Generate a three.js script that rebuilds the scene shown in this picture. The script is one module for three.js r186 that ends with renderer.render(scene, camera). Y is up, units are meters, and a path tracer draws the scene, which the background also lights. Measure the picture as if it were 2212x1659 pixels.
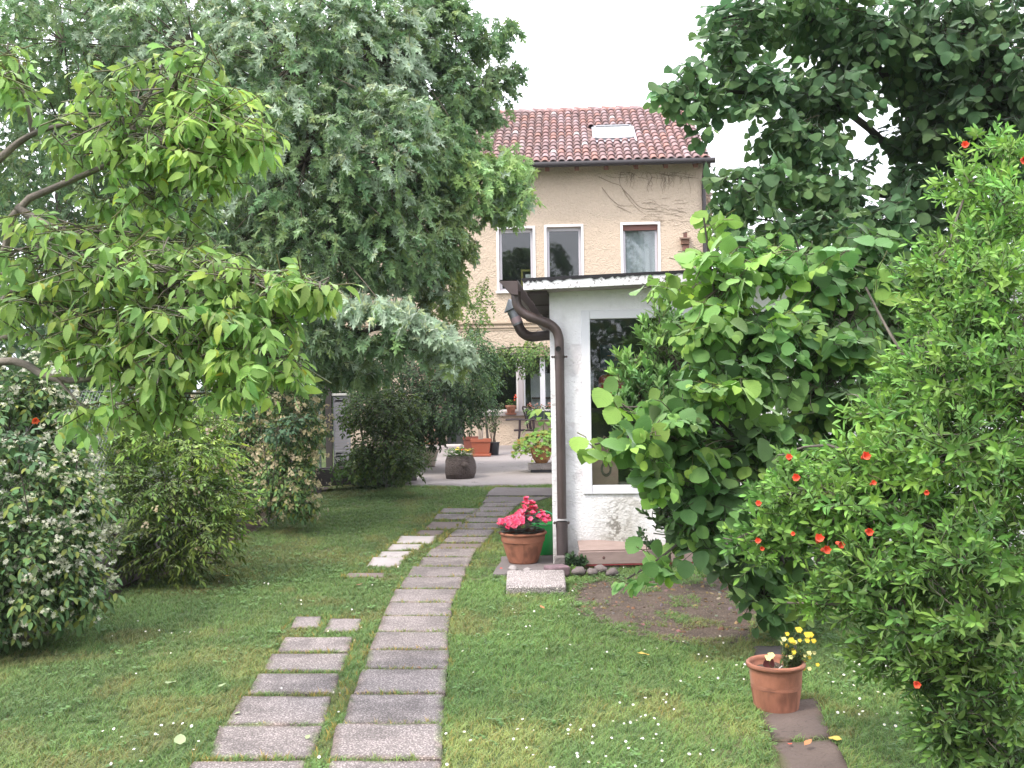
import * as THREE from 'three';
import { mergeGeometries, mergeVertices } from 'three/addons/utils/BufferGeometryUtils.js';
import { RoundedBoxGeometry } from 'three/addons/geometries/RoundedBoxGeometry.js';

// ---------------------------------------------------------------- camera, sky, sun, exposure
const scene = new THREE.Scene();
const FOV = 40.7, EYE = 1.65, PITCH = 0.0092, ROLL = 0.015;
const camera = new THREE.PerspectiveCamera(FOV, 4 / 3, 0.05, 600);
camera.position.set(0, EYE, 0);
camera.rotation.set(PITCH, 0, -ROLL);
scene.add(camera);

const renderer = new THREE.WebGLRenderer({ antialias: true });
renderer.setSize(1024, 768);
renderer.toneMapping = THREE.LinearToneMapping;
renderer.toneMappingExposure = 1.6;
renderer.shadowMap.enabled = true;

const SUN = new THREE.Vector3(-0.42, 0.78, 0.36).normalize();   // high, behind and left of the viewer, veiled by thin cloud
{
  const W = 256, H = 128, d = new Float32Array(W * H * 4), v = new THREE.Vector3();
  for (let y = 0; y < H; y++) for (let x = 0; x < W; x++) {
    const el = ((y + 0.5) / H - 0.5) * Math.PI, az = ((x + 0.5) / W - 0.5) * 2 * Math.PI;
    v.set(Math.cos(el) * Math.cos(az), Math.sin(el), Math.cos(el) * Math.sin(az));
    const up = Math.max(0, v.y), cs = Math.max(0, v.dot(SUN));
    let L = 1.35 + 0.75 * up + 0.9 * Math.pow(cs, 6);
    if (v.y < 0) L *= Math.max(0.25, 1 + v.y * 4);
    const i = (y * W + x) * 4;
    d[i] = L * 0.965; d[i + 1] = L * 0.985; d[i + 2] = L * 1.07; d[i + 3] = 1;
  }
  const sky = new THREE.DataTexture(d, W, H, THREE.RGBAFormat, THREE.FloatType);
  sky.mapping = THREE.EquirectangularReflectionMapping;
  sky.magFilter = sky.minFilter = THREE.LinearFilter;
  sky.needsUpdate = true;
  scene.background = sky; scene.environment = sky;
}
const sun = new THREE.DirectionalLight(0xfff3e2, 2.1);
sun.position.copy(SUN).multiplyScalar(60);
scene.fog = new THREE.FogExp2(new THREE.Color().setRGB(0.84, 0.94, 1.0), 0.0005);               // the thin milky air of the day
sun.castShadow = true; sun.shadow.radius = 20;
Object.assign(sun.shadow.camera, { left: -30, right: 30, top: 30, bottom: -30, near: 1, far: 150 });
sun.shadow.mapSize.set(2048, 2048);
scene.add(sun); scene.add(sun.target);

// ---------------------------------------------------------------- helpers
function rng(seed) { let s = seed | 0; return () => { s = (s + 0x6d2b79f5) | 0; let t = Math.imul(s ^ (s >>> 15), 1 | s); t = (t + Math.imul(t ^ (t >>> 7), 61 | t)) ^ t; return ((t ^ (t >>> 14)) >>> 0) / 4294967296; }; }
const V = (x, y, z) => new THREE.Vector3(x, y, z);
const lerp = (a, b, t) => a + (b - a) * t, clamp = (x, a = 0, b = 1) => Math.min(b, Math.max(a, x));
const sstep = (a, b, x) => { const t = clamp((x - a) / (b - a)); return t * t * (3 - 2 * t); };
const RGB = (r, g, b) => new THREE.Color().setRGB(r, g, b);

// measured places: (u, v) is a point of the 2212 x 1659 view of the photograph, D the distance in metres along the garden
const FPX = 829.5 / Math.tan(FOV * Math.PI / 360);
function ray(u, v) {
  const du = u - 1106, dv = v - 829.5, c = Math.cos(ROLL), s = Math.sin(ROLL);
  const X = (du * c - dv * s) / FPX, Y = -(du * s + dv * c) / FPX, cp = Math.cos(PITCH), sp = Math.sin(PITCH);
  const y = Y * cp + sp, z = Y * sp - cp;
  return [X / -z, y / -z];
}
function P(u, v, D) { const [x, y] = ray(u, v); return V(x * D, EYE + y * D, -D); }
const PX = (D) => D / FPX;                                        // metres per picture unit at distance D
function gy(z) { const D = -z; return 0.03 * (D < 10 ? 0 : D > 24 ? 13.7 : D < 10.6 ? (D - 10) * (D - 10) / 1.2 : D - 10.3); }
function G(u, v, lift = 0) {                                      // where the ground is seen at (u, v)
  const [x, y] = ray(u, v);
  let D = 3;
  while (D < 60 && EYE + y * D > gy(-D) + lift) D += 0.01;
  return V(x * D, gy(-D) + lift, -D);
}

// names, labels
const used = new Map();
function numbered(name) { const n = used.get(name) ?? 0; used.set(name, n + 1); return n ? `${name}_${String(n).padStart(3, '0')}` : name; }
function shade(o) { o.castShadow = o.receiveShadow = true; return o; }
function thing(name, label, category, pos = V(0, 0, 0), ry = 0, group) {
  const o = new THREE.Group(); o.name = numbered(name); o.position.copy(pos); o.rotation.y = ry;
  o.userData = { label, category }; if (group) o.userData.group = group;
  scene.add(o); return o;
}
function struct(name, geo, mat) { const o = geo ? shade(new THREE.Mesh(geo, mat)) : new THREE.Group(); o.name = numbered(name); o.userData.kind = 'structure'; scene.add(o); return o; }
const counts = new WeakMap();
function part(name, geo, mat, parent, kind) {
  const o = shade(new THREE.Mesh(geo, mat));
  let m = counts.get(parent); if (!m) counts.set(parent, m = new Map());
  const n = m.get(name) ?? 0; m.set(name, n + 1); o.name = n ? `${name}_${String(n).padStart(3, '0')}` : name;
  if (kind) o.userData.kind = kind;
  parent.add(o); return o;
}
function tag(o, label, category, group) { o.userData.label = label; o.userData.category = category; if (group) o.userData.group = group; return o; }

// ---------------------------------------------------------------- noise and textures
function hash2(x, y, s) { let h = Math.imul(x, 374761393) + Math.imul(y, 668265263) + Math.imul(s, 2147483647 ^ 0x5bd1e995); h = Math.imul(h ^ (h >>> 13), 1274126177); return ((h ^ (h >>> 16)) >>> 0) / 4294967296; }
function vnoise(x, y, per, s) {
  const xi = Math.floor(x), yi = Math.floor(y), fx = x - xi, fy = y - yi, m = (a) => ((a % per) + per) % per;
  const sx = fx * fx * (3 - 2 * fx), sy = fy * fy * (3 - 2 * fy);
  return lerp(lerp(hash2(m(xi), m(yi), s), hash2(m(xi + 1), m(yi), s), sx), lerp(hash2(m(xi), m(yi + 1), s), hash2(m(xi + 1), m(yi + 1), s), sx), sy);
}
function fbm(u, v, per, oct, s) { let a = 0.5, t = 0, n = 0, p = per; for (let i = 0; i < oct; i++, a *= 0.55, p *= 2) { t += a * vnoise(u * p, v * p, p, s + i * 17); n += a; } return t / n; }
const toS = (c) => { c = clamp(c); return c <= 0.0031308 ? c * 12.92 : 1.055 * Math.pow(c, 1 / 2.4) - 0.055; };
function tex(size, fn, { color = true, w = size, h = size } = {}) {
  const d = new Uint8Array(w * h * 4);
  for (let y = 0; y < h; y++) for (let x = 0; x < w; x++) {
    const r = fn((x + 0.5) / w, (y + 0.5) / h, x, y), i = (y * w + x) * 4;
    if (color) { d[i] = toS(r[0]) * 255; d[i + 1] = toS(r[1]) * 255; d[i + 2] = toS(r[2]) * 255; } else d[i] = d[i + 1] = d[i + 2] = clamp(r) * 255;
    d[i + 3] = 255;
  }
  const t = new THREE.DataTexture(d, w, h, THREE.RGBAFormat);
  t.wrapS = t.wrapT = THREE.RepeatWrapping; t.magFilter = t.minFilter = THREE.LinearFilter;
  if (color) t.colorSpace = THREE.SRGBColorSpace;
  t.needsUpdate = true; return t;
}
const rep = (t, metres) => { const c = t.clone(); c.repeat.set(1 / metres, 1 / metres); c.needsUpdate = true; return c; };
const std = (o) => new THREE.MeshStandardMaterial({ roughness: 0.9, ...o });
const flat = (r, g, b, rough = 0.8, o = {}) => std({ color: RGB(r, g, b), roughness: rough, ...o });

// uv in metres from the dominant axis of each face
function metric(geo) {
  const g = geo.index ? geo.toNonIndexed() : geo, p = g.attributes.position, uv = new Float32Array(p.count * 2);
  const a = V(), b = V(), c = V(), n = V();
  for (let i = 0; i < p.count; i += 3) {
    a.fromBufferAttribute(p, i); b.fromBufferAttribute(p, i + 1); c.fromBufferAttribute(p, i + 2);
    n.copy(b).sub(a).cross(c.clone().sub(a));
    const ax = Math.abs(n.x), ay = Math.abs(n.y), az = Math.abs(n.z);
    [a, b, c].forEach((q, k) => { const w = (i + k) * 2; if (az >= ax && az >= ay) { uv[w] = q.x; uv[w + 1] = q.y; } else if (ax >= ay) { uv[w] = q.z; uv[w + 1] = q.y; } else { uv[w] = q.x; uv[w + 1] = q.z; } });
  }
  g.setAttribute('uv', new THREE.BufferAttribute(uv, 2)); return g;
}
function box(x0, x1, y0, y1, z0, z1, r = 0) {
  const g = r > 0 ? new RoundedBoxGeometry(x1 - x0, y1 - y0, z1 - z0, 2, r) : new THREE.BoxGeometry(x1 - x0, y1 - y0, z1 - z0);
  g.translate((x0 + x1) / 2, (y0 + y1) / 2, (z0 + z1) / 2); return metric(g);
}
function cleaned(list) {
  return mergeGeometries(list.map((g) => { const n = g.index ? g.toNonIndexed() : g.clone(); for (const k of Object.keys(n.attributes)) if (!['position', 'normal', 'uv'].includes(k)) n.deleteAttribute(k); if (!n.attributes.normal) n.computeVertexNormals(); if (!n.attributes.uv) n.setAttribute('uv', new THREE.BufferAttribute(new Float32Array(n.attributes.position.count * 2), 2)); return n; }));
}
// bent, tapering tube with uv in metres
function tube(pts, r0, r1 = r0, segs = 8, rad = 7, flatten = 1) {
  const c = new THREE.CatmullRomCurve3(pts, false, 'centripetal'), n = Math.max(2, segs), g = new THREE.TubeGeometry(c, n, 1, rad, false);
  const p = g.attributes.position, uv = g.attributes.uv, len = c.getLength(), q = V();
  for (let i = 0; i <= n; i++) {
    c.getPointAt(i / n, q); const r = lerp(r0, r1, i / n);
    for (let j = 0; j <= rad; j++) { const k = i * (rad + 1) + j; p.setXYZ(k, q.x + (p.getX(k) - q.x) * r, q.y + (p.getY(k) - q.y) * r * flatten, q.z + (p.getZ(k) - q.z) * r); uv.setXY(k, (j / rad) * 2 * Math.PI * r0, (i / n) * len); }
  }
  return g;
}
const lathe = (pts, seg = 28) => new THREE.LatheGeometry(pts.map(([r, y]) => new THREE.Vector2(r, y)), seg);
// rough-edged lump
function lump(rx, ry, rz, seed, amp = 0.18, detail = 2) {
  let g = new THREE.IcosahedronGeometry(1, detail); g.deleteAttribute('uv'); g.deleteAttribute('normal'); g = mergeVertices(g, 1e-4);
  const p = g.attributes.position, R = rng(seed);
  for (let i = 0; i < p.count; i++) { const k = 1 + (R() - 0.5) * amp * 2; p.setXYZ(i, p.getX(i) * rx * k, p.getY(i) * ry * k, p.getZ(i) * rz * k); }
  g.computeVertexNormals(); return metric(g.toNonIndexed());
}

// ---------------------------------------------------------------- materials
const plasterBump = tex(512, (u, v) => 0.35 * fbm(u, v, 24, 4, 5) + 0.65 * Math.pow(fbm(u, v, 60, 3, 9), 1.5), { color: false });
const fineBump = tex(256, (u, v) => fbm(u, v, 48, 3, 41), { color: false });
const terraTex = tex(512, (u, v) => { const a = fbm(u, v, 5, 5, 3), b = fbm(u, v, 30, 3, 8), w = sstep(0.55, 0.8, fbm(u, v, 4, 5, 77)) * 0.35; const k = (0.62 + 0.68 * a + 0.2 * (b - 0.5)) * (1 - 0.4 * sstep(0.58, 0.72, fbm(u, v, 3, 5, 79))); return [lerp(0.37 * k, 0.45, w), lerp(0.15 * k, 0.34, w), lerp(0.09 * k, 0.27, w)]; });
const terra = std({ map: rep(terraTex, 0.6), bumpMap: rep(fineBump, 0.25), bumpScale: 0.0012, roughness: 0.78 });
const woodTex = tex(512, (u, v) => { const g = fbm(u * 0.25, v, 40, 4, 21), k = fbm(u, v, 6, 4, 2); const s = 0.75 + 0.35 * g + 0.25 * (k - 0.5); return [0.33 * s, 0.24 * s, 0.22 * s]; });
const wood = std({ map: rep(woodTex, 1), bumpMap: rep(fineBump, 0.4), bumpScale: 0.001, roughness: 0.8 });
const barkTex = tex(256, (u, v) => { const k = 0.5 + 0.9 * fbm(u, v * 0.25, 24, 4, 31) * fbm(u, v, 4, 3, 6) * 2; return [0.085 * k, 0.072 * k, 0.06 * k]; });
const bark = std({ map: rep(barkTex, 0.5), bumpMap: rep(fineBump, 0.3), bumpScale: 0.006, roughness: 0.95 });
const greyBark = std({ map: rep(barkTex, 0.5), color: RGB(1.9, 1.9, 1.9), bumpMap: rep(fineBump, 0.3), bumpScale: 0.003, roughness: 0.85 });
const twigMat = flat(0.09, 0.07, 0.05, 0.9);
const pipeTex = tex(256, (u, v) => { const k = 0.8 + 0.5 * fbm(u, v, 6, 4, 13); return [0.078 * k, 0.056 * k, 0.053 * k]; });
const brownPipe = std({ map: rep(pipeTex, 0.8), roughness: 0.42, metalness: 0.15 });
const zinc = std({ map: rep(tex(128, (u, v) => { const k = 0.75 + 0.5 * fbm(u, v, 6, 4, 91); return [0.32 * k, 0.33 * k, 0.36 * k]; }), 0.5), roughness: 0.45, metalness: 0.5 });
const whitePvc = flat(0.74, 0.73, 0.77, 0.35);
const glass = new THREE.MeshPhysicalMaterial({ color: RGB(0.86, 0.88, 0.88), roughness: 0.02, transmission: 1, thickness: 0, ior: 1.6 });
const dark = flat(0.02, 0.02, 0.022, 0.9);
const soilMat = std({ map: rep(tex(512, (u, v) => { const k = 0.5 + fbm(u, v, 10, 5, 51), w = sstep(0.70, 0.76, fbm(u, v, 90, 2, 52)); return [lerp(0.1 * k, 0.22, w), lerp(0.072 * k, 0.18, w), lerp(0.056 * k, 0.14, w)]; }), 0.9), bumpMap: rep(plasterBump, 0.5), bumpScale: 0.02, roughness: 1 });
const aggTex = tex(1024, (u, v) => {                                   // exposed aggregate: pale pebbles in grey cement
  const n = 130, X = u * n, Y = v * n, xi = Math.floor(X), yi = Math.floor(Y); let best = 9, id = 0;
  for (let j = -1; j <= 1; j++) for (let i = -1; i <= 1; i++) { const cx = (((xi + i) % n) + n) % n, cy = (((yi + j) % n) + n) % n, dx = xi + i + hash2(cx, cy, 3) - X, dy = yi + j + hash2(cx, cy, 4) - Y, q = dx * dx + dy * dy; if (q < best) { best = q; id = hash2(cx, cy, 5); } }
  const m = sstep(0.34, 0.16, best), k = 0.8 + 0.4 * fbm(u, v, 5, 4, 61), pb = 0.24 + 0.36 * id * id, st = 1 - 0.3 * sstep(0.5, 0.75, fbm(u, v, 4, 5, 63)); return [lerp(0.19, pb * 1.02, m) * k * st, lerp(0.172, pb * 0.96, m) * k * st, lerp(0.17, pb * 0.96, m) * k * st];
});
const aggBump = tex(512, (u, v) => Math.pow(fbm(u, v, 90, 2, 5), 1.2), { color: false });
const slabMat = [0, 1, 2].map((i) => { const t = rep(aggTex, 1.15); t.offset.set(i * 0.37, i * 0.61); return std({ map: t, vertexColors: true, color: RGB(0.7 + i * 0.04, 0.645 + i * 0.036, 0.625 + i * 0.036), bumpMap: rep(aggBump, 0.8), bumpScale: 0.003, roughness: 0.9 }); });
const concreteTex = tex(512, (u, v) => { const k = 0.72 + 0.42 * fbm(u, v, 4, 6, 71) + 0.1 * (fbm(u, v, 80, 2, 72) - 0.5), crack = Math.abs(fbm(u, v, 3, 5, 73) - 0.5) < 0.004 ? 0.7 : 1; return [0.285 * k * crack, 0.255 * k * crack, 0.25 * k * crack]; });
const concrete = std({ map: rep(concreteTex, 3.1), bumpMap: rep(plasterBump, 1), bumpScale: 0.004, roughness: 0.9 });
const oldConcrete = std({ map: rep(concreteTex, 1.3), color: RGB(0.62, 0.6, 0.6), bumpMap: rep(plasterBump, 0.7), bumpScale: 0.008, roughness: 0.95 });

// ================================================================ GROUND
const lawnTex = tex(1024, (u, v) => {
  const a = fbm(u, v, 5, 5, 101), b = fbm(u, v, 70, 3, 102), dry = sstep(0.5, 0.72, fbm(u, v, 7, 5, 103));
  const k = 0.6 + 0.5 * a + 0.5 * (b - 0.5);
  return [lerp(0.09, 0.15, dry) * k, lerp(0.135, 0.16, dry) * k, lerp(0.04, 0.062, dry) * k];
});
{
  const axis = (n, lo, hi, c) => { const a = []; for (let i = 0; i <= n; i++) { const t = i / n * 2 - 1; a.push(c + Math.sign(t) * (t < 0 ? c - lo : hi - c) * Math.pow(Math.abs(t), 2.2)); } return a; };
  const xs = axis(60, -160, 160, 0), zs = axis(120, -260, 120, -13), pos = [], uv = [], idx = [];
  for (const z of zs) for (const x of xs) { pos.push(x, gy(z), z); uv.push(x, z); }
  for (let j = 0; j < zs.length - 1; j++) for (let i = 0; i < xs.length - 1; i++) { const a = j * xs.length + i, b = a + xs.length; idx.push(a, b, a + 1, a + 1, b, b + 1); }
  const g = new THREE.BufferGeometry(); g.setAttribute('position', new THREE.Float32BufferAttribute(pos, 3)); g.setAttribute('uv', new THREE.Float32BufferAttribute(uv, 2)); g.setIndex(idx); g.computeVertexNormals();
  struct('lawn', g, std({ map: rep(lawnTex, 3.7), bumpMap: rep(plasterBump, 0.4), bumpScale: 0.02, roughness: 1 }));
}
// thick slab from a ground outline, following the ground, with rounded upper edges
const edgeR = rng(77);
function slabGeo(pts, top, depth = 0.05, bev = 0.006) {
  const cx = pts.reduce((s, p) => s + p.x, 0) / pts.length, cz = pts.reduce((s, p) => s + p.z, 0) / pts.length, pos = [], n = pts.length;
  const ring = (inset, y) => pts.map((p) => { const dx = p.x - cx, dz = p.z - cz, l = Math.hypot(dx, dz); return [p.x - dx / l * inset, gy(p.z) + y, p.z - dz / l * inset]; });
  const A = ring(0, top - depth), B = ring(0, top - bev), C = ring(bev * 1.4, top), E = ring(0.05, top + 0.0006), col = [];
  // soil, moss and lichen creep in from the edges
  const dirt = pts.map(() => { const k = 0.45 + 0.55 * edgeR(), g = edgeR() < 0.3 ? 1 : 0; return [k * (g ? 0.75 : 1), k * (g ? 0.95 : 0.92), k * (g ? 0.55 : 0.84)]; }), clean = pts.map(() => { const k = 0.88 + 0.12 * edgeR(); return [k, k, k]; });
  const paint = (...c) => c.forEach((q) => col.push(...q));
  const quad = (a, b, c, d, i, j, top2) => { pos.push(...a, ...b, ...c, ...a, ...c, ...d); const p = dirt[i], q = dirt[j], r = top2 ? clean[i] : p, s = top2 ? clean[j] : q; paint(p, q, s, p, s, r); };
  for (let i = 0; i < n; i++) { const j = (i + 1) % n; quad(A[i], A[j], B[j], B[i], i, j); quad(B[i], B[j], C[j], C[i], i, j); quad(C[i], C[j], E[j], E[i], i, j, true); }
  const m = [cx, gy(cz) + top, cz];
  for (let i = 0; i < n; i++) { pos.push(...E[i], ...E[(i + 1) % n], ...m); paint(clean[i], clean[(i + 1) % n], [1, 1, 1]); }
  const g = new THREE.BufferGeometry(); g.setAttribute('position', new THREE.Float32BufferAttribute(pos, 3)); g.setAttribute('color', new THREE.Float32BufferAttribute(col, 3)); g.computeVertexNormals(); return metric(g);
}
const blocked = [];                                               // outlines where no grass grows
const inside = (p, poly) => { let c = false; for (let i = 0, j = poly.length - 1; i < poly.length; j = i++) { const a = poly[i], b = poly[j]; if ((a.z > p.z) !== (b.z > p.z) && p.x < (b.x - a.x) * (p.z - a.z) / (b.z - a.z) + a.x) c = !c; } return c; };
const path = struct('garden_path');
{
  const R = rng(7);
  // far edge (v, left, right), near edge (v, left, right) of every slab of the right-hand row
  const rows = [
    [1574, 726, 956, 1647, 716, 953], [1507, 755, 959, 1571, 737, 956], [1454, 781, 965, 1504, 764, 960], [1411, 797, 970, 1451, 788, 966], [1372, 812, 969, 1408, 800, 969],
    [1337, 827, 974, 1369, 815, 970], [1307, 840, 977, 1335, 829, 975], [1278, 853, 987, 1305, 840, 979], [1252, 876, 1001, 1276, 862, 994], [1228, 890, 1008, 1250, 878, 1003],
    [1208, 913, 1020, 1226, 902, 1012], [1189, 932, 1030, 1206, 917, 1021], [1163, 966, 1057, 1174, 955, 1044], [1147, 985, 1070, 1161, 968, 1058],
    [1133, 1000, 1081, 1145, 987, 1072], [1121, 1011, 1092, 1131, 1002, 1083], [1109, 1024, 1100, 1119, 1013, 1094], [1098, 1036, 1112, 1108, 1026, 1103], [1089, 1047, 1125, 1097, 1038, 1114], [1652, 715, 953, 1738, 700, 950],
  ];
  const left = [
    [1652, 415, 660, 1740, 370, 640], [1575, 474, 697, 1643, 452, 672], [1512, 519, 716, 1570, 488, 700], [1461, 560, 733, 1503, 538, 722], [1417, 588, 752, 1453, 570, 740], [1383, 614, 762, 1413, 600, 756],
    [1338, 640, 694, 1361, 630, 692], [1341, 712, 780, 1368, 702, 774],
    [1113, 945, 1024, 1124, 935, 1014], [1101, 958, 1034, 1110, 949, 1026],
  ];
  const white = [[1160, 866, 944, 1176, 855, 932], [1178, 845, 913, 1190, 836, 903], [1193, 824, 889, 1206, 812, 874], [1207, 804, 875, 1226, 792, 860]];
  const brown = [[1176, 952, 1043, 1187, 936, 1032], [1128, 931, 1008, 1144, 915, 990], [1146, 908, 962, 1158, 892, 950], [1239, 752, 834, 1248, 744, 830], [1078, 1065, 1150, 1087, 1052, 1130]];
  const whiteMat = std({ map: rep(concreteTex, 2), vertexColors: true, color: RGB(1.5, 1.52, 1.55), roughness: 0.8, bumpMap: rep(fineBump, 0.4), bumpScale: 0.001 });
  const brownMat = std({ map: rep(concreteTex, 0.8), vertexColors: true, color: RGB(0.72, 0.64, 0.6), roughness: 0.95, bumpMap: rep(plasterBump, 0.5), bumpScale: 0.008 });
  const add = (list, pick, lift) => list.forEach(([a0, l0, r0, a1, l1, r1]) => {
    const g = (a1 - a0) * 0.017 + 0.25, v0 = a0 - g * 0.6, v1 = a1 + g;
    const j = () => (R() - 0.5) * 0.016, q = [G(l1, v1), G(r1, v1), G(r0, v0), G(l0, v0)].map((p) => { p.x += j(); p.z += j(); return p; });
    const chip = q.map(() => R() < 0.22), pts = []; q.forEach((p, i) => { const n = q[(i + 1) % 4]; for (let k = 0; k < 6; k++) { const t = k === 0 ? (chip[i] ? 0.05 + 0.04 * R() : 0.014) : k / 6, w = p.clone().lerp(n, t); w.x += (R() - 0.5) * 0.006; w.z += (R() - 0.5) * 0.006; pts.push(w); } pts.push(p.clone().lerp(n, 0.986)); });
    blocked.push(q); part('slab', slabGeo(pts, lift + (R() - 0.5) * 0.007), pick(), path);
  });
  add(rows, () => slabMat[Math.floor(R() * 3)], 0.019); add(left, () => slabMat[Math.floor(R() * 3)], 0.018); add(white, () => whiteMat, 0.012); add(brown, () => brownMat, 0.006);
}
// the two old concrete strips between path and patio, and the second path of dark slabs by the pomegranate
{
  const side = struct('side_path'), R = rng(11);
  const dk = std({ map: rep(concreteTex, 1.1), vertexColors: true, color: RGB(0.36, 0.34, 0.33), roughness: 0.85, bumpMap: rep(plasterBump, 0.6), bumpScale: 0.006 });
  const br = std({ map: rep(concreteTex, 0.9), vertexColors: true, color: RGB(0.46, 0.38, 0.33), roughness: 0.95, bumpMap: rep(plasterBump, 0.5), bumpScale: 0.008 });
  const quad = (c, m, lift) => { const q = c.map(([u, v]) => G(u, v)); const pts = []; q.forEach((p, i) => { const n = q[(i + 1) % q.length]; for (let k = 0; k < 5; k++) { const w = p.clone().lerp(n, k === 0 ? 0.04 : k / 5); w.x += (R() - 0.5) * 0.02; w.z += (R() - 0.5) * 0.02; pts.push(w); } pts.push(p.clone().lerp(n, 0.96)); }); blocked.push(q); part('slab', slabGeo(pts, lift), m, side); };
  quad([[1632, 1440], [1735, 1442], [1722, 1398], [1630, 1400]], dk, 0.014);
  quad([[1668, 1606], [1796, 1598], [1764, 1512], [1636, 1520]], br, 0.012);
  quad([[1704, 1740], [1870, 1722], [1798, 1601], [1671, 1609]], br, 0.01);
}
// patio in front of the house
const PATIO = 0.03;
{
  const pts = [], out = [[880, 1053], [1000, 1051], [1190, 1053]].map(([u, v]) => G(u, v));
  const zf = out[0].z, zb = -24.4;
  const poly = [V(-1.75, 0, zf - 0.2), V(out[1].x, 0, zf + 0.02), V(4.5, 0, zf + 0.05), V(4.5, 0, zb), V(-1.75, 0, zb)];
  blocked.push(poly);
  const nx = 24, nz = 24, pos = [], idx = [], PL = -1.75;
  for (let j = 0; j <= nz; j++) for (let i = 0; i <= nx; i++) { const x = lerp(PL, 4.5, i / nx), z = lerp(zf + (x < out[1].x ? -0.15 : 0.05) + 0.04 * Math.sin(x * 7), zb, j / nz); pos.push(x, gy(z) + PATIO, z); }
  for (let j = 0; j < nz; j++) for (let i = 0; i < nx; i++) { const a = j * (nx + 1) + i, b = a + nx + 1; idx.push(a, a + 1, b, a + 1, b + 1, b); }
  const front = []; for (let i = 0; i <= nx; i++) front.push(i);
  const k0 = pos.length / 3; front.forEach((i) => pos.push(pos[i * 3], pos[i * 3 + 1] - 0.12, pos[i * 3 + 2]));
  for (let i = 0; i < nx; i++) idx.push(k0 + i, k0 + i + 1, i, k0 + i + 1, i + 1, i);
  const g = new THREE.BufferGeometry(); g.setAttribute('position', new THREE.Float32BufferAttribute(pos, 3)); g.setIndex(idx); g.computeVertexNormals();
  struct('patio', metric(g), concrete);
  const strip = struct('patio_step');                             // worn strips before the patio
  const R = rng(5);
  for (const c of [[[1048, 1074], [1200, 1074], [1210, 1058], [1068, 1057]], [[1040, 1088], [1140, 1089], [1190, 1077], [1052, 1076]]]) {
    const q = c.map(([u, v]) => G(u, v)), p2 = []; q.forEach((p, i) => { const n = q[(i + 1) % 4]; for (let k = 0; k < 5; k++) { const w = p.clone().lerp(n, k / 5); w.x += (R() - 0.5) * 0.05; w.z += (R() - 0.5) * 0.05; p2.push(w); } });
    blocked.push(q); part('slab', slabGeo(p2, 0.02 + R() * 0.02), oldConcrete, strip);
  }
}
// dark earth under the shrubs of the left border
{
  const edge = [[-60, 1420], [120, 1372], [235, 1312], [300, 1262], [430, 1238], [520, 1170], [600, 1124], [690, 1078], [720, 1052]].map(([u, v]) => G(u, v)), pos = [], idx = [];
  edge.forEach((p, i) => { for (let k = 0; k <= 4; k++) { const x = lerp(p.x + 0.04 * Math.sin(i * 2.3), -4.6, k / 4); pos.push(x, gy(p.z) + 0.005, p.z); } });
  for (let i = 0; i < edge.length - 1; i++) for (let k = 0; k < 4; k++) { const a = i * 5 + k, b = a + 5; idx.push(a, a + 1, b, a + 1, b + 1, b); }
  const g = new THREE.BufferGeometry(); g.setAttribute('position', new THREE.Float32BufferAttribute(pos, 3)); g.setIndex(idx); g.computeVertexNormals();
  const m = soilMat.clone(); m.color = RGB(0.62, 0.6, 0.58); struct('border_soil', metric(g), m);
  blocked.push(Object.assign([...edge.map((p) => V(p.x - 0.05, 0, p.z)), V(-4.6, 0, edge[8].z), V(-4.6, 0, edge[0].z)], { soft: 0.4 }));
}
// bare soil before the white building, with dry bits
{
  const q = [[1218, 1300], [1240, 1262], [1300, 1250], [1430, 1246], [1560, 1240], [1640, 1262], [1660, 1330], [1640, 1388], [1500, 1396], [1360, 1372], [1270, 1335]].map(([u, v]) => G(u, v));
  const s = new THREE.Shape(q.map((p) => new THREE.Vector2(p.x, -p.z))), R = rng(3);
  const g = new THREE.ShapeGeometry(s); g.rotateX(-Math.PI / 2); g.translate(0, 0.006, 0);
  struct('soil_bed', metric(g), soilMat); blocked.push(Object.assign(q.map((p) => p.clone().lerp(V(q[3].x, 0, (q[3].z + q[9].z) / 2), 0.1)), { soft: 0.48 }));
  const bits = new THREE.InstancedMesh(lump(0.009, 0.004, 0.013, 4, 0.3, 1), flat(1, 1, 1, 0.95), 520), m = new THREE.Matrix4(), e = new THREE.Euler();
  const lo = new THREE.Box3().setFromPoints(q); let n = 0;
  while (n < 520) { const p = V(lerp(lo.min.x, lo.max.x, R()), 0.009, lerp(lo.min.z, lo.max.z, R())); if (!inside(p, q)) continue; const k = 0.35 + R() * R() * 1.6; m.makeRotationFromEuler(e.set(R(), R() * 6, R())).scale(V(k, k, k)).setPosition(p); bits.setMatrixAt(n, m); const b = R(); bits.setColorAt(n, b < 0.7 ? RGB(0.1 + 0.1 * R(), 0.075 + 0.07 * R(), 0.055) : RGB(0.14 + 0.16 * R(), 0.11 + 0.11 * R(), 0.08 + 0.08 * R())); n++; }
  bits.name = 'soil_litter'; bits.userData = { kind: 'stuff', label: 'crumbs, dry leaf bits and pebbles on the bare soil', category: 'litter' }; shade(bits); scene.add(bits);
}

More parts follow.
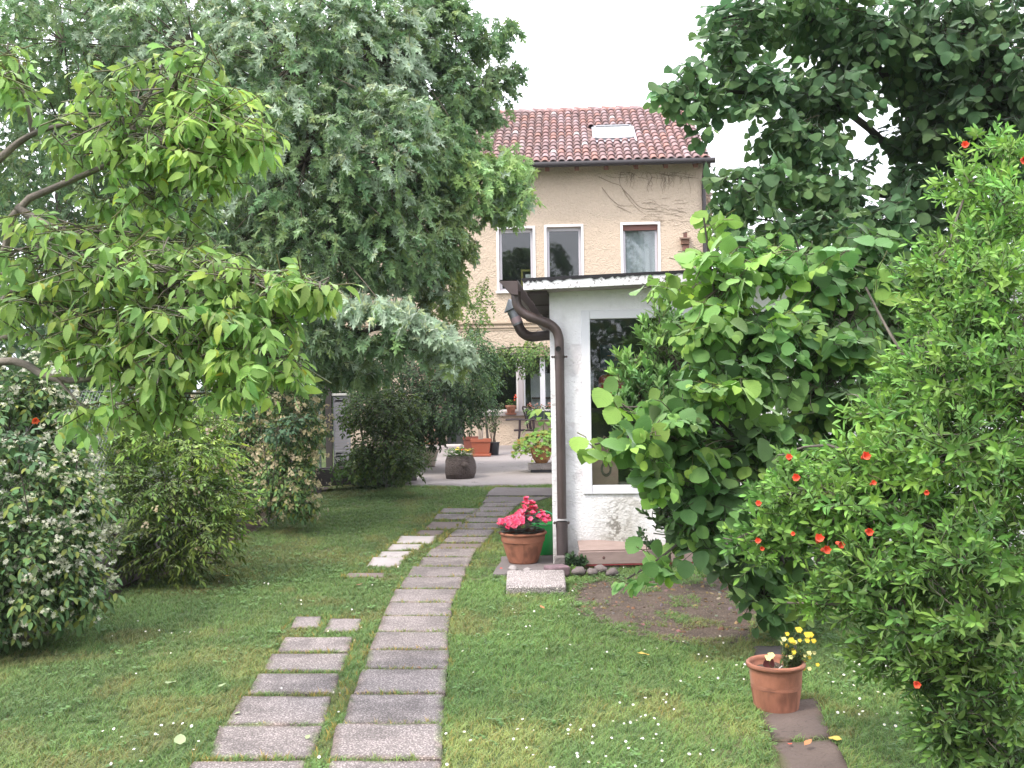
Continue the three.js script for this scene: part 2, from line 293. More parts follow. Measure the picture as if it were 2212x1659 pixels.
// ================================================================ HOUSE
function localAt(group, u, v, z = 0) {                            // where the sight line of (u, v) meets the plane z of a building's own axes
  group.updateMatrixWorld(true); const inv = group.matrixWorld.clone().invert(), [x, y] = ray(u, v);
  const o = V(0, EYE, 0).applyMatrix4(inv), d = V(x, y, -1).transformDirection(inv);
  return o.addScaledVector(d, (z - o.z) / d.z);
}
function wallWithHoles(x0, x1, y0, y1, holes, depth, bev) {
  const s = new THREE.Shape([[x0, y0], [x1, y0], [x1, y1], [x0, y1]].map(([a, b]) => new THREE.Vector2(a, b)));
  for (const [a, b, c, d] of holes) s.holes.push(new THREE.Path([[a, c], [a, d], [b, d], [b, c]].map(([p, q]) => new THREE.Vector2(p, q))));
  const g = new THREE.ExtrudeGeometry(s, { depth, bevelEnabled: false }); g.translate(0, 0, -depth); return metric(g);
}
const creamTex = tex(1024, (u, v) => { const a = fbm(u, v, 4, 6, 201), b = fbm(u, v, 90, 3, 202), k = 0.86 + 0.2 * a + 0.14 * (b - 0.5); return [0.58 * k, 0.465 * k, 0.36 * k]; });
const cream = std({ map: rep(creamTex, 3.3), bumpMap: rep(plasterBump, 1.5), bumpScale: 0.03, roughness: 0.95 });
const trimMat = flat(0.78, 0.76, 0.78, 0.7);
const house = thing('house', 'two-storey cream plastered house with terracotta tiled roof behind the patio', 'house', V(4.5, gy(-24), -24), -0.052);
{
  const H = (u, v, z) => localAt(house, u, v, z), R = rng(21);
  const top = H(1350, 349, 0.5).y + 0.165, XL = -8.6, XR = H(1526, 450).x, T = 0.34;
  const w1 = [H(1078, 560).x, H(1151.6, 560).x, H(1110, 628).y, H(1110, 494).y], w2 = [H(1181, 540).x, H(1255.7, 540).x, H(1218, 626).y, H(1218, 490).y], w3 = [H(1346, 540).x, H(1421.6, 540).x, H(1383, 622).y, H(1383, 485).y];
  const g1 = [H(1036, 830).x, H(1119, 830).x, H(1080, 889).y, H(1080, 762).y], g2 = [H(1130, 830).x, H(1232, 830).x, H(1150, 889).y, H(1150, 764).y], door = [H(963, 900).x, H(1003, 900).x, 0.04, H(980, 790).y];
  part('wall', wallWithHoles(XL, XR, -0.3, top, [w1, w2, w3, g1, g2, door], T), cream, house);
  const back = (n, ...b) => part(n, box(...b), cream, house);
  back('wall', XL, XL + T, -0.3, top, -7.6, -T - 0.002); back('wall', XR - T, XR, -0.3, top, -7.6, -T - 0.002); back('wall', XL + T, XR - T, -0.3, top, -7.6, -7.3);
  const inner = flat(0.11, 0.105, 0.1);
  part('floor', box(XL + T, XR - T, H(1200, 690).y - 0.1, H(1200, 690).y + 0.12, -7.29, -T - 0.003), inner, house);
  part('floor', box(XL + T, XR - T, -0.2, 0.02, -7.29, -T - 0.003), inner, house);
  part('ceiling', box(XL + T, XR - T, top - 0.12, top - 0.02, -7.29, -T - 0.003), inner, house);
  part('partition', box(XL + T, XR - T, 0.02, top - 0.13, -3.2, -3.1), flat(0.09, 0.085, 0.08), house);
  // upper windows: white rendered surround, frame, pane
  
  function upper(w, roller) {
    const [a, b, c, d] = w, s = 0.055, sur = cleaned([box(a - s, a, c - s, d + s, 0.001, 0.02), box(b, b + s, c - s, d + s, 0.001, 0.02), box(a, b, d, d + s, 0.001, 0.02), box(a - s - 0.03, b + s + 0.03, c - s - 0.002, c, 0.021, 0.075)]);
    const win = part('window', sur, trimMat, house), z0 = -0.17, f = 0.062;
    part('frame', cleaned([box(a + 0.001, a + f, c + 0.001, d - 0.001, z0, z0 + 0.06, 0.006), box(b - f, b - 0.001, c + 0.001, d - 0.001, z0, z0 + 0.06, 0.006), box(a + f, b - f, d - f - 0.02, d - 0.001, z0, z0 + 0.06, 0.006), box(a + f, b - f, c + 0.001, c + f, z0, z0 + 0.06, 0.006)]), flat(0.55, 0.53, 0.58, 0.5), win);
    part('pane', box(a + f - 0.01, b - f + 0.01, c + f - 0.01, d - f - 0.01, z0 + 0.024, z0 + 0.026), glass, win);
    if (roller) {
      part('roller_box', box(a + 0.004, b - 0.004, d - 0.125, d - 0.004, z0 + 0.07, z0 + 0.12), flat(0.16, 0.06, 0.045, 0.6), win);
      const g = new THREE.PlaneGeometry(b - a - 2 * f + 0.04, d - c - 0.1, 40, 6), p = g.attributes.position; for (let i = 0; i < p.count; i++) p.setZ(i, 0.018 * Math.sin(p.getX(i) * 38) + 0.008 * Math.sin(p.getX(i) * 95 + p.getY(i) * 3));
      g.computeVertexNormals(); g.translate((a + b) / 2, (c + d) / 2, z0 - 0.06);
      part('curtain', g, new THREE.MeshPhysicalMaterial({ color: RGB(0.6, 0.66, 0.68), roughness: 1, transmission: 0.35, thickness: 0 }), win);
    }
    return win;
  }
  upper(w1); upper(w2); upper(w3, true);
  // ground-floor glazing between plaster piers
  function lower(w, mull) {
    const [a, b, c, d] = w, z0 = -0.16, f = 0.045, list = [box(a + 0.001, a + f, c, d, z0, z0 + 0.07, 0.005), box(b - f, b - 0.001, c, d, z0, z0 + 0.07, 0.005), box(a + f, b - f, d - f, d - 0.001, z0, z0 + 0.07, 0.005), box(a + f, b - f, c + 0.001, c + f, z0, z0 + 0.07, 0.005)];
    for (const m of mull) list.push(box(m - 0.06, m + 0.06, c + f, d - f, z0 - 0.005, z0 + 0.075, 0.008));
    const fr = part('window', cleaned(list), whitePvc, house);
    part('pane', box(a + f - 0.008, b - f + 0.008, c + f - 0.008, d - f + 0.008, z0 + 0.03, z0 + 0.032), glass, fr);
  }
  lower(g1, []); lower(g2, [H(1172, 830).x]);
  part('pier', box(H(1119.5, 830).x, H(1129.5, 830).x, g1[2], g1[3], 0.002, 0.05), flat(0.46, 0.41, 0.43), house);
  part('sill', box(g1[0] - 0.1, g2[1], g1[2] - 0.1, g1[2] - 0.003, 0.002, 0.11, 0.01), std({ map: rep(concreteTex, 2), color: RGB(1.2, 1.2, 1.22) }), house);
  part('lintel_beam', box(H(1150, 765).x, g2[1] + 0.1, H(1175, 770).y, H(1175, 755).y, 0.002, 0.12), flat(0.34, 0.24, 0.17), house);
  part('door', box(door[0] + 0.01, door[1] - 0.01, 0.045, door[3] - 0.01, -0.2, -0.15), flat(0.035, 0.04, 0.042, 0.5), house);
  part('doorstep', box(door[0] - 0.45, door[1] - 0.05, 0.031, 0.075, 0.01, 0.5, 0.008), flat(0.55, 0.5, 0.48), house);
  part('pilaster', box(H(921, 950).x, H(946, 950).x, 0.0, 2.3, 0.002, 0.18), std({ map: rep(creamTex, 2), color: RGB(0.62, 0.5, 0.46), bumpMap: rep(plasterBump, 0.8), bumpScale: 0.008 }), house);
  part('pilaster', box(H(947, 950).x, H(961, 950).x, 0.0, 2.3, 0.002, 0.12), std({ map: rep(terraTex, 0.6), color: RGB(0.7, 1.1, 1.5) }), house);
  // string course of two ledges
  const sc = (v, dy, dz) => box(XL, XR - 0.02, H(1150, v).y - dy, H(1150, v).y, 0.003, dz, 0.006);
  part('string_course', cleaned([sc(694, 0.045, 0.055), sc(704, 0.035, 0.035), sc(711, 0.02, 0.016)]), std({ map: rep(creamTex, 2), color: RGB(0.86, 0.84, 0.8) }), house);
  // bare brick strip and dark downpipe at the right-hand corner
  const brick = std({ map: rep(terraTex, 0.5), color: RGB(0.85, 1.5, 1.9), roughness: 0.95 });
  for (let y = -0.3, k = 0; y < top - 0.3; y += 0.075, k++) part('brick', box(XR + 0.004, XR + 0.11 + (k % 2) * 0.035, y, y + 0.066, -0.3, -0.02 - R() * 0.02), brick, house);
  part('downpipe', tube([V(XR - 0.05, top + 0.02, 0.42), V(XR - 0.05, top - 0.25, 0.3), V(XR - 0.06, top - 0.55, 0.075), V(XR - 0.06, top - 1.2, 0.07), V(XR - 0.05, 0.1, 0.07)], 0.048, 0.048, 40, 10), flat(0.04, 0.032, 0.034, 0.5), house);
  // roof
  const OV = 0.5, AL = 28 * Math.PI / 180, LEN = 5.25, roof = new THREE.Group(); roof.name = 'roof'; house.add(roof);
  const ey = H(1350, 349, OV).y; roof.position.set(0, ey, OV); roof.rotation.x = AL; house.updateMatrixWorld(true);
  const XE = H(1538, 343, OV).x, X0 = XL - 0.2, timber = flat(0.1, 0.055, 0.042, 0.9);
  part('decking', box(X0, XE - 0.02, -0.075, -0.045, -LEN, 0), timber, roof);
  { const c0 = new THREE.BoxGeometry(1, 1, 1); const s2 = cleaned([box(X0, XE - 0.02, -0.075, -0.045, -0.002, 0.003)]); c0.dispose(); s2.dispose(); }
  { const g = box(X0, XE - 0.02, -0.075, -0.045, -LEN, 0); const bk = part('back_slope', g, terra, house); bk.position.set(0, ey + 2 * LEN * Math.sin(AL) - LEN * Math.sin(AL), OV - LEN * Math.cos(AL)); bk.rotation.x = -AL; }
  const cols = 46, pitch = (XE - 0.1 - X0) / cols, rowsN = 16, ex = (LEN - 0.05) / rowsN;
  // channel layer: shallow troughs between the cover tiles, one course after the other
  { const list = []; for (let r = 0; r < rowsN; r++) { const g = new THREE.PlaneGeometry(XE - X0, ex + 0.03, cols * 4, 1), p = g.attributes.position; g.rotateX(-Math.PI / 2); for (let i = 0; i < p.count; i++) { const ph = (p.getX(i) + (XE - X0) / 2 - 0.05) / pitch * 2 * Math.PI; p.setY(i, -0.012 + 0.02 * Math.cos(ph) + (p.getZ(i) > 0 ? 0.014 : 0)); } g.computeVertexNormals(); g.translate((X0 + XE) / 2, 0, -ex * (r + 0.5)); list.push(g); } part('channel_tiles', metric(cleaned(list)), std({ map: rep(terraTex, 1.3), color: RGB(0.65, 1.0, 1.5), roughness: 0.9 }), roof, 'stuff'); }
  const tg = [0, 1, 2].map((k) => { const g = new THREE.CylinderGeometry(0.068, 0.088, 0.4, 9, 1, true, -Math.PI / 2, Math.PI); const p = g.attributes.position; g.rotateX(-Math.PI / 2); g.translate(0, 0, -0.2); for (let i = 0; i < p.count; i++) p.setY(i, p.getY(i) * 0.9 + (p.getZ(i) > -0.1 ? 0.016 : 0)); const lip = new THREE.RingGeometry(0.074, 0.088, 9, 1, 0, Math.PI); const lp = lip.attributes.position; for (let i = 0; i < lp.count; i++) lp.setY(i, lp.getY(i) * 0.9 + 0.016); lip.translate(0, 0, 0.001); const m = cleaned([g, lip]); m.rotateZ((k - 1) * 0.02); return metric(m); });
  const tints = [[0.8, 1.15, 1.7], [0.72, 1.05, 1.6], [0.85, 1.35, 2.1], [0.66, 1.05, 1.65], [0.9, 1.6, 2.6], [0.75, 1.2, 1.9], [0.85, 1.12, 1.5], [0.6, 1.0, 1.6]];
  const tm = tints.map((c) => std({ map: rep(terraTex, 0.9), color: RGB(c[0] * 1.04, c[1] * 1.02, c[2] * 1.06), bumpMap: rep(fineBump, 0.3), bumpScale: 0.003, roughness: 0.85 }));
  const paleTile = std({ map: rep(terraTex, 0.9), color: RGB(1.25, 2.7, 4.4), roughness: 0.85 });
  // roof window
  const roofAt = (u, v) => { roof.updateMatrixWorld(true); const inv = roof.matrixWorld.clone().invert(), [x, y] = ray(u, v), o = V(0, EYE, 0).applyMatrix4(inv), d = V(x, y, -1).transformDirection(inv); return o.addScaledVector(d, (0.06 - o.y) / d.y); };
  const sa = roofAt(1288, 302), sb = roofAt(1361, 273);
  const rest = [], R2 = rng(99);
  const all = [];
  for (let c = 0; c < cols; c++) for (let r = 0; r < rowsN; r++) {
    const x = X0 + 0.05 + pitch * (c + 0.5), z = -ex * r + 0.03;
    if (x > sa.x - 0.1 && x < sb.x + 0.1 && z < sa.z + 0.12 && z - ex > sb.z - 0.3) { if (z - 0.2 > sb.z - 0.16 && z - 0.3 < sa.z) continue; }
    all.push([x, z, r, c]);
  }
  all.sort((a, b) => b[0] - a[0]);
  all.forEach(([x, z, r], i) => {
    const m = R2() < 0.025 ? paleTile : tm[Math.floor(R2() * tm.length)], px = x + (R2() - 0.5) * 0.012, py = 0.008 + R2() * 0.008, rz = (R2() - 0.5) * 0.05, ry = (R2() - 0.5) * 0.03, k = Math.floor(R2() * 3);
    if (i < 300) { const t = part('tile', tg[k], m, roof); t.position.set(px, py, z); t.rotation.set(0, ry, rz); }
    else { const g = tg[k].clone(); g.rotateZ(rz); g.translate(px, py, z); rest.push([g, m]); }
  });
  { const im = new THREE.InstancedMesh(tg[1], std({ map: rep(terraTex, 0.9), bumpMap: rep(fineBump, 0.3), bumpScale: 0.003, roughness: 0.85 }), all.length - 300), mm = new THREE.Matrix4(); all.slice(300).forEach(([x, z], i) => { mm.makeRotationZ((R2() - 0.5) * 0.05).setPosition(x + (R2() - 0.5) * 0.012, 0.008 + R2() * 0.008, z); im.setMatrixAt(i, mm); const c = R2() < 0.025 ? [1.25, 2.7, 4.4] : tints[Math.floor(R2() * tints.length)]; im.setColorAt(i, RGB(...c)); }); im.name = 'remaining_tiles'; im.userData.kind = 'stuff'; shade(im); roof.add(im); }
  for (let c = 0; c < 24; c++) { const g = tg[0]; const t = part('ridge_tile', g, tm[c % tm.length], roof); t.rotation.set(-AL, Math.PI / 2 , 0, 'YXZ'); t.rotation.set(0, -Math.PI / 2, 0); t.scale.set(1.5, 1.3, 1.0); t.position.set(XE - 0.02 - c * 0.38, -0.02, -LEN - 0.0); }
  part('ridge_mortar', box(X0, XE - 0.03, -0.04, 0.045, -LEN - 0.02, -LEN + 0.06), terra, roof);
  part('verge_board', box(XE - 0.06, XE - 0.02, -0.2, -0.0755, -LEN, -0.01), timber, roof);
  part('soffit', box(X0, XE - 0.061, -0.085, -0.0765, -0.75, -0.02), timber, roof);
  const sky = part('skylight', cleaned([box(sa.x - 0.03, sa.x + 0.035, 0.02, 0.11, sb.z, sa.z, 0.006), box(sb.x - 0.035, sb.x + 0.03, 0.02, 0.11, sb.z, sa.z, 0.006), box(sa.x + 0.036, sb.x - 0.036, 0.02, 0.12, sb.z, sb.z + 0.11, 0.006), box(sa.x + 0.036, sb.x - 0.036, 0.02, 0.10, sa.z - 0.05, sa.z, 0.006)]), flat(0.2, 0.2, 0.21, 0.4, { metalness: 0.4 }), roof);
  part('pane', box(sa.x + 0.03, sb.x - 0.03, 0.085, 0.091, sb.z + 0.1, sa.z - 0.045), new THREE.MeshPhysicalMaterial({ color: RGB(0.75, 0.78, 0.8), roughness: 0.08, clearcoat: 1, clearcoatRoughness: 0.02 }), sky);
  part('flashing', cleaned([box(sa.x - 0.075, sa.x - 0.032, 0.052, 0.06, sb.z - 0.05, sa.z + 0.05), box(sb.x + 0.032, sb.x + 0.085, 0.052, 0.06, sb.z - 0.05, sa.z + 0.05), box(sa.x - 0.074, sb.x + 0.084, 0.046, 0.051, sa.z + 0.001, sa.z + 0.16)]), flat(0.55, 0.55, 0.62, 0.35, { metalness: 0.3 }), sky);
  for (let x = XE - 0.35; x > X0; x -= 0.68) part('rafter_end', box(x - 0.05, x + 0.05, -0.2, -0.077, -0.62, -0.06), flat(0.2, 0.085, 0.06, 0.9), roof);
  { const g = new THREE.CylinderGeometry(0.066, 0.066, XE - X0 + 0.06, 12, 1, true, 0, Math.PI); g.rotateZ(Math.PI / 2); g.rotateX(Math.PI); const g2 = g.clone(); g2.scale(1, 0.9, 0.9); const m = cleaned([g, g2]); m.translate((X0 + XE + 0.06) / 2, 0, 0); const q = part('gutter', metric(m), flat(0.022, 0.016, 0.018, 0.6), house); q.position.set(0, ey - 0.035, OV + 0.06); q.rotation.x = -Math.PI / 2; }
  // things inside, seen through the panes
  const hw = (x, y, z) => house.localToWorld(V(x, y, z));
  const c1 = H(1146, 807, -0.9), c2 = H(1186, 888, -0.9);
  const cab = thing('white_cupboard', 'pale grey cupboard behind the ground-floor window with the flower trough', 'cupboard', hw(0, 0, 0), -0.052);
  part('body', box(c1.x, c1.x + 1.25, c2.y - 0.5, c1.y, -1.35, -0.9, 0.01), flat(0.55, 0.57, 0.58), cab);
  part('shelf', box(c1.x + 0.02, c1.x + 1.2, c2.y + 0.3, c2.y + 0.34, -0.899, -0.82), flat(0.1, 0.06, 0.05), cab);
  const m1 = H(1125, 582, -0.55), m2 = H(1160, 640, -0.55);
  const mir = thing('framed_panel', 'yellow-green framed panel standing behind the left upper window', 'panel', hw(0, 0, 0), -0.052);
  part('frame', cleaned([box(m1.x, m1.x + 0.05, m2.y, m1.y, -0.58, -0.55), box(m1.x + 0.051, m2.x, m1.y - 0.05, m1.y, -0.58, -0.55)]), flat(0.3, 0.28, 0.07), mir);
  part('panel', box(m1.x + 0.11, m2.x, m2.y, m1.y - 0.12, -0.58, -0.565), flat(0.75, 0.8, 0.75), mir);
  // bare creeper on the wall
  const Z = (zx, zy) => { const p = H((1550 + zx / 2.634) * 0.6777, (320 + zy / 2.634) * 0.6777, 0.012); return hw(p.x, p.y, p.z); };
  const cr0 = thing('bare_creeper', 'bare dry creeper stems clinging below the eaves of the cream house', 'creeper');
  const lines = [[[940, 640], [1050, 690], [1130, 720], [1170, 790], [1260, 900], [1340, 960]], [[970, 730], [1050, 830], [1120, 880], [1230, 885]], [[1100, 890], [1220, 945]], [[1140, 740], [1210, 810], [1290, 895], [1430, 920]], [[1395, 640], [1370, 690], [1350, 730], [1362, 772]], [[1130, 600], [1120, 680], [1130, 720]]];
  const st = lines.map((l) => tube(l.map(([a, b]) => Z(a, b)), 0.007, 0.003, 20, 5));
  for (let i = 0; i < 34; i++) { const x = 1100 + R() * 660, y = 585 + R() * 70, L = 40 + R() * R() * 160, pts = []; for (let k = 0; k <= 4; k++) pts.push(Z(x + (R() - 0.5) * 22 + k * (R() - 0.4) * 8, y + L * k / 4)); st.push(tube(pts, 0.004, 0.002, 10, 4)); }
  for (let i = 0; i < 46; i++) { const x = 1300 + R() * 330, y = 820 + R() * 230, L = 30 + R() * 70; st.push(tube([Z(x, y), Z(x + L * 0.4, y - 8 + R() * 16), Z(x + L, y - 6 + R() * 22)], 0.0035, 0.002, 6, 4)); }
  for (let i = 0; i < 20; i++) { const x = 1000 + R() * 700, y = 590 + R() * 60; st.push(tube([Z(x, y), Z(x + 40, y + 15 * R()), Z(x + 90, y + 40 * (R() - 0.3))], 0.005, 0.003, 8, 4)); }
  part('stems', cleaned(st), flat(0.22, 0.165, 0.12, 0.95), cr0, 'stuff');
  // nesting box
  const nb = H(1479, 520, 0); const nest = thing('nest_box', 'small brown wooden nest box on the house wall beside the curtained window', 'nest box', hw(nb.x, nb.y, 0), -0.052);
  part('roof', (() => { const g = box(-0.12, 0.12, 0.055, 0.08, 0.0, 0.24); g.rotateX(0.18); return g; })(), flat(0.26, 0.17, 0.13), nest);
  part('body', box(-0.09, 0.09, -0.1, 0.056, 0.002, 0.17, 0.006), std({ map: rep(woodTex, 0.5), color: RGB(0.75, 0.55, 0.4) }), nest);
  part('tray', box(-0.055, 0.085, -0.24, -0.12, 0.002, 0.12, 0.005), std({ map: rep(woodTex, 0.5), color: RGB(0.75, 0.5, 0.42) }), nest);
  part('back_board', box(-0.03, 0.06, -0.26, 0.19, -0.003, 0.0018), std({ map: rep(woodTex, 0.5), color: RGB(0.6, 0.4, 0.35) }), nest);
  part('perch', tube([V(-0.05, 0.17, 0.02), V(0.1, 0.2, 0.1)], 0.008, 0.006, 3, 5), bark, nest);
}

// ================================================================ WHITE OUTBUILDING
const shed = thing('white_outbuilding', 'low white roughcast outbuilding with flat roof, large window and brown downpipe', 'outbuilding', V(0.366, 0, -9.84), -0.082);
{
  const S = (u, v, z) => localAt(shed, u, v, z), T = 0.28, W = 4.6, TOP = 2.66, DEPTH = 7.5;
  const wa = S(1258, 870).x, wt = S(1300, 670).y, wb = S(1300, 1067).y, wd = wa + 1.55;
  // the front wall wears its own stains: rain streaks, green and black growth towards the ground
  const wallTex = tex(1024, (u, v) => {
    const x = u * 5.12, y = v * 5.12, n = fbm(u, v, 12, 5, 301), f = fbm(u, v, 150, 3, 302), m = fbm(u, v, 40, 4, 303);
    let c = [0.9, 0.88, 0.9], k = 0.92 + 0.12 * n + 0.08 * (f - 0.5);
    const mix = (t, q) => { c = c.map((a, i) => lerp(a, q[i], clamp(t))); };
    mix(sstep(0.55, 0.05, y) * 0.5 * (0.4 + m), [0.4, 0.37, 0.34]);
    const d = (cx, cy, rx, ry) => Math.exp(-((x - cx) ** 2) / (rx * rx) - ((y - cy) ** 2) / (ry * ry));
    mix(d(0.62, 0.4, 0.2, 0.36) * 0.42 * (0.5 + n), [0.34, 0.31, 0.23]); mix(sstep(0.46, 0.66, fbm(u, v, 210, 2, 313)) * d(0.6, 0.36, 0.13, 0.26) * 0.75, [0.13, 0.11, 0.085]);
    mix((0.3 + sstep(0.45, 0.62, fbm(u, v, 70, 4, 315))) * (d(0.8, 0.6, 0.16, 0.2) * 0.35 + d(0.5, 0.12, 0.4, 0.14) * 0.7), [0.24, 0.21, 0.14]);
    mix(sstep(0.45, 0.7, n) * d(0.15, 1.0, 0.16, 1.1) * 0.55, [0.42, 0.4, 0.42]);
    mix(sstep(0.6, 0.78, m) * d(0.25, 1.2, 0.12, 0.7) * 0.6, [0.3, 0.27, 0.3]);
    mix(sstep(0.5, 0.75, n) * sstep(2.2, 2.6, y) * 0.35, [0.5, 0.45, 0.42]);
    const rid = Math.abs(fbm(u, v, 60, 4, 307) - 0.5) + sstep(0.52, 0.4, fbm(u, v, 14, 3, 308)) * 0.2, band = Math.exp(-((x - 0.24) ** 2) / 0.011) * sstep(0.7, 0.9, y) * sstep(2.45, 2.2, y);
    mix(sstep(0.025, 0.006, rid) * band * 0.6, [0.26, 0.22, 0.24]); mix(sstep(0.52, 0.6, fbm(u, v, 18, 4, 309)) * band * 0.5, [0.55, 0.5, 0.52]);
    const drip = sstep(0.55, 0.72, fbm(u, v * 0.12, 40, 3, 311)); mix(drip * sstep(2.66, 2.3, y) * sstep(1.9, 2.4, y) * 0.35, [0.42, 0.39, 0.37]); mix(drip * sstep(0.74, 0.6, y) * sstep(0.1, 0.5, y) * sstep(0.35, 0.5, x) * 0.4, [0.35, 0.32, 0.27]);
    mix(sstep(0.72, 0.8, fbm(u, v, 90, 2, 305)) * d(0.03, 0.8, 0.05, 0.9), [0.25, 0.22, 0.2]);
    return c.map((a) => a * k);
  });
  const wt2 = wallTex.clone(); wt2.repeat.set(1 / 5.12, 1 / 5.12); wt2.needsUpdate = true;
  const rough = std({ map: wt2, bumpMap: rep(plasterBump, 0.75), bumpScale: 0.009, roughness: 0.95 });
  part('wall', wallWithHoles(0, W, -0.1, TOP, [[wa + 0.01, wd - 0.01, wb + 0.01, wt - 0.01]], T), rough, shed);
  part('wall', box(0, T, -0.1, TOP, -DEPTH, -T - 0.002), rough, shed); part('wall', box(W - T, W, -0.1, TOP, -DEPTH, -T - 0.002), rough, shed); part('wall', box(T + 0.002, W - T - 0.002, -0.1, TOP, -DEPTH, -DEPTH + T), rough, shed);
  part('floor', box(T, W - T, -0.05, 0.03, -DEPTH + T, -T), flat(0.12, 0.11, 0.1), shed);
  part('partition', box(T, W - T, 0.03, TOP, -3.0, -2.9), flat(0.07, 0.07, 0.065), shed);
  // window
  const f = 0.082, win = part('window', cleaned([box(wa, wa + f, wb, wt, -0.06, 0.02, 0.006), box(wd - f, wd, wb, wt, -0.06, 0.02, 0.006), box(wa + f + 0.0005, wd - f - 0.0005, wt - f, wt, -0.06, 0.018, 0.006), box(wa + f + 0.0005, wd - f - 0.0005, wb, wb + f, -0.06, 0.018, 0.006)]), whitePvc, shed);
  part('pane', box(wa + f - 0.01, wd - f + 0.01, wb + f - 0.01, wt - f + 0.01, -0.032, -0.03), glass, win);
  // roof: slab falling to the left, white fascia with ragged dark felt along its upper edge
  const tilt = 0.026, fz = 0.3, fl = S(1129.5, 602.4, fz), rf = new THREE.Group(); rf.name = 'roof'; shed.add(rf); rf.position.set(fl.x, fl.y, 0); rf.rotation.z = tilt;
  part('slab', box(0.012, W + 0.7, -0.11, -0.012, -DEPTH - 0.2, fz - 0.031), std({ map: rep(concreteTex, 2), color: RGB(1.3, 1.28, 1.28) }), rf);
  part('fascia', box(0, W + 0.7, -0.105, -0.018, fz - 0.03, fz, 0.004), std({ map: rep(tex(512, (u, v) => { const n = fbm(u, v, 9, 4, 311), s = sstep(0.66, 0.74, fbm(u, v, 50, 2, 312)), k = 0.93 + 0.12 * n; return [lerp(0.8 * k, 0.35, s), lerp(0.78 * k, 0.33, s), lerp(0.8 * k, 0.34, s)]; }), 1), roughness: 0.6 }), rf);
  { const R = rng(31), s = new THREE.Shape(); s.moveTo(-0.01, 0.004); s.lineTo(W + 0.72, 0.004); let x = W + 0.72; s.lineTo(x, -0.02); while (x > 0.01) { x -= 0.012 + R() * 0.03; s.lineTo(Math.max(-0.01, x), -0.016 - R() * R() * 0.034); } s.lineTo(-0.01, 0.004); const g = new THREE.ExtrudeGeometry(s, { depth: 0.008, bevelEnabled: false }); g.translate(0, 0, fz - 0.001); part('roofing_felt', cleaned([g, box(-0.014, W + 0.71, -0.009, 0.007, -DEPTH - 0.2, fz - 0.002)]), flat(0.018, 0.016, 0.02, 0.85), rf); }
  { const list = [], R = rng(33); for (let i = 0; i < 9; i++) list.push(box(0.02 + R() * 0.02, -fl.x - 0.012, -0.135 - R() * 0.012, -0.112, -0.35 - i * 0.62, 0.22 - i * 0.62)); part('soffit_boards', cleaned(list), std({ map: rep(woodTex, 0.8), color: RGB(0.2, 0.2, 0.22) }), rf); }
  // gutter, its end plate towards us
  const ga = S(1077, 607, 0.22), gb = S(1119, 634, 0.22), prof = [[ga.x, ga.y], [gb.x, ga.y - 0.002], [gb.x, gb.y - 0.012], [ga.x + 0.118, gb.y - 0.006]];
  { const s = new THREE.Shape(prof.map(([a, b]) => new THREE.Vector2(a, b))), t = 0.004, h = new THREE.Path(prof.map(([a, b], i) => new THREE.Vector2(a + [0.008, -t, -t, 0.003][i], b + [0.01, 0.01, t, t][i]))), e = new THREE.ExtrudeGeometry(s, { depth: 0.004, bevelEnabled: false }); e.translate(0, 0, 0.22); s.holes.push(h); const b = new THREE.ExtrudeGeometry(s, { depth: 6.4, bevelEnabled: false }); b.translate(0, 0, -6.18); part('gutter', metric(cleaned([e, b])), brownPipe, shed); }
  // downpipe: swan neck, straight run with an open stub, clamps and a wider foot
  const q = (u, v, z) => S(u, v, z), zs = 0.13;
  const pp = [q(1115, 630, zs), q(1115, 648, zs), q(1119, 662, zs), q(1131, 676, zs), q(1150, 686, zs), q(1170, 693.5, 0.11), q(1188, 701, 0.1), q(1201, 713, 0.09), q(1207, 730, 0.085), q(1208, 748, 0.085), q(1209, 800, 0.085)];
  const pe = q(1214, 1120, 0.08), r0 = 0.045;
  part('downpipe', cleaned([tube(pp, r0, r0, 60, 16), tube([q(1209, 799, 0.085), pe], r0 * 0.97, r0 * 0.97, 4, 16)]), brownPipe, shed);
  part('pipe_foot', cleaned([tube([q(1213.5, 1128, 0.08), q(1215, 1222, 0.08)], 0.054, 0.053, 4, 16), tube([q(1213.4, 1127, 0.08), q(1213.6, 1140, 0.08)], 0.058, 0.056, 3, 16)]), std({ map: rep(pipeTex, 0.8), color: RGB(0.85, 0.88, 0.95), roughness: 0.5 }), shed);
  for (const [u, v] of [[1145.5, 685], [1181, 698]]) { const a = q(u, v, zs - 0.02), d = V(0.02, -0.008, -0.006); part('pipe_joint', tube([a.clone().sub(d), a.clone().add(d)], r0 + 0.0025, r0 + 0.0025, 2, 16), brownPipe, shed); }
  const ho = q(1206, 754, 0.13); part('stub_opening', cleaned([(() => { const g = new THREE.CylinderGeometry(0.03, 0.03, 0.03, 16, 1, true); g.rotateX(Math.PI / 2); g.translate(ho.x, ho.y, 0.128); return g; })(), (() => { const g = new THREE.RingGeometry(0.026, 0.031, 16); g.translate(ho.x, ho.y, 0.1435); return g; })()]), brownPipe, shed);
  part('stub_inside', (() => { const g = new THREE.CircleGeometry(0.028, 16); g.translate(ho.x, ho.y, 0.1325); return metric(g); })(), flat(0.008, 0.008, 0.008), shed);
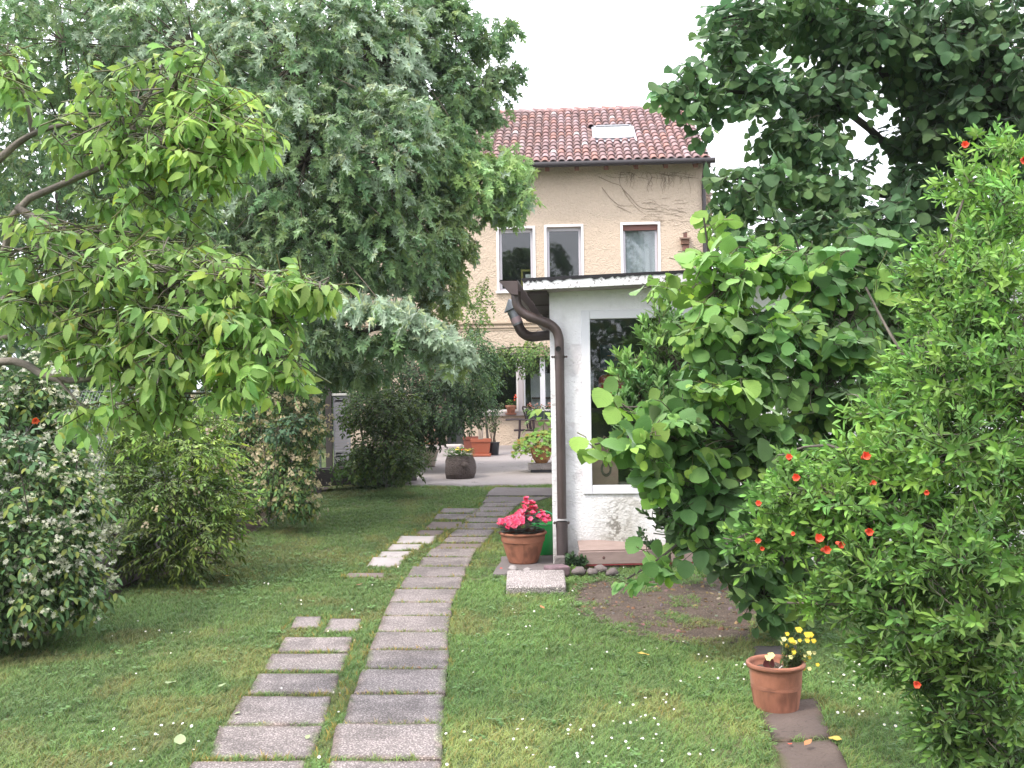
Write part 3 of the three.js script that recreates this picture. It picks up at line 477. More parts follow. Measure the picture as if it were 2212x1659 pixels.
  for (const [u, v] of [[1208.5, 771], [1213, 1129]]) { const c = q(u, v, 0.085), g = new THREE.CylinderGeometry(0.0505, 0.0505, 0.024, 18, 1, true); g.translate(c.x, c.y, 0.085); const e1 = new THREE.CylinderGeometry(0.011, 0.011, 0.07, 8); e1.rotateX(Math.PI / 2); const e2 = e1.clone(); e1.translate(c.x - 0.066, c.y, 0.1); e2.translate(c.x + 0.066, c.y, 0.1); part('pipe_clamp', cleaned([g, e1, e2, box(c.x - 0.07, c.x + 0.07, c.y - 0.009, c.y + 0.009, 0.078, 0.09)]), flat(0.06, 0.045, 0.04, 0.6), shed); }
  // stove flue through the side wall: brown elbow, zinc sleeve, cowl on a wire
  const F = (u, v, D = 12.6) => shed.worldToLocal(P(u, v, D));
  const flue = part('flue_pipe', tube([F(1262, 724), F(1190, 724), F(1166, 726), F(1146, 727), F(1133, 722), F(1124, 712), F(1119, 700)], 0.061, 0.061, 40, 16), brownPipe, shed);
  part('zinc_sleeve', tube([F(1119.3, 701), F(1106, 670)], 0.066, 0.064, 3, 16), zinc, flue);
  part('label_band', tube([F(1117.6, 697.5), F(1112.6, 685.5)], 0.0675, 0.0672, 2, 16), flat(0.5, 0.36, 0.38, 0.6), flue);
  { const a = F(1104, 657), g = new THREE.CylinderGeometry(0.012, 0.12, 0.13, 18, 1, true); g.rotateZ(0.38); g.translate(a.x, a.y, a.z); part('cowl', metric(g), zinc, flue); part('wire', cleaned([tube([F(1098, 668), F(1103, 677)], 0.004, 0.004, 2, 5), tube([F(1112, 660), F(1113, 667)], 0.004, 0.004, 2, 5)]), dark, flue); }
  part('plinth', box(-0.06, 0.62, -0.06, 0.03, 0.002, 0.12, 0.01), oldConcrete, shed);
  // things inside, behind the pane
  const sw = (x, y, z) => shed.localToWorld(V(x, y, z)), at = (u, v, z) => S(u, v, z);
  { const a = at(1288, 812, -0.75), o = thing('red_case', 'red plastic case standing behind the outbuilding window', 'case', sw(a.x, a.y, -0.75), -0.082);
    part('body', (() => { const g = new RoundedBoxGeometry(0.5, 0.34, 0.3, 4, 0.06); g.translate(0.27, -0.16, 0); return metric(g); })(), flat(0.5, 0.035, 0.04, 0.35), o);
    part('handle', tube([V(0.1, 0.0, 0.05), V(0.14, 0.035, 0.06), V(0.38, 0.045, 0.06), V(0.42, 0.0, 0.05)], 0.012, 0.012, 12, 8), flat(0.55, 0.4, 0.4, 0.4), o); part('stripe', box(0.03, 0.3, -0.09, -0.075, 0.1505, 0.154), flat(0.6, 0.35, 0.3), o);
    const sh = thing('shelf_unit', 'dark shelf unit inside the outbuilding carrying the red case and boxes', 'shelf', sw(a.x, 0, -0.75), -0.082), dk = flat(0.07, 0.055, 0.045);
    for (const y of [a.y - 0.355, at(1290, 795, -0.75).y - 0.03, 0.55]) part('board', box(-0.3, 1.2, y, y + 0.022, -0.28, 0.22), dk, sh);
    for (const x of [-0.32, 1.2]) for (const z of [-0.26, 0.2]) part('post', box(x, x + 0.018, 0.03, 2.1, z, z + 0.018), dk, sh); }
  { const a = at(1297, 746, -0.7), b = at(1368, 793, -0.7), o = thing('blue_box', 'dark blue box with ochre print on the shelf above the red case', 'box', sw(a.x, a.y, -0.7), -0.082), w = b.x - a.x, h = a.y - b.y;
    part('body', box(0, w, -h, 0, -0.3, 0, 0.008), flat(0.022, 0.05, 0.085, 0.6), o); part('lid_edge', box(-0.006, w + 0.006, -0.03, 0.004, -0.304, 0.006, 0.004), flat(0.04, 0.075, 0.11, 0.6), o);
    const mk = []; const c = w * 0.42, y = -h * 0.62; mk.push(box(c - 0.07, c - 0.03, y + 0.03, y + 0.038, 0.001, 0.004), box(c, c + 0.07, y + 0.05, y + 0.057, 0.001, 0.004), box(c, c + 0.07, y + 0.03, y + 0.036, 0.001, 0.004), box(c + 0.01, c + 0.017, y, y + 0.028, 0.001, 0.004), box(c + 0.04, c + 0.047, y, y + 0.028, 0.001, 0.004), box(c - 0.006, c + 0.075, y - 0.014, y - 0.007, 0.001, 0.004), box(c + 0.022, c + 0.03, y + 0.037, y + 0.049, 0.001, 0.004)); part('printed_mark', cleaned(mk), flat(0.35, 0.2, 0.07), o); }
  { const a = at(1277, 966, -0.42), b = at(1336, 1047, -0.42), o = thing('cardboard_box', 'brown cardboard box marked O at the bottom corner of the outbuilding window', 'box', sw(a.x, a.y, -0.42), -0.082), w = b.x - a.x, h = a.y - b.y;
    part('body', box(0, w, -h, 0, -0.3, 0, 0.004), std({ map: rep(woodTex, 3), color: RGB(1.5, 1.35, 1.15) }), o);
    const g = new THREE.TorusGeometry(0.05, 0.012, 6, 28); g.scale(0.86, 1.25, 0.2); g.translate(w * 0.55, -h * 0.58, 0.004); part('letter', metric(g), flat(0.06, 0.045, 0.04), o); part('flap', box(0.01, w - 0.01, -0.004, 0.004, -0.3, -0.03), flat(0.3, 0.22, 0.16), o);
    const t = thing('lower_table', 'low table inside the outbuilding under the cardboard box', 'table', sw(a.x, 0, -0.42), -0.082), ty = a.y - h; part('top', box(-0.1, 1.2, ty - 0.03, ty - 0.002, -0.32, 0.05), flat(0.3, 0.28, 0.26), t); for (const x of [-0.06, 1.14]) for (const z of [-0.28, 0.0]) part('leg', box(x, x + 0.04, 0.03, ty - 0.031, z, z + 0.04), dark, t); }
  { const a = at(1275, 812, -0.3), o = thing('grey_tin', 'small pale grey tin at the left edge inside the outbuilding window', 'tin', sw(a.x - 0.02, a.y - 0.08, -0.38), -0.082); part('body', lathe([[0.0001, -0.05], [0.055, -0.05], [0.055, 0.1], [0.0001, 0.1]], 18), flat(0.4, 0.42, 0.45, 0.4), o); part('lid', lathe([[0.0001, 0.1005], [0.058, 0.1005], [0.058, 0.115], [0.0001, 0.117]], 18), flat(0.5, 0.5, 0.52, 0.4), o); const s = thing('window_ledge', 'narrow inner ledge behind the outbuilding window', 'ledge', sw(a.x, a.y - 0.133, -0.38), -0.082); part('board', box(-0.12, 0.12, -0.02, 0.002, -0.1, 0.1, 0.004), flat(0.2, 0.18, 0.16), s); part('bracket', box(-0.01, 0.01, -0.1, -0.021, -0.09, 0.08), dark, s); }
}

// ================================================================ PLANTS: tools
// A leaf lies along +z from its stalk, upper side +y. w(t) is half its width at t (0 stalk, 1 tip).
function leafGeo({ L = 0.1, n = 5, w, droop = 0.15, fold = 0.25, jag = 0, wave = 0, stalk = 0, seed = 1, pleat = 0 }) {
  const pos = [], uv = [], idx = [], R = rng(seed);
  for (let i = 0; i <= n; i++) {
    const t = i / n, hw = w(t) * L, z = stalk + t * L, y = -droop * L * t * t, j = 1 + (i % 2 ? jag : -jag), up = fold * hw + wave * L * Math.sin(t * 9 + seed);
    const pl = pleat * L * (i % 2 ? 1 : -1) * (hw > 0.1 * L ? 1 : 0.2); pos.push(-hw * j, y + up + pl, z + hw * 0.25 * (pleat ? 1 : 0), 0, y, z, hw * j, y + up * 0.9 + pl, z + hw * 0.25 * (pleat ? 1 : 0)); uv.push(0.5 - 0.5 * hw / L, t, 0.5, t, 0.5 + 0.5 * hw / L, t);
  }
  for (let i = 0; i < n; i++) for (const k of [0, 1]) { const a = i * 3 + k, b = a + 1, c = a + 3, d = a + 4; if (i === 0) idx.push(b, c, d); else if (i === n - 1) idx.push(a, c + (k ? 0 : 1), b); else idx.push(a, c, b, b, c, d); }
  if (stalk) { const k = pos.length / 3; pos.push(-0.0016, 0, 0, 0.0016, 0, 0, -0.001, 0, stalk, 0.001, 0, stalk); uv.push(0.5, 0, 0.5, 0, 0.5, 0, 0.5, 0); idx.push(k, k + 2, k + 1, k + 1, k + 2, k + 3); }
  const g = new THREE.BufferGeometry(); g.setAttribute('position', new THREE.Float32BufferAttribute(pos, 3)); g.setAttribute('uv', new THREE.Float32BufferAttribute(uv, 2)); g.setIndex(idx); g.computeVertexNormals(); return g;
}
// a flat leaf with lobes: outline points (x, z) of the right half, stalk to tip
function lobedGeo(half, L, droop = 0.15, cup = 0.1) {
  const pts = half.map(([x, z]) => [x, z]).concat(half.slice(0, -1).reverse().map(([x, z]) => [-x, z])), pos = [0, 0, 0.28 * L], idx = [];
  for (const [x, z] of pts) pos.push(x * L, -droop * L * z * z + cup * L * Math.abs(x) - 0.06 * L * Math.sin(x * 7), z * L);
  for (let i = 1; i < pts.length; i++) idx.push(0, i + 1, i);
  const g = new THREE.BufferGeometry(); g.setAttribute('position', new THREE.Float32BufferAttribute(pos, 3)); g.setIndex(idx); g.computeVertexNormals(); return g;
}
// midrib and side veins a little paler than the blade
const veinTex = (n, rise) => tex(128, (u, v) => { const x = Math.abs(u - 0.5), q = (v - x * rise) * n, f = Math.abs(q - Math.round(q)) / n, rib = sstep(0.018, 0.006, x), side = sstep(0.014, 0.004, f) * 0.55, k = 0.9 + 0.22 * fbm(u, v, 6, 3, 5) - 0.1 * sstep(0.2, 0.5, Math.abs(q - Math.round(q))), t = Math.max(rib, side); return [Math.min(1, k + 0.0 + 0.55 * t), Math.min(1, k + 0.35 * t), Math.min(1, k + 0.4 * t)].map((c) => c * 0.92); });
const veins = veinTex(9, 1.1);
const leafMat = (r, g, b, tr = 0.35, coat = 0, cr = 0.35, map = null) => new THREE.MeshPhysicalMaterial({ map, color: RGB(r * 1.23, g * 1.36, b * 1.04), roughness: 0.92, transmission: tr, thickness: 0, clearcoat: coat, clearcoatRoughness: cr, specularIntensity: coat ? 0.5 : 0.7, vertexColors: true });
const _x = V(), _y = V(), _z = V();
function orient(p, dir, up, s = 1, roll = 0) {
  _z.copy(dir).normalize(); _x.crossVectors(up, _z); if (_x.lengthSq() < 1e-5) _x.set(1, 0, 0.01).cross(_z); _x.normalize(); _y.crossVectors(_z, _x);
  const m = new THREE.Matrix4().makeBasis(_x, _y, _z); if (roll) m.multiply(new THREE.Matrix4().makeRotationZ(roll));
  m.scale(V(s, s, s)).setPosition(p); return m;
}
function tinted(g, c) { const q = g.clone(), n = q.attributes.position.count, a = new Float32Array(n * 3); for (let i = 0; i < n; i++) a.set(c, i * 3); q.setAttribute('color', new THREE.BufferAttribute(a, 3)); return q; }
// sprays: lists of [leaf matrix, tone] along a stem of length 1 leaf-unit scale
const UP = V(0, 1, 0);
const aged = (R, k) => { const a = R(); return a < 0.035 ? [k * 1.9, k * 1.25, k * 0.7] : a < 0.12 ? [k * 1.25, k * 1.12, k * 0.85] : [k, k, k]; };   // some yellowing and some young leaves
const three = (f) => [f(), f(), f()];
function mergeSpray(leaf, spray, stem) {
  const l = spray.map(([m, c], i) => tinted(leaf[i % leaf.length], c).applyMatrix4(m));
  if (stem) { const s = stem.index ? stem.toNonIndexed() : stem.clone(); if (leaf[0].attributes.uv) s.attributes.uv.array.fill(0.25); else s.deleteAttribute('uv'); l.push(tinted(s, [0.5, 0.32, 0.3])); }
  return mergeGeometries(l.map((g) => { return g.index ? g.toNonIndexed() : g; }));
}
// Fill a plant with sprays: those showing largest become separate leaf meshes (at most `parts` leaves), the others one scattered part.
const toneCache = new Map();
function toneMat(mat, c) { const q = c.map((v) => Math.max(0.25, Math.round(v * 5) / 5)), k = mat.uuid + q.join(); if (!toneCache.has(k)) { const m = mat.clone(); m.color.setRGB(mat.color.r * q[0], mat.color.g * q[1], mat.color.b * q[2]); m.vertexColors = false; toneCache.set(k, m); } return toneCache.get(k); }
const viewInv = (() => { camera.updateMatrixWorld(true); return camera.matrixWorld.clone().invert(); })();
function inView(p) { const q = p.clone().applyMatrix4(viewInv); if (q.z > -0.5) return false; const k = FPX / -q.z; return Math.abs(q.x * k) < 1090 && Math.abs(q.y * k) < 815; }
// leaf: one shape or several taken in turn; variants: one [spray, stem] or several taken in turn
function foliage(root, leaf, variants, placed, mat, parts = 300, near = (p) => p.m.elements[14]) {
  if (!Array.isArray(leaf)) leaf = [leaf]; if (!Array.isArray(variants[0][0][0])) variants = [variants];
  placed.forEach((p, i) => { p.v = i % variants.length; });
  const o = root.position, inv = new THREE.Matrix4().makeTranslation(-o.x, -o.y, -o.z), p3 = V();
  for (const p of placed) { p3.setFromMatrixPosition(p.m); p.seen = inView(p3); p.score = near(p); }
  const order = placed.filter((p) => p.seen).sort((a, b) => b.score - a.score), take = new Set(order.slice(0, Math.floor(parts / variants[0][0].length)));
  const single = leaf.map((g) => { const q = tinted(g, [1, 1, 1]); q.deleteAttribute('color'); return q; });
  for (const p of take) variants[p.v][0].forEach(([lm, c], i) => { const b = part('leaf', single[i % leaf.length], toneMat(mat, [c[0] * p.c.r, c[1] * p.c.g, c[2] * p.c.b]), root); inv.clone().multiply(p.m).multiply(lm).decompose(b.position, b.quaternion, b.scale); });
  variants.forEach(([spray, stem], k) => {
    const rest = placed.filter((p) => !take.has(p) && p.v === k), im = new THREE.InstancedMesh(mergeSpray(leaf, spray, stem), mat, rest.length), w = new THREE.Matrix4();
    rest.forEach((p, i) => { im.setMatrixAt(i, w.multiplyMatrices(inv, p.m)); im.setColorAt(i, p.c); });
    im.name = k ? `foliage_${String(k).padStart(3, '0')}` : 'foliage'; im.userData.kind = 'stuff'; shade(im); root.add(im);
  });
}
// random places in blobs [u, v, D, ru, rv, depth in metres, count, {options}]
function fill(blobs, R, { hollow = 0.5, out = 0.8, fall = 0.5, rand = 0.5, s0 = 0.8, s1 = 1.2, tone, minY = 0.02, roll = 0.5, reach = 0.1, wind = 0 }) {
  const res = [];
  for (const [u, v, D, ru, rv, rd, count, o = {}] of blobs) {
    const c = P(u, v, D), k = PX(D);
    for (let i = 0; i < count; i++) {
      let d; do d = V(R() * 2 - 1, R() * 2 - 1, R() * 2 - 1); while (d.lengthSq() > 1 || d.lengthSq() < 0.01); d.normalize();
      const r = hollow + (1 - hollow) * Math.sqrt(R()), p = V(c.x + d.x * ru * k * r, c.y + d.y * rv * k * r, c.z + d.z * rd * r);
      if (p.y < gy(p.z) + minY) continue;
      const dir = V(d.x * out + wind + (R() - 0.5) * 2 * rand, d.y * out * 0.7 - fall + (R() - 0.5) * rand, d.z * out + (R() - 0.5) * 2 * rand);
      const sc = lerp(s0, s1, R()) * (o.s ?? 1); p.addScaledVector(dir, -reach * sc / (dir.length() + 1e-6)); if (p.y < gy(p.z) + minY) continue;
      res.push({ m: orient(p, dir, V((R() - 0.5) * 0.8, 1, (R() - 0.5) * 0.8), sc, (R() - 0.5) * roll), c: tone(p, R, o), p, d });
    }
  }
  return res;
}
function wnoise(p, f, s) { return fbm(((p.x * f) % 64 + 64) / 64, ((p.y * f + p.z * f * 0.7) % 64 + 64) / 64, 64, 2, s); }
function toned(base, spread = 0.35, warm = 0.15) { return (p, R, o) => { const k = (1 - spread / 2 + spread * R()) * (o.k ?? 1) * (0.75 + 0.5 * wnoise(p, 1.7, 7)), w = (R() - 0.4) * warm + (o.w ?? 0); return RGB(base[0] * k * (1 + w * 1.4), base[1] * k * (1 + w * 0.3), base[2] * k * (1 - w * 0.8)); }; }
const limb = (list, r0, r1, segs = 14, rad = 7) => tube(list.map((q) => (q.isVector3 ? q : P(q[0], q[1], q[2]))), r0, r1, segs, rad);
// thin twigs from a hub to some of the sprays round it
function twigs(hub, placed, R, share, r0 = 0.008) { const l = []; for (const q of placed) if (R() < share) { const mid = hub.clone().lerp(q.p, 0.55).add(V((R() - 0.5) * 0.12, 0.04 * R(), (R() - 0.5) * 0.12)); l.push(tube([hub, mid, q.p], r0, r0 * 0.35, 4, 4)); } return l; }
function rebase(geo, o) { return geo.clone().translate(-o.x, -o.y, -o.z); }
function woodPart(name, geos, mat, root, kind) { if (geos.length) return part(name, metricTube(rebase(cleaned(geos), root.position)), mat, root, kind); }
const metricTube = (g) => g;

// spray shapes --------------------------------------------------------------------------------------
function pairSpray(R, { n = 4, L = 0.3, leafAngle = 0.9, droop = 0.5, s0 = 0.8, s1 = 1.1, tip = true, toneJ = 0.25, flat = 0.5 }) {
  const spray = [], pts = []; for (let i = 0; i <= 4; i++) { const t = i / 4; pts.push(V(0, -droop * L * t * t, L * t)); }
  for (let i = 0; i < n; i++) { const t = (i + 0.7) / n, p = V(0, -droop * L * t * t, L * t); for (const s of [-1, 1]) { const a = leafAngle + (R() - 0.5) * 0.4, dir = V(s * Math.sin(a), -0.35 * R() - droop * t, Math.cos(a)), k = 1 + (R() - 0.5) * toneJ * 2; spray.push([orient(p, dir, V((R() - 0.5) * flat * 2, 1, (R() - 0.5) * flat * 2), lerp(s0, s1, R())), aged(R, k)]); } }
  if (tip) spray.push([orient(V(0, -droop * L, L), V(0, -0.6, 1), UP, s1), [1.1, 1.1, 1.1]]);
  return [spray, tube(pts, 0.0035, 0.0015, 4, 3)];
}
function whorlSpray(R, { n = 7, L = 0.06, s0 = 0.75, s1 = 1.15, fall = 0.9, toneJ = 0.2, open = 1 }) {
  const spray = [];
  for (let i = 0; i < n; i++) { const a = (i + R() * 0.6) / n * Math.PI * 2, t = R(), dir = V(Math.cos(a) * open, -fall * (0.5 + R()), Math.sin(a) * open + 0.5), k = 1 + (R() - 0.5) * toneJ * 2; spray.push([orient(V(Math.cos(a) * 0.008, 0, L * t), dir, V((R() - 0.5) * 0.6, 1, (R() - 0.5) * 0.6), lerp(s0, s1, R()), (R() - 0.5) * 0.8), aged(R, k)]); }
  return [spray, tube([V(0, 0.0, -0.06), V(0, 0, L * 1.2)], 0.004, 0.003, 2, 3)];
}
function shootSpray(R, { n = 12, L = 0.16, a0 = 1.0, a1 = 0.4, s0 = 0.8, s1 = 1.1, toneJ = 0.25, tipTone = 1.25, bend = 0.2 }) {
  const spray = [], pts = []; for (let i = 0; i <= 3; i++) { const t = i / 3; pts.push(V(0, -bend * L * t * t, L * t)); }
  for (let i = 0; i < n; i++) { const t = (i + 0.4) / n, az = i * 2.4 + R() * 0.7, a = lerp(a0, a1, t), p = V(0, -bend * L * t * t, L * t), dir = V(Math.sin(a) * Math.cos(az), Math.sin(a) * Math.sin(az), Math.cos(a)), k = lerp(0.9, tipTone, t * t) + (R() - 0.5) * toneJ; spray.push([orient(p, dir, V(-dir.x, -dir.y, 1.2), lerp(s0, s1, R()) * (t > 0.85 ? 0.8 : 1)), [k, k, k * (t > 0.8 ? 0.9 : 1)]]); }
  return [spray, tube(pts, 0.0028, 0.0014, 3, 3)];
}
function flatSpray(R, { n = 5, L = 0.3, angle = 1.0, s0 = 0.7, s1 = 1.1, toneJ = 0.25, droop = 0.25, tilt = 0.5 }) {
  const spray = [], pts = []; for (let i = 0; i <= 4; i++) { const t = i / 4; pts.push(V(0.02 * Math.sin(i * 2.1), -droop * L * t * t, L * t)); }
  for (let i = 0; i < n; i++) { const t = (i + 0.6) / n, sd = i % 2 ? 1 : -1, a = angle + (R() - 0.5) * 0.5, p = V(0, -droop * L * t * t, L * t), dir = V(sd * Math.sin(a), -0.15 - 0.5 * R(), Math.cos(a)), k = 1 + (R() - 0.5) * toneJ * 2; spray.push([orient(p, dir, V((R() - 0.5) * tilt * 2, 1, (R() - 0.5) * tilt * 2), lerp(s0, s1, R()) * (1 - 0.25 * t)), [k * (1 + 0.12 * t), k * (1 + 0.12 * t), k]]); }
  spray.push([orient(V(0, -droop * L, L), V(0.1, -0.5, 1), UP, s0 * 0.9), [1.25, 1.2, 0.95]]);
  return [spray, tube(pts, 0.004, 0.002, 4, 3)];
}
const oval = (a, b = 0.75) => (t) => a * Math.pow(Math.sin(Math.PI * Math.pow(t, b)), 0.75);

// ================================================================ SILVER MAPLE (middle left)
const LOBE = [[0.02, 0.0], [0.16, 0.02], [0.46, 0.04], [0.2, 0.17], [0.46, 0.34], [0.66, 0.52], [0.38, 0.44], [0.36, 0.58], [0.1, 0.36], [0.13, 0.62], [0.24, 0.8], [0.1, 0.78], [0.0, 1.1]];
{
  const R = rng(401), base = V(P(610, 1000, 13.9).x, gy(-13.9), -13.9), root = thing('silver_maple', 'large silver maple with deeply cut grey-green leaves filling the left and hiding half the house', 'tree', base);
  const leaf = [lobedGeo(LOBE, 0.092, 0.3, 0.16), lobedGeo(LOBE, 0.086, 0.55, 0.28), lobedGeo(LOBE.map(([a, b]) => [a * 0.8, b]), 0.096, 0.2, 0.05)], vars = three(() => pairSpray(R, { n: 4, L: 0.22, leafAngle: 0.95, droop: 0.35, s0: 0.7, s1: 1.15, flat: 1.0 }));
  const N = (n) => Math.round(n * 1.35);
  const blobs = [
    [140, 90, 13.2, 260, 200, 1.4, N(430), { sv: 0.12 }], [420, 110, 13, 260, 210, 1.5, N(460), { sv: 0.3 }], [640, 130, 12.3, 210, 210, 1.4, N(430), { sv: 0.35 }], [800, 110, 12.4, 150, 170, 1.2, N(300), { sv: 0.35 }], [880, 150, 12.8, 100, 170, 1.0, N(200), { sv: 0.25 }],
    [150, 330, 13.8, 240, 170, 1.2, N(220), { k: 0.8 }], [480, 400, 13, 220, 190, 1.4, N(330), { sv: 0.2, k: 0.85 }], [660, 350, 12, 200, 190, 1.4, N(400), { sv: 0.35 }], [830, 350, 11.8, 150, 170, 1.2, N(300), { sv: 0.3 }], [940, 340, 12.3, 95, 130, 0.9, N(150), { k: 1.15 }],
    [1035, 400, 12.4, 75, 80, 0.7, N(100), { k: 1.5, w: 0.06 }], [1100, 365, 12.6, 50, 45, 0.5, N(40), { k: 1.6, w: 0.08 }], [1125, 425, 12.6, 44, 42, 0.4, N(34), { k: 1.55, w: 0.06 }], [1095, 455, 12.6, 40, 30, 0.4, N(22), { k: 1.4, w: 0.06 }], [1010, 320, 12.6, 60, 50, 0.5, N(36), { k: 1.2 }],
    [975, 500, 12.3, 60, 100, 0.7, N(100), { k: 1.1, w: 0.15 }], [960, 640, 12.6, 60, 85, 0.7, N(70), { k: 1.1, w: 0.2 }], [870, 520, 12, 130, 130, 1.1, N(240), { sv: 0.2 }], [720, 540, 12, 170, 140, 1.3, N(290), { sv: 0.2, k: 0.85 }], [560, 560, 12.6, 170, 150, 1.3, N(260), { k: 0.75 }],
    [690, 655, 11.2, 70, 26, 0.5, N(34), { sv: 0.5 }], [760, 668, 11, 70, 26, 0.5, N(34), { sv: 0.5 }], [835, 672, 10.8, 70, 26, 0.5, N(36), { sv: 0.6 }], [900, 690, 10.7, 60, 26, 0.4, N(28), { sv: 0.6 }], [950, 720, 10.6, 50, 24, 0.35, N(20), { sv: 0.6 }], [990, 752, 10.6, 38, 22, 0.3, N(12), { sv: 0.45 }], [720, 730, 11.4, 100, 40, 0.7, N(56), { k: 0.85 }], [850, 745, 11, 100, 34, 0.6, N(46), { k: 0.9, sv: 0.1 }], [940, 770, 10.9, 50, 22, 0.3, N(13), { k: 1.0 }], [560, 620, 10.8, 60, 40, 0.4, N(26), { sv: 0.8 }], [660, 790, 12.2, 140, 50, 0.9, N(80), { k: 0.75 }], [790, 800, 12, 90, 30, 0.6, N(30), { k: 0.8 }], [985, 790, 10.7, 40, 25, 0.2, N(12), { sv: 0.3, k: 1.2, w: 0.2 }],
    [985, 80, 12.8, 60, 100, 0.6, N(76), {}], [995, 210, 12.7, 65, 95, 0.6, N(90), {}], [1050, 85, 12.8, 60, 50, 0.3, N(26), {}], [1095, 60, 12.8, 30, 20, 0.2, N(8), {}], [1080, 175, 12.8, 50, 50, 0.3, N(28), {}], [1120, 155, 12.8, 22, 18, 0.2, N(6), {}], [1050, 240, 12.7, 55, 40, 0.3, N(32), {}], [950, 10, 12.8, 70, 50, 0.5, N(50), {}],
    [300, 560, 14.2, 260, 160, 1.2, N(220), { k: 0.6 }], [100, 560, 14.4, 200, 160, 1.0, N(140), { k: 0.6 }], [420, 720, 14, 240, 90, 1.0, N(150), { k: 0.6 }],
  ];
  const plain = toned([1, 1, 1], 0.4, 0.2);
  const tone = (p, r, o) => { const c = plain(p, r, o), silver = wnoise(p, 0.9, 55) * 0.5 + r() * 0.6 < (o.sv ?? 0.06) * 1.25 + 0.07; return silver ? ((q) => RGB(1.85 + 0.75 * q, 1.42 + 0.55 * q, 2.35 + 1.0 * q))(r()) : c; };
  const placed = fill(blobs, R, { hollow: 0.35, out: 0.55, fall: 0.22, rand: 0.75, s0: 0.75, s1: 1.2, tone, roll: 1.2, reach: 0.2, wind: 0.2 });
  const wds = [], hubs = [];
  wds.push(limb([base.clone().add(V(0, -0.05, 0)), [606, 960, 13.8], [590, 820, 13.6], [578, 680, 13.4], [585, 540, 13.2], [620, 380, 13], [660, 180, 13], [690, -20, 13]], 0.17, 0.06, 24, 10));
  const fk = [[[580, 690, 13.4], [540, 600, 13.3], [500, 540, 13.2], [430, 460, 13.2], [330, 360, 13.3], [220, 200, 13.4]], [[582, 720, 13.4], [690, 660, 12.8], [800, 610, 12.4], [900, 560, 12.3], [990, 450, 12.4], [1080, 400, 12.5], [1120, 385, 12.6]], [[586, 560, 13.2], [700, 470, 12.8], [820, 400, 12.5], [900, 330, 12.6], [990, 210, 12.7], [1080, 150, 12.8]], [[584, 600, 13.3], [570, 460, 12.8], [560, 300, 12.6], [480, 120, 12.8], [430, -20, 12.9]], [[630, 340, 13], [760, 240, 12.6], [900, 120, 12.7], [960, 20, 12.8]], [[592, 800, 13.5], [680, 760, 12.4], [760, 728, 11.6], [830, 705, 11], [910, 705, 10.7], [980, 760, 10.6]], [[585, 770, 13.5], [500, 700, 13.5], [380, 640, 13.8], [200, 560, 14.2]], [[560, 300, 12.6], [420, 220, 13], [300, 60, 13.2], [200, -20, 13.2]]];
  for (const f of fk) wds.push(limb(f, 0.062, 0.014, 18, 7));
  for (const b of blobs) { const c = P(b[0], b[1], b[2]), own = placed.filter((q) => q.p.distanceTo(c) < 2 && R() < 0.5); hubs.push(...twigs(c, own.filter((q) => Math.abs(q.p.x - c.x) < b[3] * PX(b[2]) && Math.abs(q.p.y - c.y) < b[4] * PX(b[2])), R, 0.10, 0.012)); }
  woodPart('trunk', [wds[0]], bark, root); wds.slice(1).forEach((w) => woodPart('limb', [w], bark, root)); woodPart('twigs', hubs, twigMat, root, 'stuff');
  foliage(root, leaf, vars, placed, leafMat(0.15, 0.228, 0.126, 0.47), 300);
}
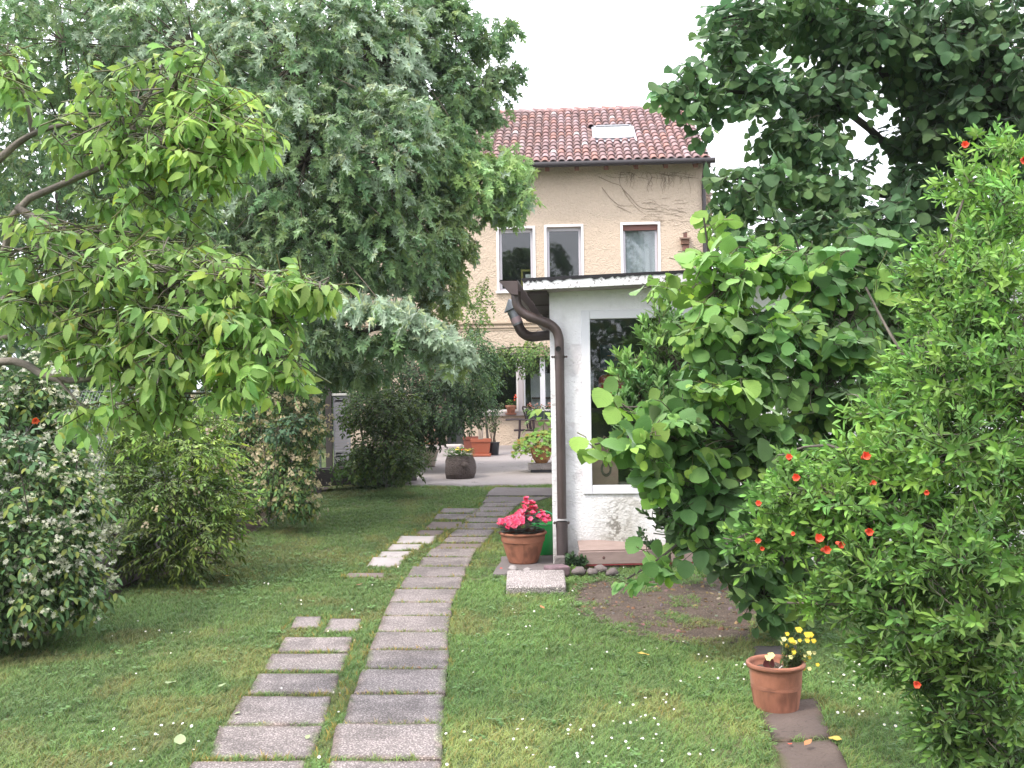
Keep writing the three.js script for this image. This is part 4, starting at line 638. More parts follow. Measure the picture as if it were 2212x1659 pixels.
// ================================================================ CHERRY (left front, bright broad leaves)
{
  const R = rng(402), base = V(-3.1, 0, -5.2), root = thing('cherry_tree', 'cherry tree at the left edge with bright drooping oval leaves', 'tree', base);
  const leaf = [[0.28, 0.3, 0.084, 1], [0.55, 0.5, 0.08, 2], [0.1, 0.2, 0.074, 3], [0.4, 0.15, 0.088, 4]].map(([droop, fold, L, seed]) => leafGeo({ L, n: 7, w: (t) => 0.225 * Math.pow(Math.sin(Math.PI * Math.pow(t, 0.8)), 0.8), droop, fold, jag: 0.05, stalk: 0.022, wave: 0.03, seed }));
  const vars = three(() => whorlSpray(R, { n: 7, L: 0.11, fall: 0.85, s0: 0.65, s1: 1.15, toneJ: 0.28, open: 1.1 }));
  const D = 5;
  const blobs = [
    [380, 190, D, 150, 70, 0.35, 34], [470, 260, 4.9, 120, 75, 0.35, 38], [540, 300, 4.9, 60, 50, 0.25, 14], [270, 250, D, 130, 80, 0.4, 34], [150, 290, 5.1, 90, 40, 0.3, 12], [360, 310, 4.85, 150, 75, 0.4, 34], [250, 330, 4.95, 110, 40, 0.3, 15], [430, 370, 4.9, 90, 45, 0.3, 18],
    [40, 180, 5, 40, 60, 0.2, 13], [20, 120, 5, 25, 35, 0.15, 6], [330, 430, D, 130, 50, 0.35, 20], [200, 500, D, 170, 50, 0.4, 22], [370, 520, D, 90, 60, 0.3, 18], [100, 560, 4.9, 130, 80, 0.4, 32], [250, 590, 4.8, 160, 70, 0.4, 42], [400, 600, 4.7, 140, 70, 0.4, 40], [530, 610, 4.6, 110, 50, 0.35, 28], [640, 622, 4.55, 80, 30, 0.25, 15], [690, 630, 4.5, 40, 25, 0.15, 6],
    [330, 690, 4.7, 160, 70, 0.4, 44], [480, 690, 4.6, 130, 60, 0.35, 34], [580, 700, 4.6, 80, 60, 0.3, 18], [180, 690, 4.9, 130, 70, 0.4, 32], [260, 770, 4.8, 140, 55, 0.35, 34], [420, 780, 4.6, 120, 55, 0.35, 30], [560, 780, 4.5, 90, 45, 0.3, 20], [620, 800, 4.5, 45, 30, 0.2, 9], [350, 850, 4.7, 120, 45, 0.3, 20], [500, 840, 4.6, 80, 30, 0.25, 9], [170, 900, 4.8, 60, 40, 0.2, 7], [60, 660, 4.9, 80, 60, 0.3, 14], [280, 895, 4.7, 60, 30, 0.2, 6],
  ];
  blobs.forEach((b) => { b[6] = Math.round(b[6] * 1.45); b[3] *= 1.06; b[4] *= 1.06; });
  const placed = fill(blobs, R, { hollow: 0.0, out: 0.5, fall: 0.1, rand: 0.7, s0: 0.8, s1: 1.15, tone: toned([1, 1, 1], 0.4, 0.25), roll: 0.9, reach: 0.05 });
  const br = [
    [[[-90, 1000, 5.2], [-60, 800, 5.2], [-20, 640, 5.1], [10, 553, 5.05], [37, 447, 5], [100, 413, 5], [200, 370, 4.95], [270, 340, 4.9], [340, 328, 4.9], [430, 300, 4.9]], 0.036, 0.007],
    [[[245, 357, 4.9], [268, 310, 4.9], [292, 265, 4.92], [325, 200, 4.95], [350, 140, 5]], 0.014, 0.005], [[[292, 280, 4.9], [340, 272, 4.9], [400, 258, 4.9], [470, 235, 4.9]], 0.009, 0.004], [[[288, 285, 4.9], [262, 230, 4.95], [240, 200, 5]], 0.008, 0.003],
    [[[-60, 400, 5.1], [0, 342, 5.1], [60, 295, 5.05], [125, 272, 5], [190, 262, 5]], 0.024, 0.007], [[[70, 290, 5.05], [60, 230, 5], [40, 170, 5], [20, 110, 5]], 0.012, 0.004], [[[430, 300, 4.9], [490, 290, 4.9], [560, 280, 4.9]], 0.008, 0.003],
    [[[-30, 680, 5.1], [0, 660, 5.05], [30, 626, 5], [67, 630, 4.95], [133, 676, 4.9], [187, 685, 4.85], [300, 685, 4.75], [420, 690, 4.7]], 0.02, 0.006],
    [[[37, 447, 5], [70, 470, 5], [130, 500, 4.95], [240, 553, 4.9], [273, 566, 4.85], [327, 596, 4.8], [353, 626, 4.75], [427, 683, 4.7]], 0.022, 0.006], [[[353, 612, 4.75], [450, 640, 4.6], [560, 640, 4.6], [640, 632, 4.55], [725, 618, 4.5]], 0.011, 0.003],
    [[[-80, 860, 5.15], [0, 782, 5], [50, 785, 4.95], [100, 813, 4.9], [173, 822, 4.85], [283, 790, 4.75], [353, 768, 4.7], [383, 763, 4.65], [443, 726, 4.6]], 0.025, 0.006],
    [[[-30, 740, 5.1], [0, 730, 5], [47, 723, 4.95], [110, 745, 4.9], [180, 770, 4.9]], 0.018, 0.006], [[[283, 790, 4.75], [400, 785, 4.65], [483, 773, 4.6], [583, 766, 4.5], [620, 790, 4.5]], 0.013, 0.004], [[[-60, 540, 5.2], [0, 560, 5.1], [40, 540, 5], [90, 535, 5]], 0.02, 0.006], [[[-50, 600, 5.15], [10, 590, 5], [60, 560, 4.95]], 0.016, 0.005],
    [[[283, 795, 4.75], [330, 840, 4.7], [420, 850, 4.65], [500, 845, 4.6]], 0.009, 0.003], [[[120, 815, 4.85], [170, 870, 4.8], [200, 905, 4.8]], 0.008, 0.003],
  ];
  woodPart('trunk', [limb([base, V(-2.9, 0.6, -5.2), V(-2.72, 1.15, -5.2), P(-90, 1000, 5.2)], 0.085, 0.055, 14, 10)], greyBark, root);
  for (const [l, a, b] of br) woodPart('branch', [limb(l, a, b, 18, 7)], greyBark, root);
  const tw = []; for (const b of blobs) { const c = P(b[0], b[1], b[2]); tw.push(...twigs(c, placed.filter((q) => Math.abs(q.p.x - c.x) < b[3] * PX(b[2]) && Math.abs(q.p.y - c.y) < b[4] * PX(b[2])), R, 0.3, 0.006)); }
  woodPart('twigs', tw, greyBark, root, 'stuff');
  foliage(root, leaf, vars, placed, leafMat(0.245, 0.365, 0.13, 0.58, 0.15, 0.5, veins), 300);
}
// round, toothed leaf of the big-leaved shrubs on the right
const roundLeaf = (L0, seed0) => [[1, 0.2, 0.2, 0], [0.9, 0.42, 0.3, 1], [1.05, 0.08, 0.1, 2]].map(([q, droop, fold, e]) => { const L = L0 * q, seed = seed0 + e; return leafGeo({ L, n: 12, w: (t) => 0.45 * Math.pow(Math.sin(Math.PI * Math.pow(Math.min(1, t * 1.0), 0.74)), 0.66) * (t > 0.86 ? lerp(1, 0.55, (t - 0.86) / 0.14) : 1), droop, fold, jag: 0.055, pleat: 0.011, wave: 0.014 + 0.01 * e, stalk: L * 0.12, seed }); });
// ================================================================ TALL TREE (upper right)
{
  const R = rng(403), base = V(4.35, 0, -10.2), root = thing('tall_hazel_tree', 'tall dark tree with round leaves overhanging the upper right', 'tree', base);
  const leaf = roundLeaf(0.14, 3), vars = three(() => flatSpray(R, { n: 5, L: 0.27, droop: 0.3, tilt: 0.8, s0: 0.55, s1: 1.1 }));
  const blobs = [
    [1620, 40, 8.6, 110, 70, 0.7, 62], [1760, 20, 8.8, 120, 60, 0.9, 90], [1570, 110, 8.4, 60, 70, 0.5, 40], [1840, 95, 9, 110, 90, 1.0, 110, { k: 0.85 }], [1980, 90, 9, 150, 140, 1.1, 240, { k: 0.75 }], [2130, 140, 8.8, 130, 190, 1.1, 260, { k: 0.75 }], [2060, 270, 9, 130, 90, 0.9, 150, { k: 0.7 }], [2180, 330, 9, 90, 130, 0.9, 110, { k: 0.75 }],
    [1650, 185, 8.4, 105, 45, 0.6, 46], [1480, 200, 8.2, 55, 35, 0.3, 18], [1440, 190, 8.1, 25, 14, 0.15, 4], [1530, 215, 8.3, 50, 35, 0.3, 20], [1790, 210, 8.8, 100, 70, 0.7, 90, { k: 0.85 }], [1700, 290, 8.4, 80, 45, 0.6, 38], [1610, 235, 8.3, 60, 18, 0.4, 9], [1760, 320, 8.4, 70, 50, 0.5, 40], [1560, 385, 8.1, 30, 22, 0.2, 7], [1660, 395, 8.2, 100, 42, 0.6, 46], [1780, 420, 8.4, 110, 50, 0.6, 48], [1610, 440, 8.1, 90, 26, 0.4, 22], [1750, 490, 8.2, 130, 45, 0.6, 50], [1880, 480, 8.6, 90, 70, 0.6, 56], [1960, 400, 9, 60, 60, 0.5, 36], [1580, 500, 8.2, 30, 20, 0.2, 5], [1860, 350, 9, 30, 16, 0.3, 4], [1960, 300, 9, 40, 30, 0.4, 12, { k: 0.8 }], [1500, 150, 8.2, 40, 30, 0.3, 8], [1520, 260, 8.2, 30, 20, 0.2, 5], [2050, 480, 9.2, 90, 90, 0.7, 50, { k: 0.7 }], [2110, 200, 10.4, 140, 160, 0.8, 130, { k: 0.6 }],
  ];
  const placed = fill(blobs, R, { hollow: 0.1, out: 0.7, fall: 0.2, rand: 0.7, s0: 0.75, s1: 1.15, tone: toned([1, 1, 1], 0.45, 0.25), roll: 1.0, reach: 0.22 });
  const br = [[[[2014, 480, 10.1], [1960, 380, 9.6], [1880, 280, 9.2], [1760, 210, 8.8], [1620, 200, 8.4], [1480, 195, 8.2], [1425, 190, 8.1]], 0.05, 0.008], [[[2016, 430, 10.1], [1900, 420, 9.2], [1780, 400, 8.6], [1660, 390, 8.2], [1550, 385, 8.1]], 0.045, 0.007], [[[2018, 390, 10.1], [1940, 200, 9.4], [1820, 80, 9], [1680, 20, 8.7], [1560, 40, 8.4]], 0.05, 0.009], [[[2020, 380, 10], [2080, 240, 9.2], [2130, 100, 9], [2150, -20, 9]], 0.06, 0.02], [[[2014, 520, 10.1], [1900, 500, 9], [1760, 490, 8.3], [1620, 470, 8.1]], 0.03, 0.006], [[[2020, 400, 10], [2120, 340, 9.3], [2200, 320, 9]], 0.04, 0.012]];
  woodPart('trunk', [limb([base, [2010, 760, 10.2], [2010, 600, 10.15], [2014, 480, 10.1], [2018, 380, 10.1], [2010, 220, 9.9], [1990, 60, 9.8], [1985, -60, 9.8]], 0.13, 0.05, 20, 10)], bark, root);
  for (const [l, a, b] of br) woodPart('branch', [limb(l, a, b, 18, 7)], bark, root);
  const tw = []; for (const b of blobs) { const c = P(b[0], b[1], b[2]); tw.push(...twigs(c, placed.filter((q) => Math.abs(q.p.x - c.x) < b[3] * PX(b[2]) && Math.abs(q.p.y - c.y) < b[4] * PX(b[2])), R, 0.2, 0.007)); }
  woodPart('twigs', tw, twigMat, root, 'stuff');
  foliage(root, leaf, vars, placed, leafMat(0.088, 0.158, 0.082, 0.43, 0.16, 0.45, veins), 300);
}
// ================================================================ HAZEL (before the outbuilding)
{
  const R = rng(404), base = G(1690, 1330), root = thing('hazel_bush', 'spreading hazel bush with large round leaves covering the right half of the outbuilding', 'bush', base);
  const leaf = roundLeaf(0.142, 5), vars = three(() => flatSpray(R, { n: 4, L: 0.24, droop: 0.3, tilt: 0.5, s0: 0.5, s1: 1.15 }));
  const blobs = [
    [1440, 615, 6.3, 40, 40, 0.3, 7, { k: 1.4, w: 0.2 }], [1530, 550, 6.3, 30, 50, 0.2, 7, { k: 1.35, w: 0.15 }], [1535, 480, 6.3, 18, 26, 0.12, 4, { k: 1.4, w: 0.15 }], [1560, 620, 6.4, 80, 80, 0.4, 30, { k: 1.2, w: 0.1 }], [1640, 560, 6.6, 90, 80, 0.4, 40, { k: 1.1 }], [1760, 600, 6.8, 120, 110, 0.5, 60], [1860, 560, 7, 90, 110, 0.5, 44, { k: 0.9 }], [1530, 700, 6.3, 110, 80, 0.45, 44, { k: 1.15, w: 0.08 }], [1660, 720, 6.5, 130, 100, 0.5, 66], [1800, 740, 6.7, 130, 110, 0.5, 66, { k: 0.9 }],
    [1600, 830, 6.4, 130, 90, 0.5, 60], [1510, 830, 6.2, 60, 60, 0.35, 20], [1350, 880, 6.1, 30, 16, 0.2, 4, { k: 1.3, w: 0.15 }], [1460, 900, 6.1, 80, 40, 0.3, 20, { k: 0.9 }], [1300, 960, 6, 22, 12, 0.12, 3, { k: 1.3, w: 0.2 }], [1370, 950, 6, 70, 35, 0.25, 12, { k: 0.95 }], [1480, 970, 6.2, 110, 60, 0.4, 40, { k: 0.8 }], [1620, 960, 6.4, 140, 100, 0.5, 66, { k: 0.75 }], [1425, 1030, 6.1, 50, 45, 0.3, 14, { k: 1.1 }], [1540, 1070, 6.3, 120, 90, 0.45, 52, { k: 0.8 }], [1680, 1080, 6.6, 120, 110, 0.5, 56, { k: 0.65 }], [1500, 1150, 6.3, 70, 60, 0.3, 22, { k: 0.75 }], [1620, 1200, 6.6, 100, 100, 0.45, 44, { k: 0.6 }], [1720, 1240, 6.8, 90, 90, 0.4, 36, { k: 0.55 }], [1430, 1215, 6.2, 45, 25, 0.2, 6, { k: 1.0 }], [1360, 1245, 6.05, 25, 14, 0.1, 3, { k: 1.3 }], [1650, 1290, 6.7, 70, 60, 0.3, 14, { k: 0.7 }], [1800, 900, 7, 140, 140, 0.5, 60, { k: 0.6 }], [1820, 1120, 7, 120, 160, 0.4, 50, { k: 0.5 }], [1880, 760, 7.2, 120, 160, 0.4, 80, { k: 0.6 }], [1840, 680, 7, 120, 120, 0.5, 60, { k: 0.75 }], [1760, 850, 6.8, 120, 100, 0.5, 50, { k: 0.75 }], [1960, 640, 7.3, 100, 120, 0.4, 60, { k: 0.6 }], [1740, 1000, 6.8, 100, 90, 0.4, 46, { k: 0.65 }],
  ];
  const placed = fill(blobs, R, { hollow: 0.1, out: 0.8, fall: 0.15, rand: 0.7, s0: 0.75, s1: 1.15, tone: ((f) => (p, r, o) => { const c = f(p, r, o); return r() < 0.16 ? RGB(c.r * 2.1, c.g * 1.75, c.b * 1.3) : c; })(toned([1, 1, 1], 0.55, 0.2)), roll: 0.7, reach: 0.24 });
  const st = [[[1700, 1200, 6.9], [1660, 1000, 6.8], [1600, 800, 6.6], [1545, 640, 6.4], [1530, 540, 6.35], [1520, 470, 6.3]], [[1720, 1180, 7], [1740, 940, 7], [1760, 700, 6.9], [1720, 520, 6.7]], [[1690, 1220, 6.8], [1620, 1060, 6.5], [1500, 960, 6.2], [1380, 940, 6.05], [1285, 960, 6]], [[1700, 1180, 6.8], [1600, 1120, 6.5], [1500, 1150, 6.3], [1420, 1210, 6.15], [1355, 1250, 6.05]], [[1740, 1160, 7.1], [1820, 900, 7.1], [1880, 640, 7.1], [1870, 500, 7.1]], [[1640, 1040, 6.6], [1540, 900, 6.3], [1440, 880, 6.15], [1340, 880, 6.1]]];
  st.forEach((l) => woodPart('stem', [limb([base, ...l], 0.026, 0.006, 20, 6)], bark, root));
  const tw = []; for (const b of blobs) { const c = P(b[0], b[1], b[2]); tw.push(...twigs(c, placed.filter((q) => Math.abs(q.p.x - c.x) < b[3] * PX(b[2]) && Math.abs(q.p.y - c.y) < b[4] * PX(b[2])), R, 0.3, 0.005)); }
  woodPart('twigs', tw, twigMat, root, 'stuff');
  foliage(root, leaf, vars, placed, leafMat(0.112, 0.21, 0.078, 0.45, 0.2, 0.42, veins), 300);
}
// ================================================================ BAY LAUREL (at the outbuilding window)
{
  const R = rng(405), base = G(1440, 1258), root = thing('bay_laurel', 'dark bay laurel with pale young tips in front of the outbuilding window', 'bush', base);
  const leaf = leafGeo({ L: 0.088, n: 5, w: oval(0.19, 0.85), droop: 0.1, fold: 0.3 }), vars = three(() => shootSpray(R, { n: 11, L: 0.17, a0: 1.1, a1: 0.3, tipTone: 1.9 }));
  const D = 8.3, blobs = [[1350, 790, D, 28, 45, 0.15, 12, { k: 1.25, w: 0.1 }], [1420, 720, D, 36, 70, 0.2, 24, { k: 1.15, w: 0.1 }], [1450, 690, D, 40, 50, 0.2, 16, { k: 1.1 }], [1400, 850, 8.2, 70, 80, 0.3, 76], [1470, 800, D, 70, 100, 0.3, 70, { k: 0.9 }], [1390, 900, 8.2, 70, 60, 0.3, 46, { k: 0.8 }], [1440, 1000, 8.3, 70, 90, 0.3, 50, { k: 0.6 }], [1430, 1095, 8.5, 45, 40, 0.2, 24, { k: 0.5 }], [1490, 1130, 8.5, 60, 60, 0.3, 40, { k: 0.5 }]];
  const placed = fill(blobs, R, { hollow: 0.25, out: 0.6, fall: -0.75, rand: 0.45, s0: 0.8, s1: 1.15, tone: toned([1, 1, 1], 0.35, 0.15) });
  [[[1440, 1100, 8.5], [1420, 950, 8.4], [1400, 820, 8.3], [1350, 760, 8.3]], [[1450, 1100, 8.5], [1440, 900, 8.4], [1425, 700, 8.3], [1425, 640, 8.3]], [[1450, 1120, 8.5], [1480, 900, 8.4], [1470, 740, 8.3]]].forEach((l) => woodPart('stem', [limb([base, ...l], 0.018, 0.005, 14, 6)], bark, root));
  const tw = []; for (const b of blobs) { const c = P(b[0], b[1] + 30, b[2]); tw.push(...twigs(c, placed.filter((q) => q.p.distanceTo(c) < 0.5), R, 0.2, 0.004)); } woodPart('twigs', tw, twigMat, root, 'stuff');
  foliage(root, leaf, vars, placed, leafMat(0.085, 0.155, 0.055, 0.25, 0.45, 0.35), 300);
}
// ================================================================ POMEGRANATE (right front)
{
  const R = rng(406), base = V(2.55, 0, -4.75), root = thing('pomegranate_bush', 'pomegranate bush with small glossy leaves and orange-red flowers on the right', 'bush', base);
  const leaf = [[0.055, 0.12, 0.35], [0.05, 0.4, 0.5], [0.058, -0.1, 0.25]].map(([L, droop, fold]) => leafGeo({ L, n: 4, w: oval(0.17, 0.95), droop, fold, stalk: 0.004 })), vars = three(() => shootSpray(R, { n: 13, L: 0.13 + 0.07 * R(), a0: 1.15, a1: 0.45, tipTone: 1.5, bend: 0.1, toneJ: 0.4, s0: 0.6, s1: 1.15 }));
  const blobs = [
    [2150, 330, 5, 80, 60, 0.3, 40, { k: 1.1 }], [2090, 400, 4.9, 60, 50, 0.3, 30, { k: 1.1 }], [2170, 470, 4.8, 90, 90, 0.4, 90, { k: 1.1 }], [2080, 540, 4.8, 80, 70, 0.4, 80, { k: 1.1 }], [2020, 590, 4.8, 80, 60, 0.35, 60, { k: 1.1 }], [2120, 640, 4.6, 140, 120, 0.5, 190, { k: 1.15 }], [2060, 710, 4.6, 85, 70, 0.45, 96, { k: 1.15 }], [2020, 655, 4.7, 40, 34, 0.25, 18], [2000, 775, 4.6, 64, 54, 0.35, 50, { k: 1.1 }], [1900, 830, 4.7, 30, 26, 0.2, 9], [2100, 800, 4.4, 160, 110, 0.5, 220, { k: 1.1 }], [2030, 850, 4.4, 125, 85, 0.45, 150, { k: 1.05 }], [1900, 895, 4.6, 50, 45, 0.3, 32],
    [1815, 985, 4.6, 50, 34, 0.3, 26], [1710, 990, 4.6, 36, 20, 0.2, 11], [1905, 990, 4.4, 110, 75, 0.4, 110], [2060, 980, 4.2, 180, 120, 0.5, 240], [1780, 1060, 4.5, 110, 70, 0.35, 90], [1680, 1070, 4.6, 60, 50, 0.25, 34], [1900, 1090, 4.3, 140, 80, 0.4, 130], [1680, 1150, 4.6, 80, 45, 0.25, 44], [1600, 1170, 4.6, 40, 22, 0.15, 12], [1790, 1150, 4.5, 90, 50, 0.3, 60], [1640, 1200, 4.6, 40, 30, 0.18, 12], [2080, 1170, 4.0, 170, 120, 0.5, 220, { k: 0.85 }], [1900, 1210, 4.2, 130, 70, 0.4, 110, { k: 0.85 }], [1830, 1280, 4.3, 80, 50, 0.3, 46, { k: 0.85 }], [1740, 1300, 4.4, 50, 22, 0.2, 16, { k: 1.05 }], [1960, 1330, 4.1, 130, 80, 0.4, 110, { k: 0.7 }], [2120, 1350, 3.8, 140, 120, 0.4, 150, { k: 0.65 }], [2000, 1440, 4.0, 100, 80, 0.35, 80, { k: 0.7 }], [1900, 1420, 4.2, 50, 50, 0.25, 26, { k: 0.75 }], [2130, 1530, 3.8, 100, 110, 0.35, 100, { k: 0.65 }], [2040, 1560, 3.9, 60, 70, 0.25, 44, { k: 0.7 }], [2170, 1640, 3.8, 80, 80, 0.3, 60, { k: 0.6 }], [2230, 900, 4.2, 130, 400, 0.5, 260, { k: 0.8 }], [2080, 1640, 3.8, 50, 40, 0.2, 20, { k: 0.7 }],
  ];
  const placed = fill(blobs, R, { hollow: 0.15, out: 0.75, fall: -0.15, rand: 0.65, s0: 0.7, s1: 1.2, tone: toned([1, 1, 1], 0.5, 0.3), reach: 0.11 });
  const st = [[[2120, 1300, 4.6], [2080, 1000, 4.6], [2060, 760, 4.7], [2050, 540, 4.8], [2100, 380, 4.9]], [[2140, 1300, 4.6], [2000, 1090, 4.5], [1880, 1000, 4.5], [1780, 960, 4.6], [1690, 980, 4.6]], [[2120, 1350, 4.6], [1960, 1240, 4.4], [1800, 1160, 4.5], [1680, 1130, 4.6], [1570, 1175, 4.6]], [[2160, 1300, 4.6], [2180, 1000, 4.5], [2170, 700, 4.6], [2160, 460, 4.8], [2170, 300, 5]], [[2060, 900, 4.6], [1960, 780, 4.6], [1900, 680, 4.7], [1870, 620, 4.7]], [[2120, 1400, 4.5], [1980, 1340, 4.2], [1860, 1310, 4.3], [1700, 1302, 4.4]], [[2180, 1450, 4.3], [2080, 1480, 4.0], [1990, 1480, 4.0]]];
  st.forEach((l) => woodPart('stem', [limb([base, ...l], 0.022, 0.005, 20, 6)], greyBark, root));
  const tw = []; for (const b of blobs) { const c = P(b[0], b[1], b[2]); tw.push(...twigs(c, placed.filter((q) => Math.abs(q.p.x - c.x) < b[3] * PX(b[2]) && Math.abs(q.p.y - c.y) < b[4] * PX(b[2]) && Math.abs(q.p.z - c.z) < b[5]), R, 0.14, 0.004)); } woodPart('twigs', tw, greyBark, root, 'stuff');
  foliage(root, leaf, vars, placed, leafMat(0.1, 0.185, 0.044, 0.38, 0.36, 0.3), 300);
  // flowers: waxy calyx with crumpled petals
  const petals = [], cal = []; const Rp = rng(9);
  for (let i = 0; i < 6; i++) { const g = leafGeo({ L: 0.026, n: 4, w: oval(0.42, 0.7), droop: -0.2, fold: 0.3, wave: 0.09, seed: i }); g.applyMatrix4(orient(V(0, 0, 0.018), V(Math.cos(i * 1.05), Math.sin(i * 1.05), 0.75 + Rp() * 0.3), V(0, 0, 1))); petals.push(g); }
  const pg = cleaned(petals), cg = (() => { const g = lathe([[0.0005, 0], [0.006, 0.003], [0.0085, 0.012], [0.007, 0.018], [0.0125, 0.03], [0.0115, 0.0305], [0.006, 0.02]], 9); g.rotateX(Math.PI / 2); return metric(g); })();
  const pm = new THREE.MeshPhysicalMaterial({ color: RGB(0.85, 0.11, 0.04), roughness: 0.8, transmission: 0.3, thickness: 0 }), cm = flat(0.62, 0.09, 0.04, 0.35);
  for (const [u, v, D, s] of [[1706, 995, 4.3, 1.3], [1724, 1036, 4.25, 1.5], [1862, 990, 4.05, 1.6], [1640, 1094, 4.4, 1.2], [1639, 1172, 4.4, 1.2], [1643, 1184, 4.4, 0.9], [1766, 1172, 4.15, 1.7], [1774, 1188, 4.15, 1.6], [1806, 1172, 4.15, 1.4], [1870, 1147, 3.95, 1.4], [1716, 1157, 4.3, 0.9], [2085, 320, 4.5, 1.5], [2206, 346, 4.5, 1.6], [1880, 1047, 4.0, 1.0], [2002, 1060, 3.8, 0.9], [1976, 1474, 3.6, 1.2]]) {
    const fl = part('flower', pg, pm, root), q = P(u, v, D).sub(base), m = orient(q, V((Rp() - 0.6), (Rp() - 0.3), 0.9), UP, s * 0.72); m.decompose(fl.position, fl.quaternion, fl.scale); part('calyx', cg, cm, fl);
  }
}

// ================================================================ LEFT BORDER: fence, jasmine, nandina, rose, shrubs
function bush(name, label, cat, base, seed, { leaf, spray, stem, blobs, fillOpt, mat, stems = [], stemR = 0.015, twigShare = 0.12, parts = 300, wood = bark }) {
  const R = rng(seed), root = thing(name, label, cat, base), placed = fill(blobs, R, fillOpt);
  stems.forEach((l) => woodPart('stem', [limb([base, ...l], stemR, stemR * 0.3, 14, 6)], wood, root));
  const tw = []; for (const b of blobs) { const c = P(b[0], b[1], b[2]); tw.push(...twigs(c, placed.filter((q) => q.p.distanceTo(c) < Math.max(b[3], b[4]) * PX(b[2])), R, twigShare, 0.004)); }
  woodPart('twigs', tw, twigMat, root, 'stuff');
  foliage(root, leaf, [spray, stem], placed, mat, parts);
  return [root, placed, R];
}
// small five-petalled star flowers in loose clusters, each plant's blossom one scattered part
function blossom(root, placed, R, share, col, size, lift = 0.05, per = 5) {
  const star = []; for (let i = 0; i < 5; i++) { const g = leafGeo({ L: 0.013, n: 2, w: oval(0.3, 0.7), droop: 0.3, fold: 0.1 }); g.applyMatrix4(orient(V(0, 0, 0), V(Math.cos(i * 1.257), 0.25, Math.sin(i * 1.257)), UP)); star.push(g); }
  const one = cleaned(star), cl = []; for (let i = 0; i < per; i++) { const g = one.clone(); g.applyMatrix4(orient(V((R() - 0.5) * 0.055, (R() - 0.3) * 0.035, (R() - 0.5) * 0.055), V(R() - 0.5, 0.3, R() - 0.5), V(R() - 0.5, 1, R() - 0.5 + 0.6), size * (0.8 + 0.5 * R()))); cl.push(g); }
  const g = cleaned(cl), at = placed.filter(() => R() < share), im = new THREE.InstancedMesh(g, new THREE.MeshPhysicalMaterial({ color: RGB(1, 1, 1), roughness: 0.85, transmission: 0.25, thickness: 0 }), at.length), m = new THREE.Matrix4(), e = new THREE.Euler();
  at.forEach((q, i) => { m.makeRotationFromEuler(e.set((R() - 0.5) * 1.4 + 0.5, R() * 6.3, (R() - 0.5) * 1.2)).setPosition(q.p.clone().addScaledVector(q.d, lift * (0.5 + R())).sub(root.position)); im.setMatrixAt(i, m); const k = 0.75 + 0.35 * R(); im.setColorAt(i, RGB(col[0] * k, col[1] * k * (0.94 + 0.06 * R()), col[2] * k * (0.8 + 0.2 * R()))); });
  im.name = 'blossom'; im.userData.kind = 'stuff'; shade(im); root.add(im);
}
const ovalSmall = leafGeo({ L: 0.062, n: 4, w: oval(0.21, 0.8), droop: 0.15, fold: 0.3 });
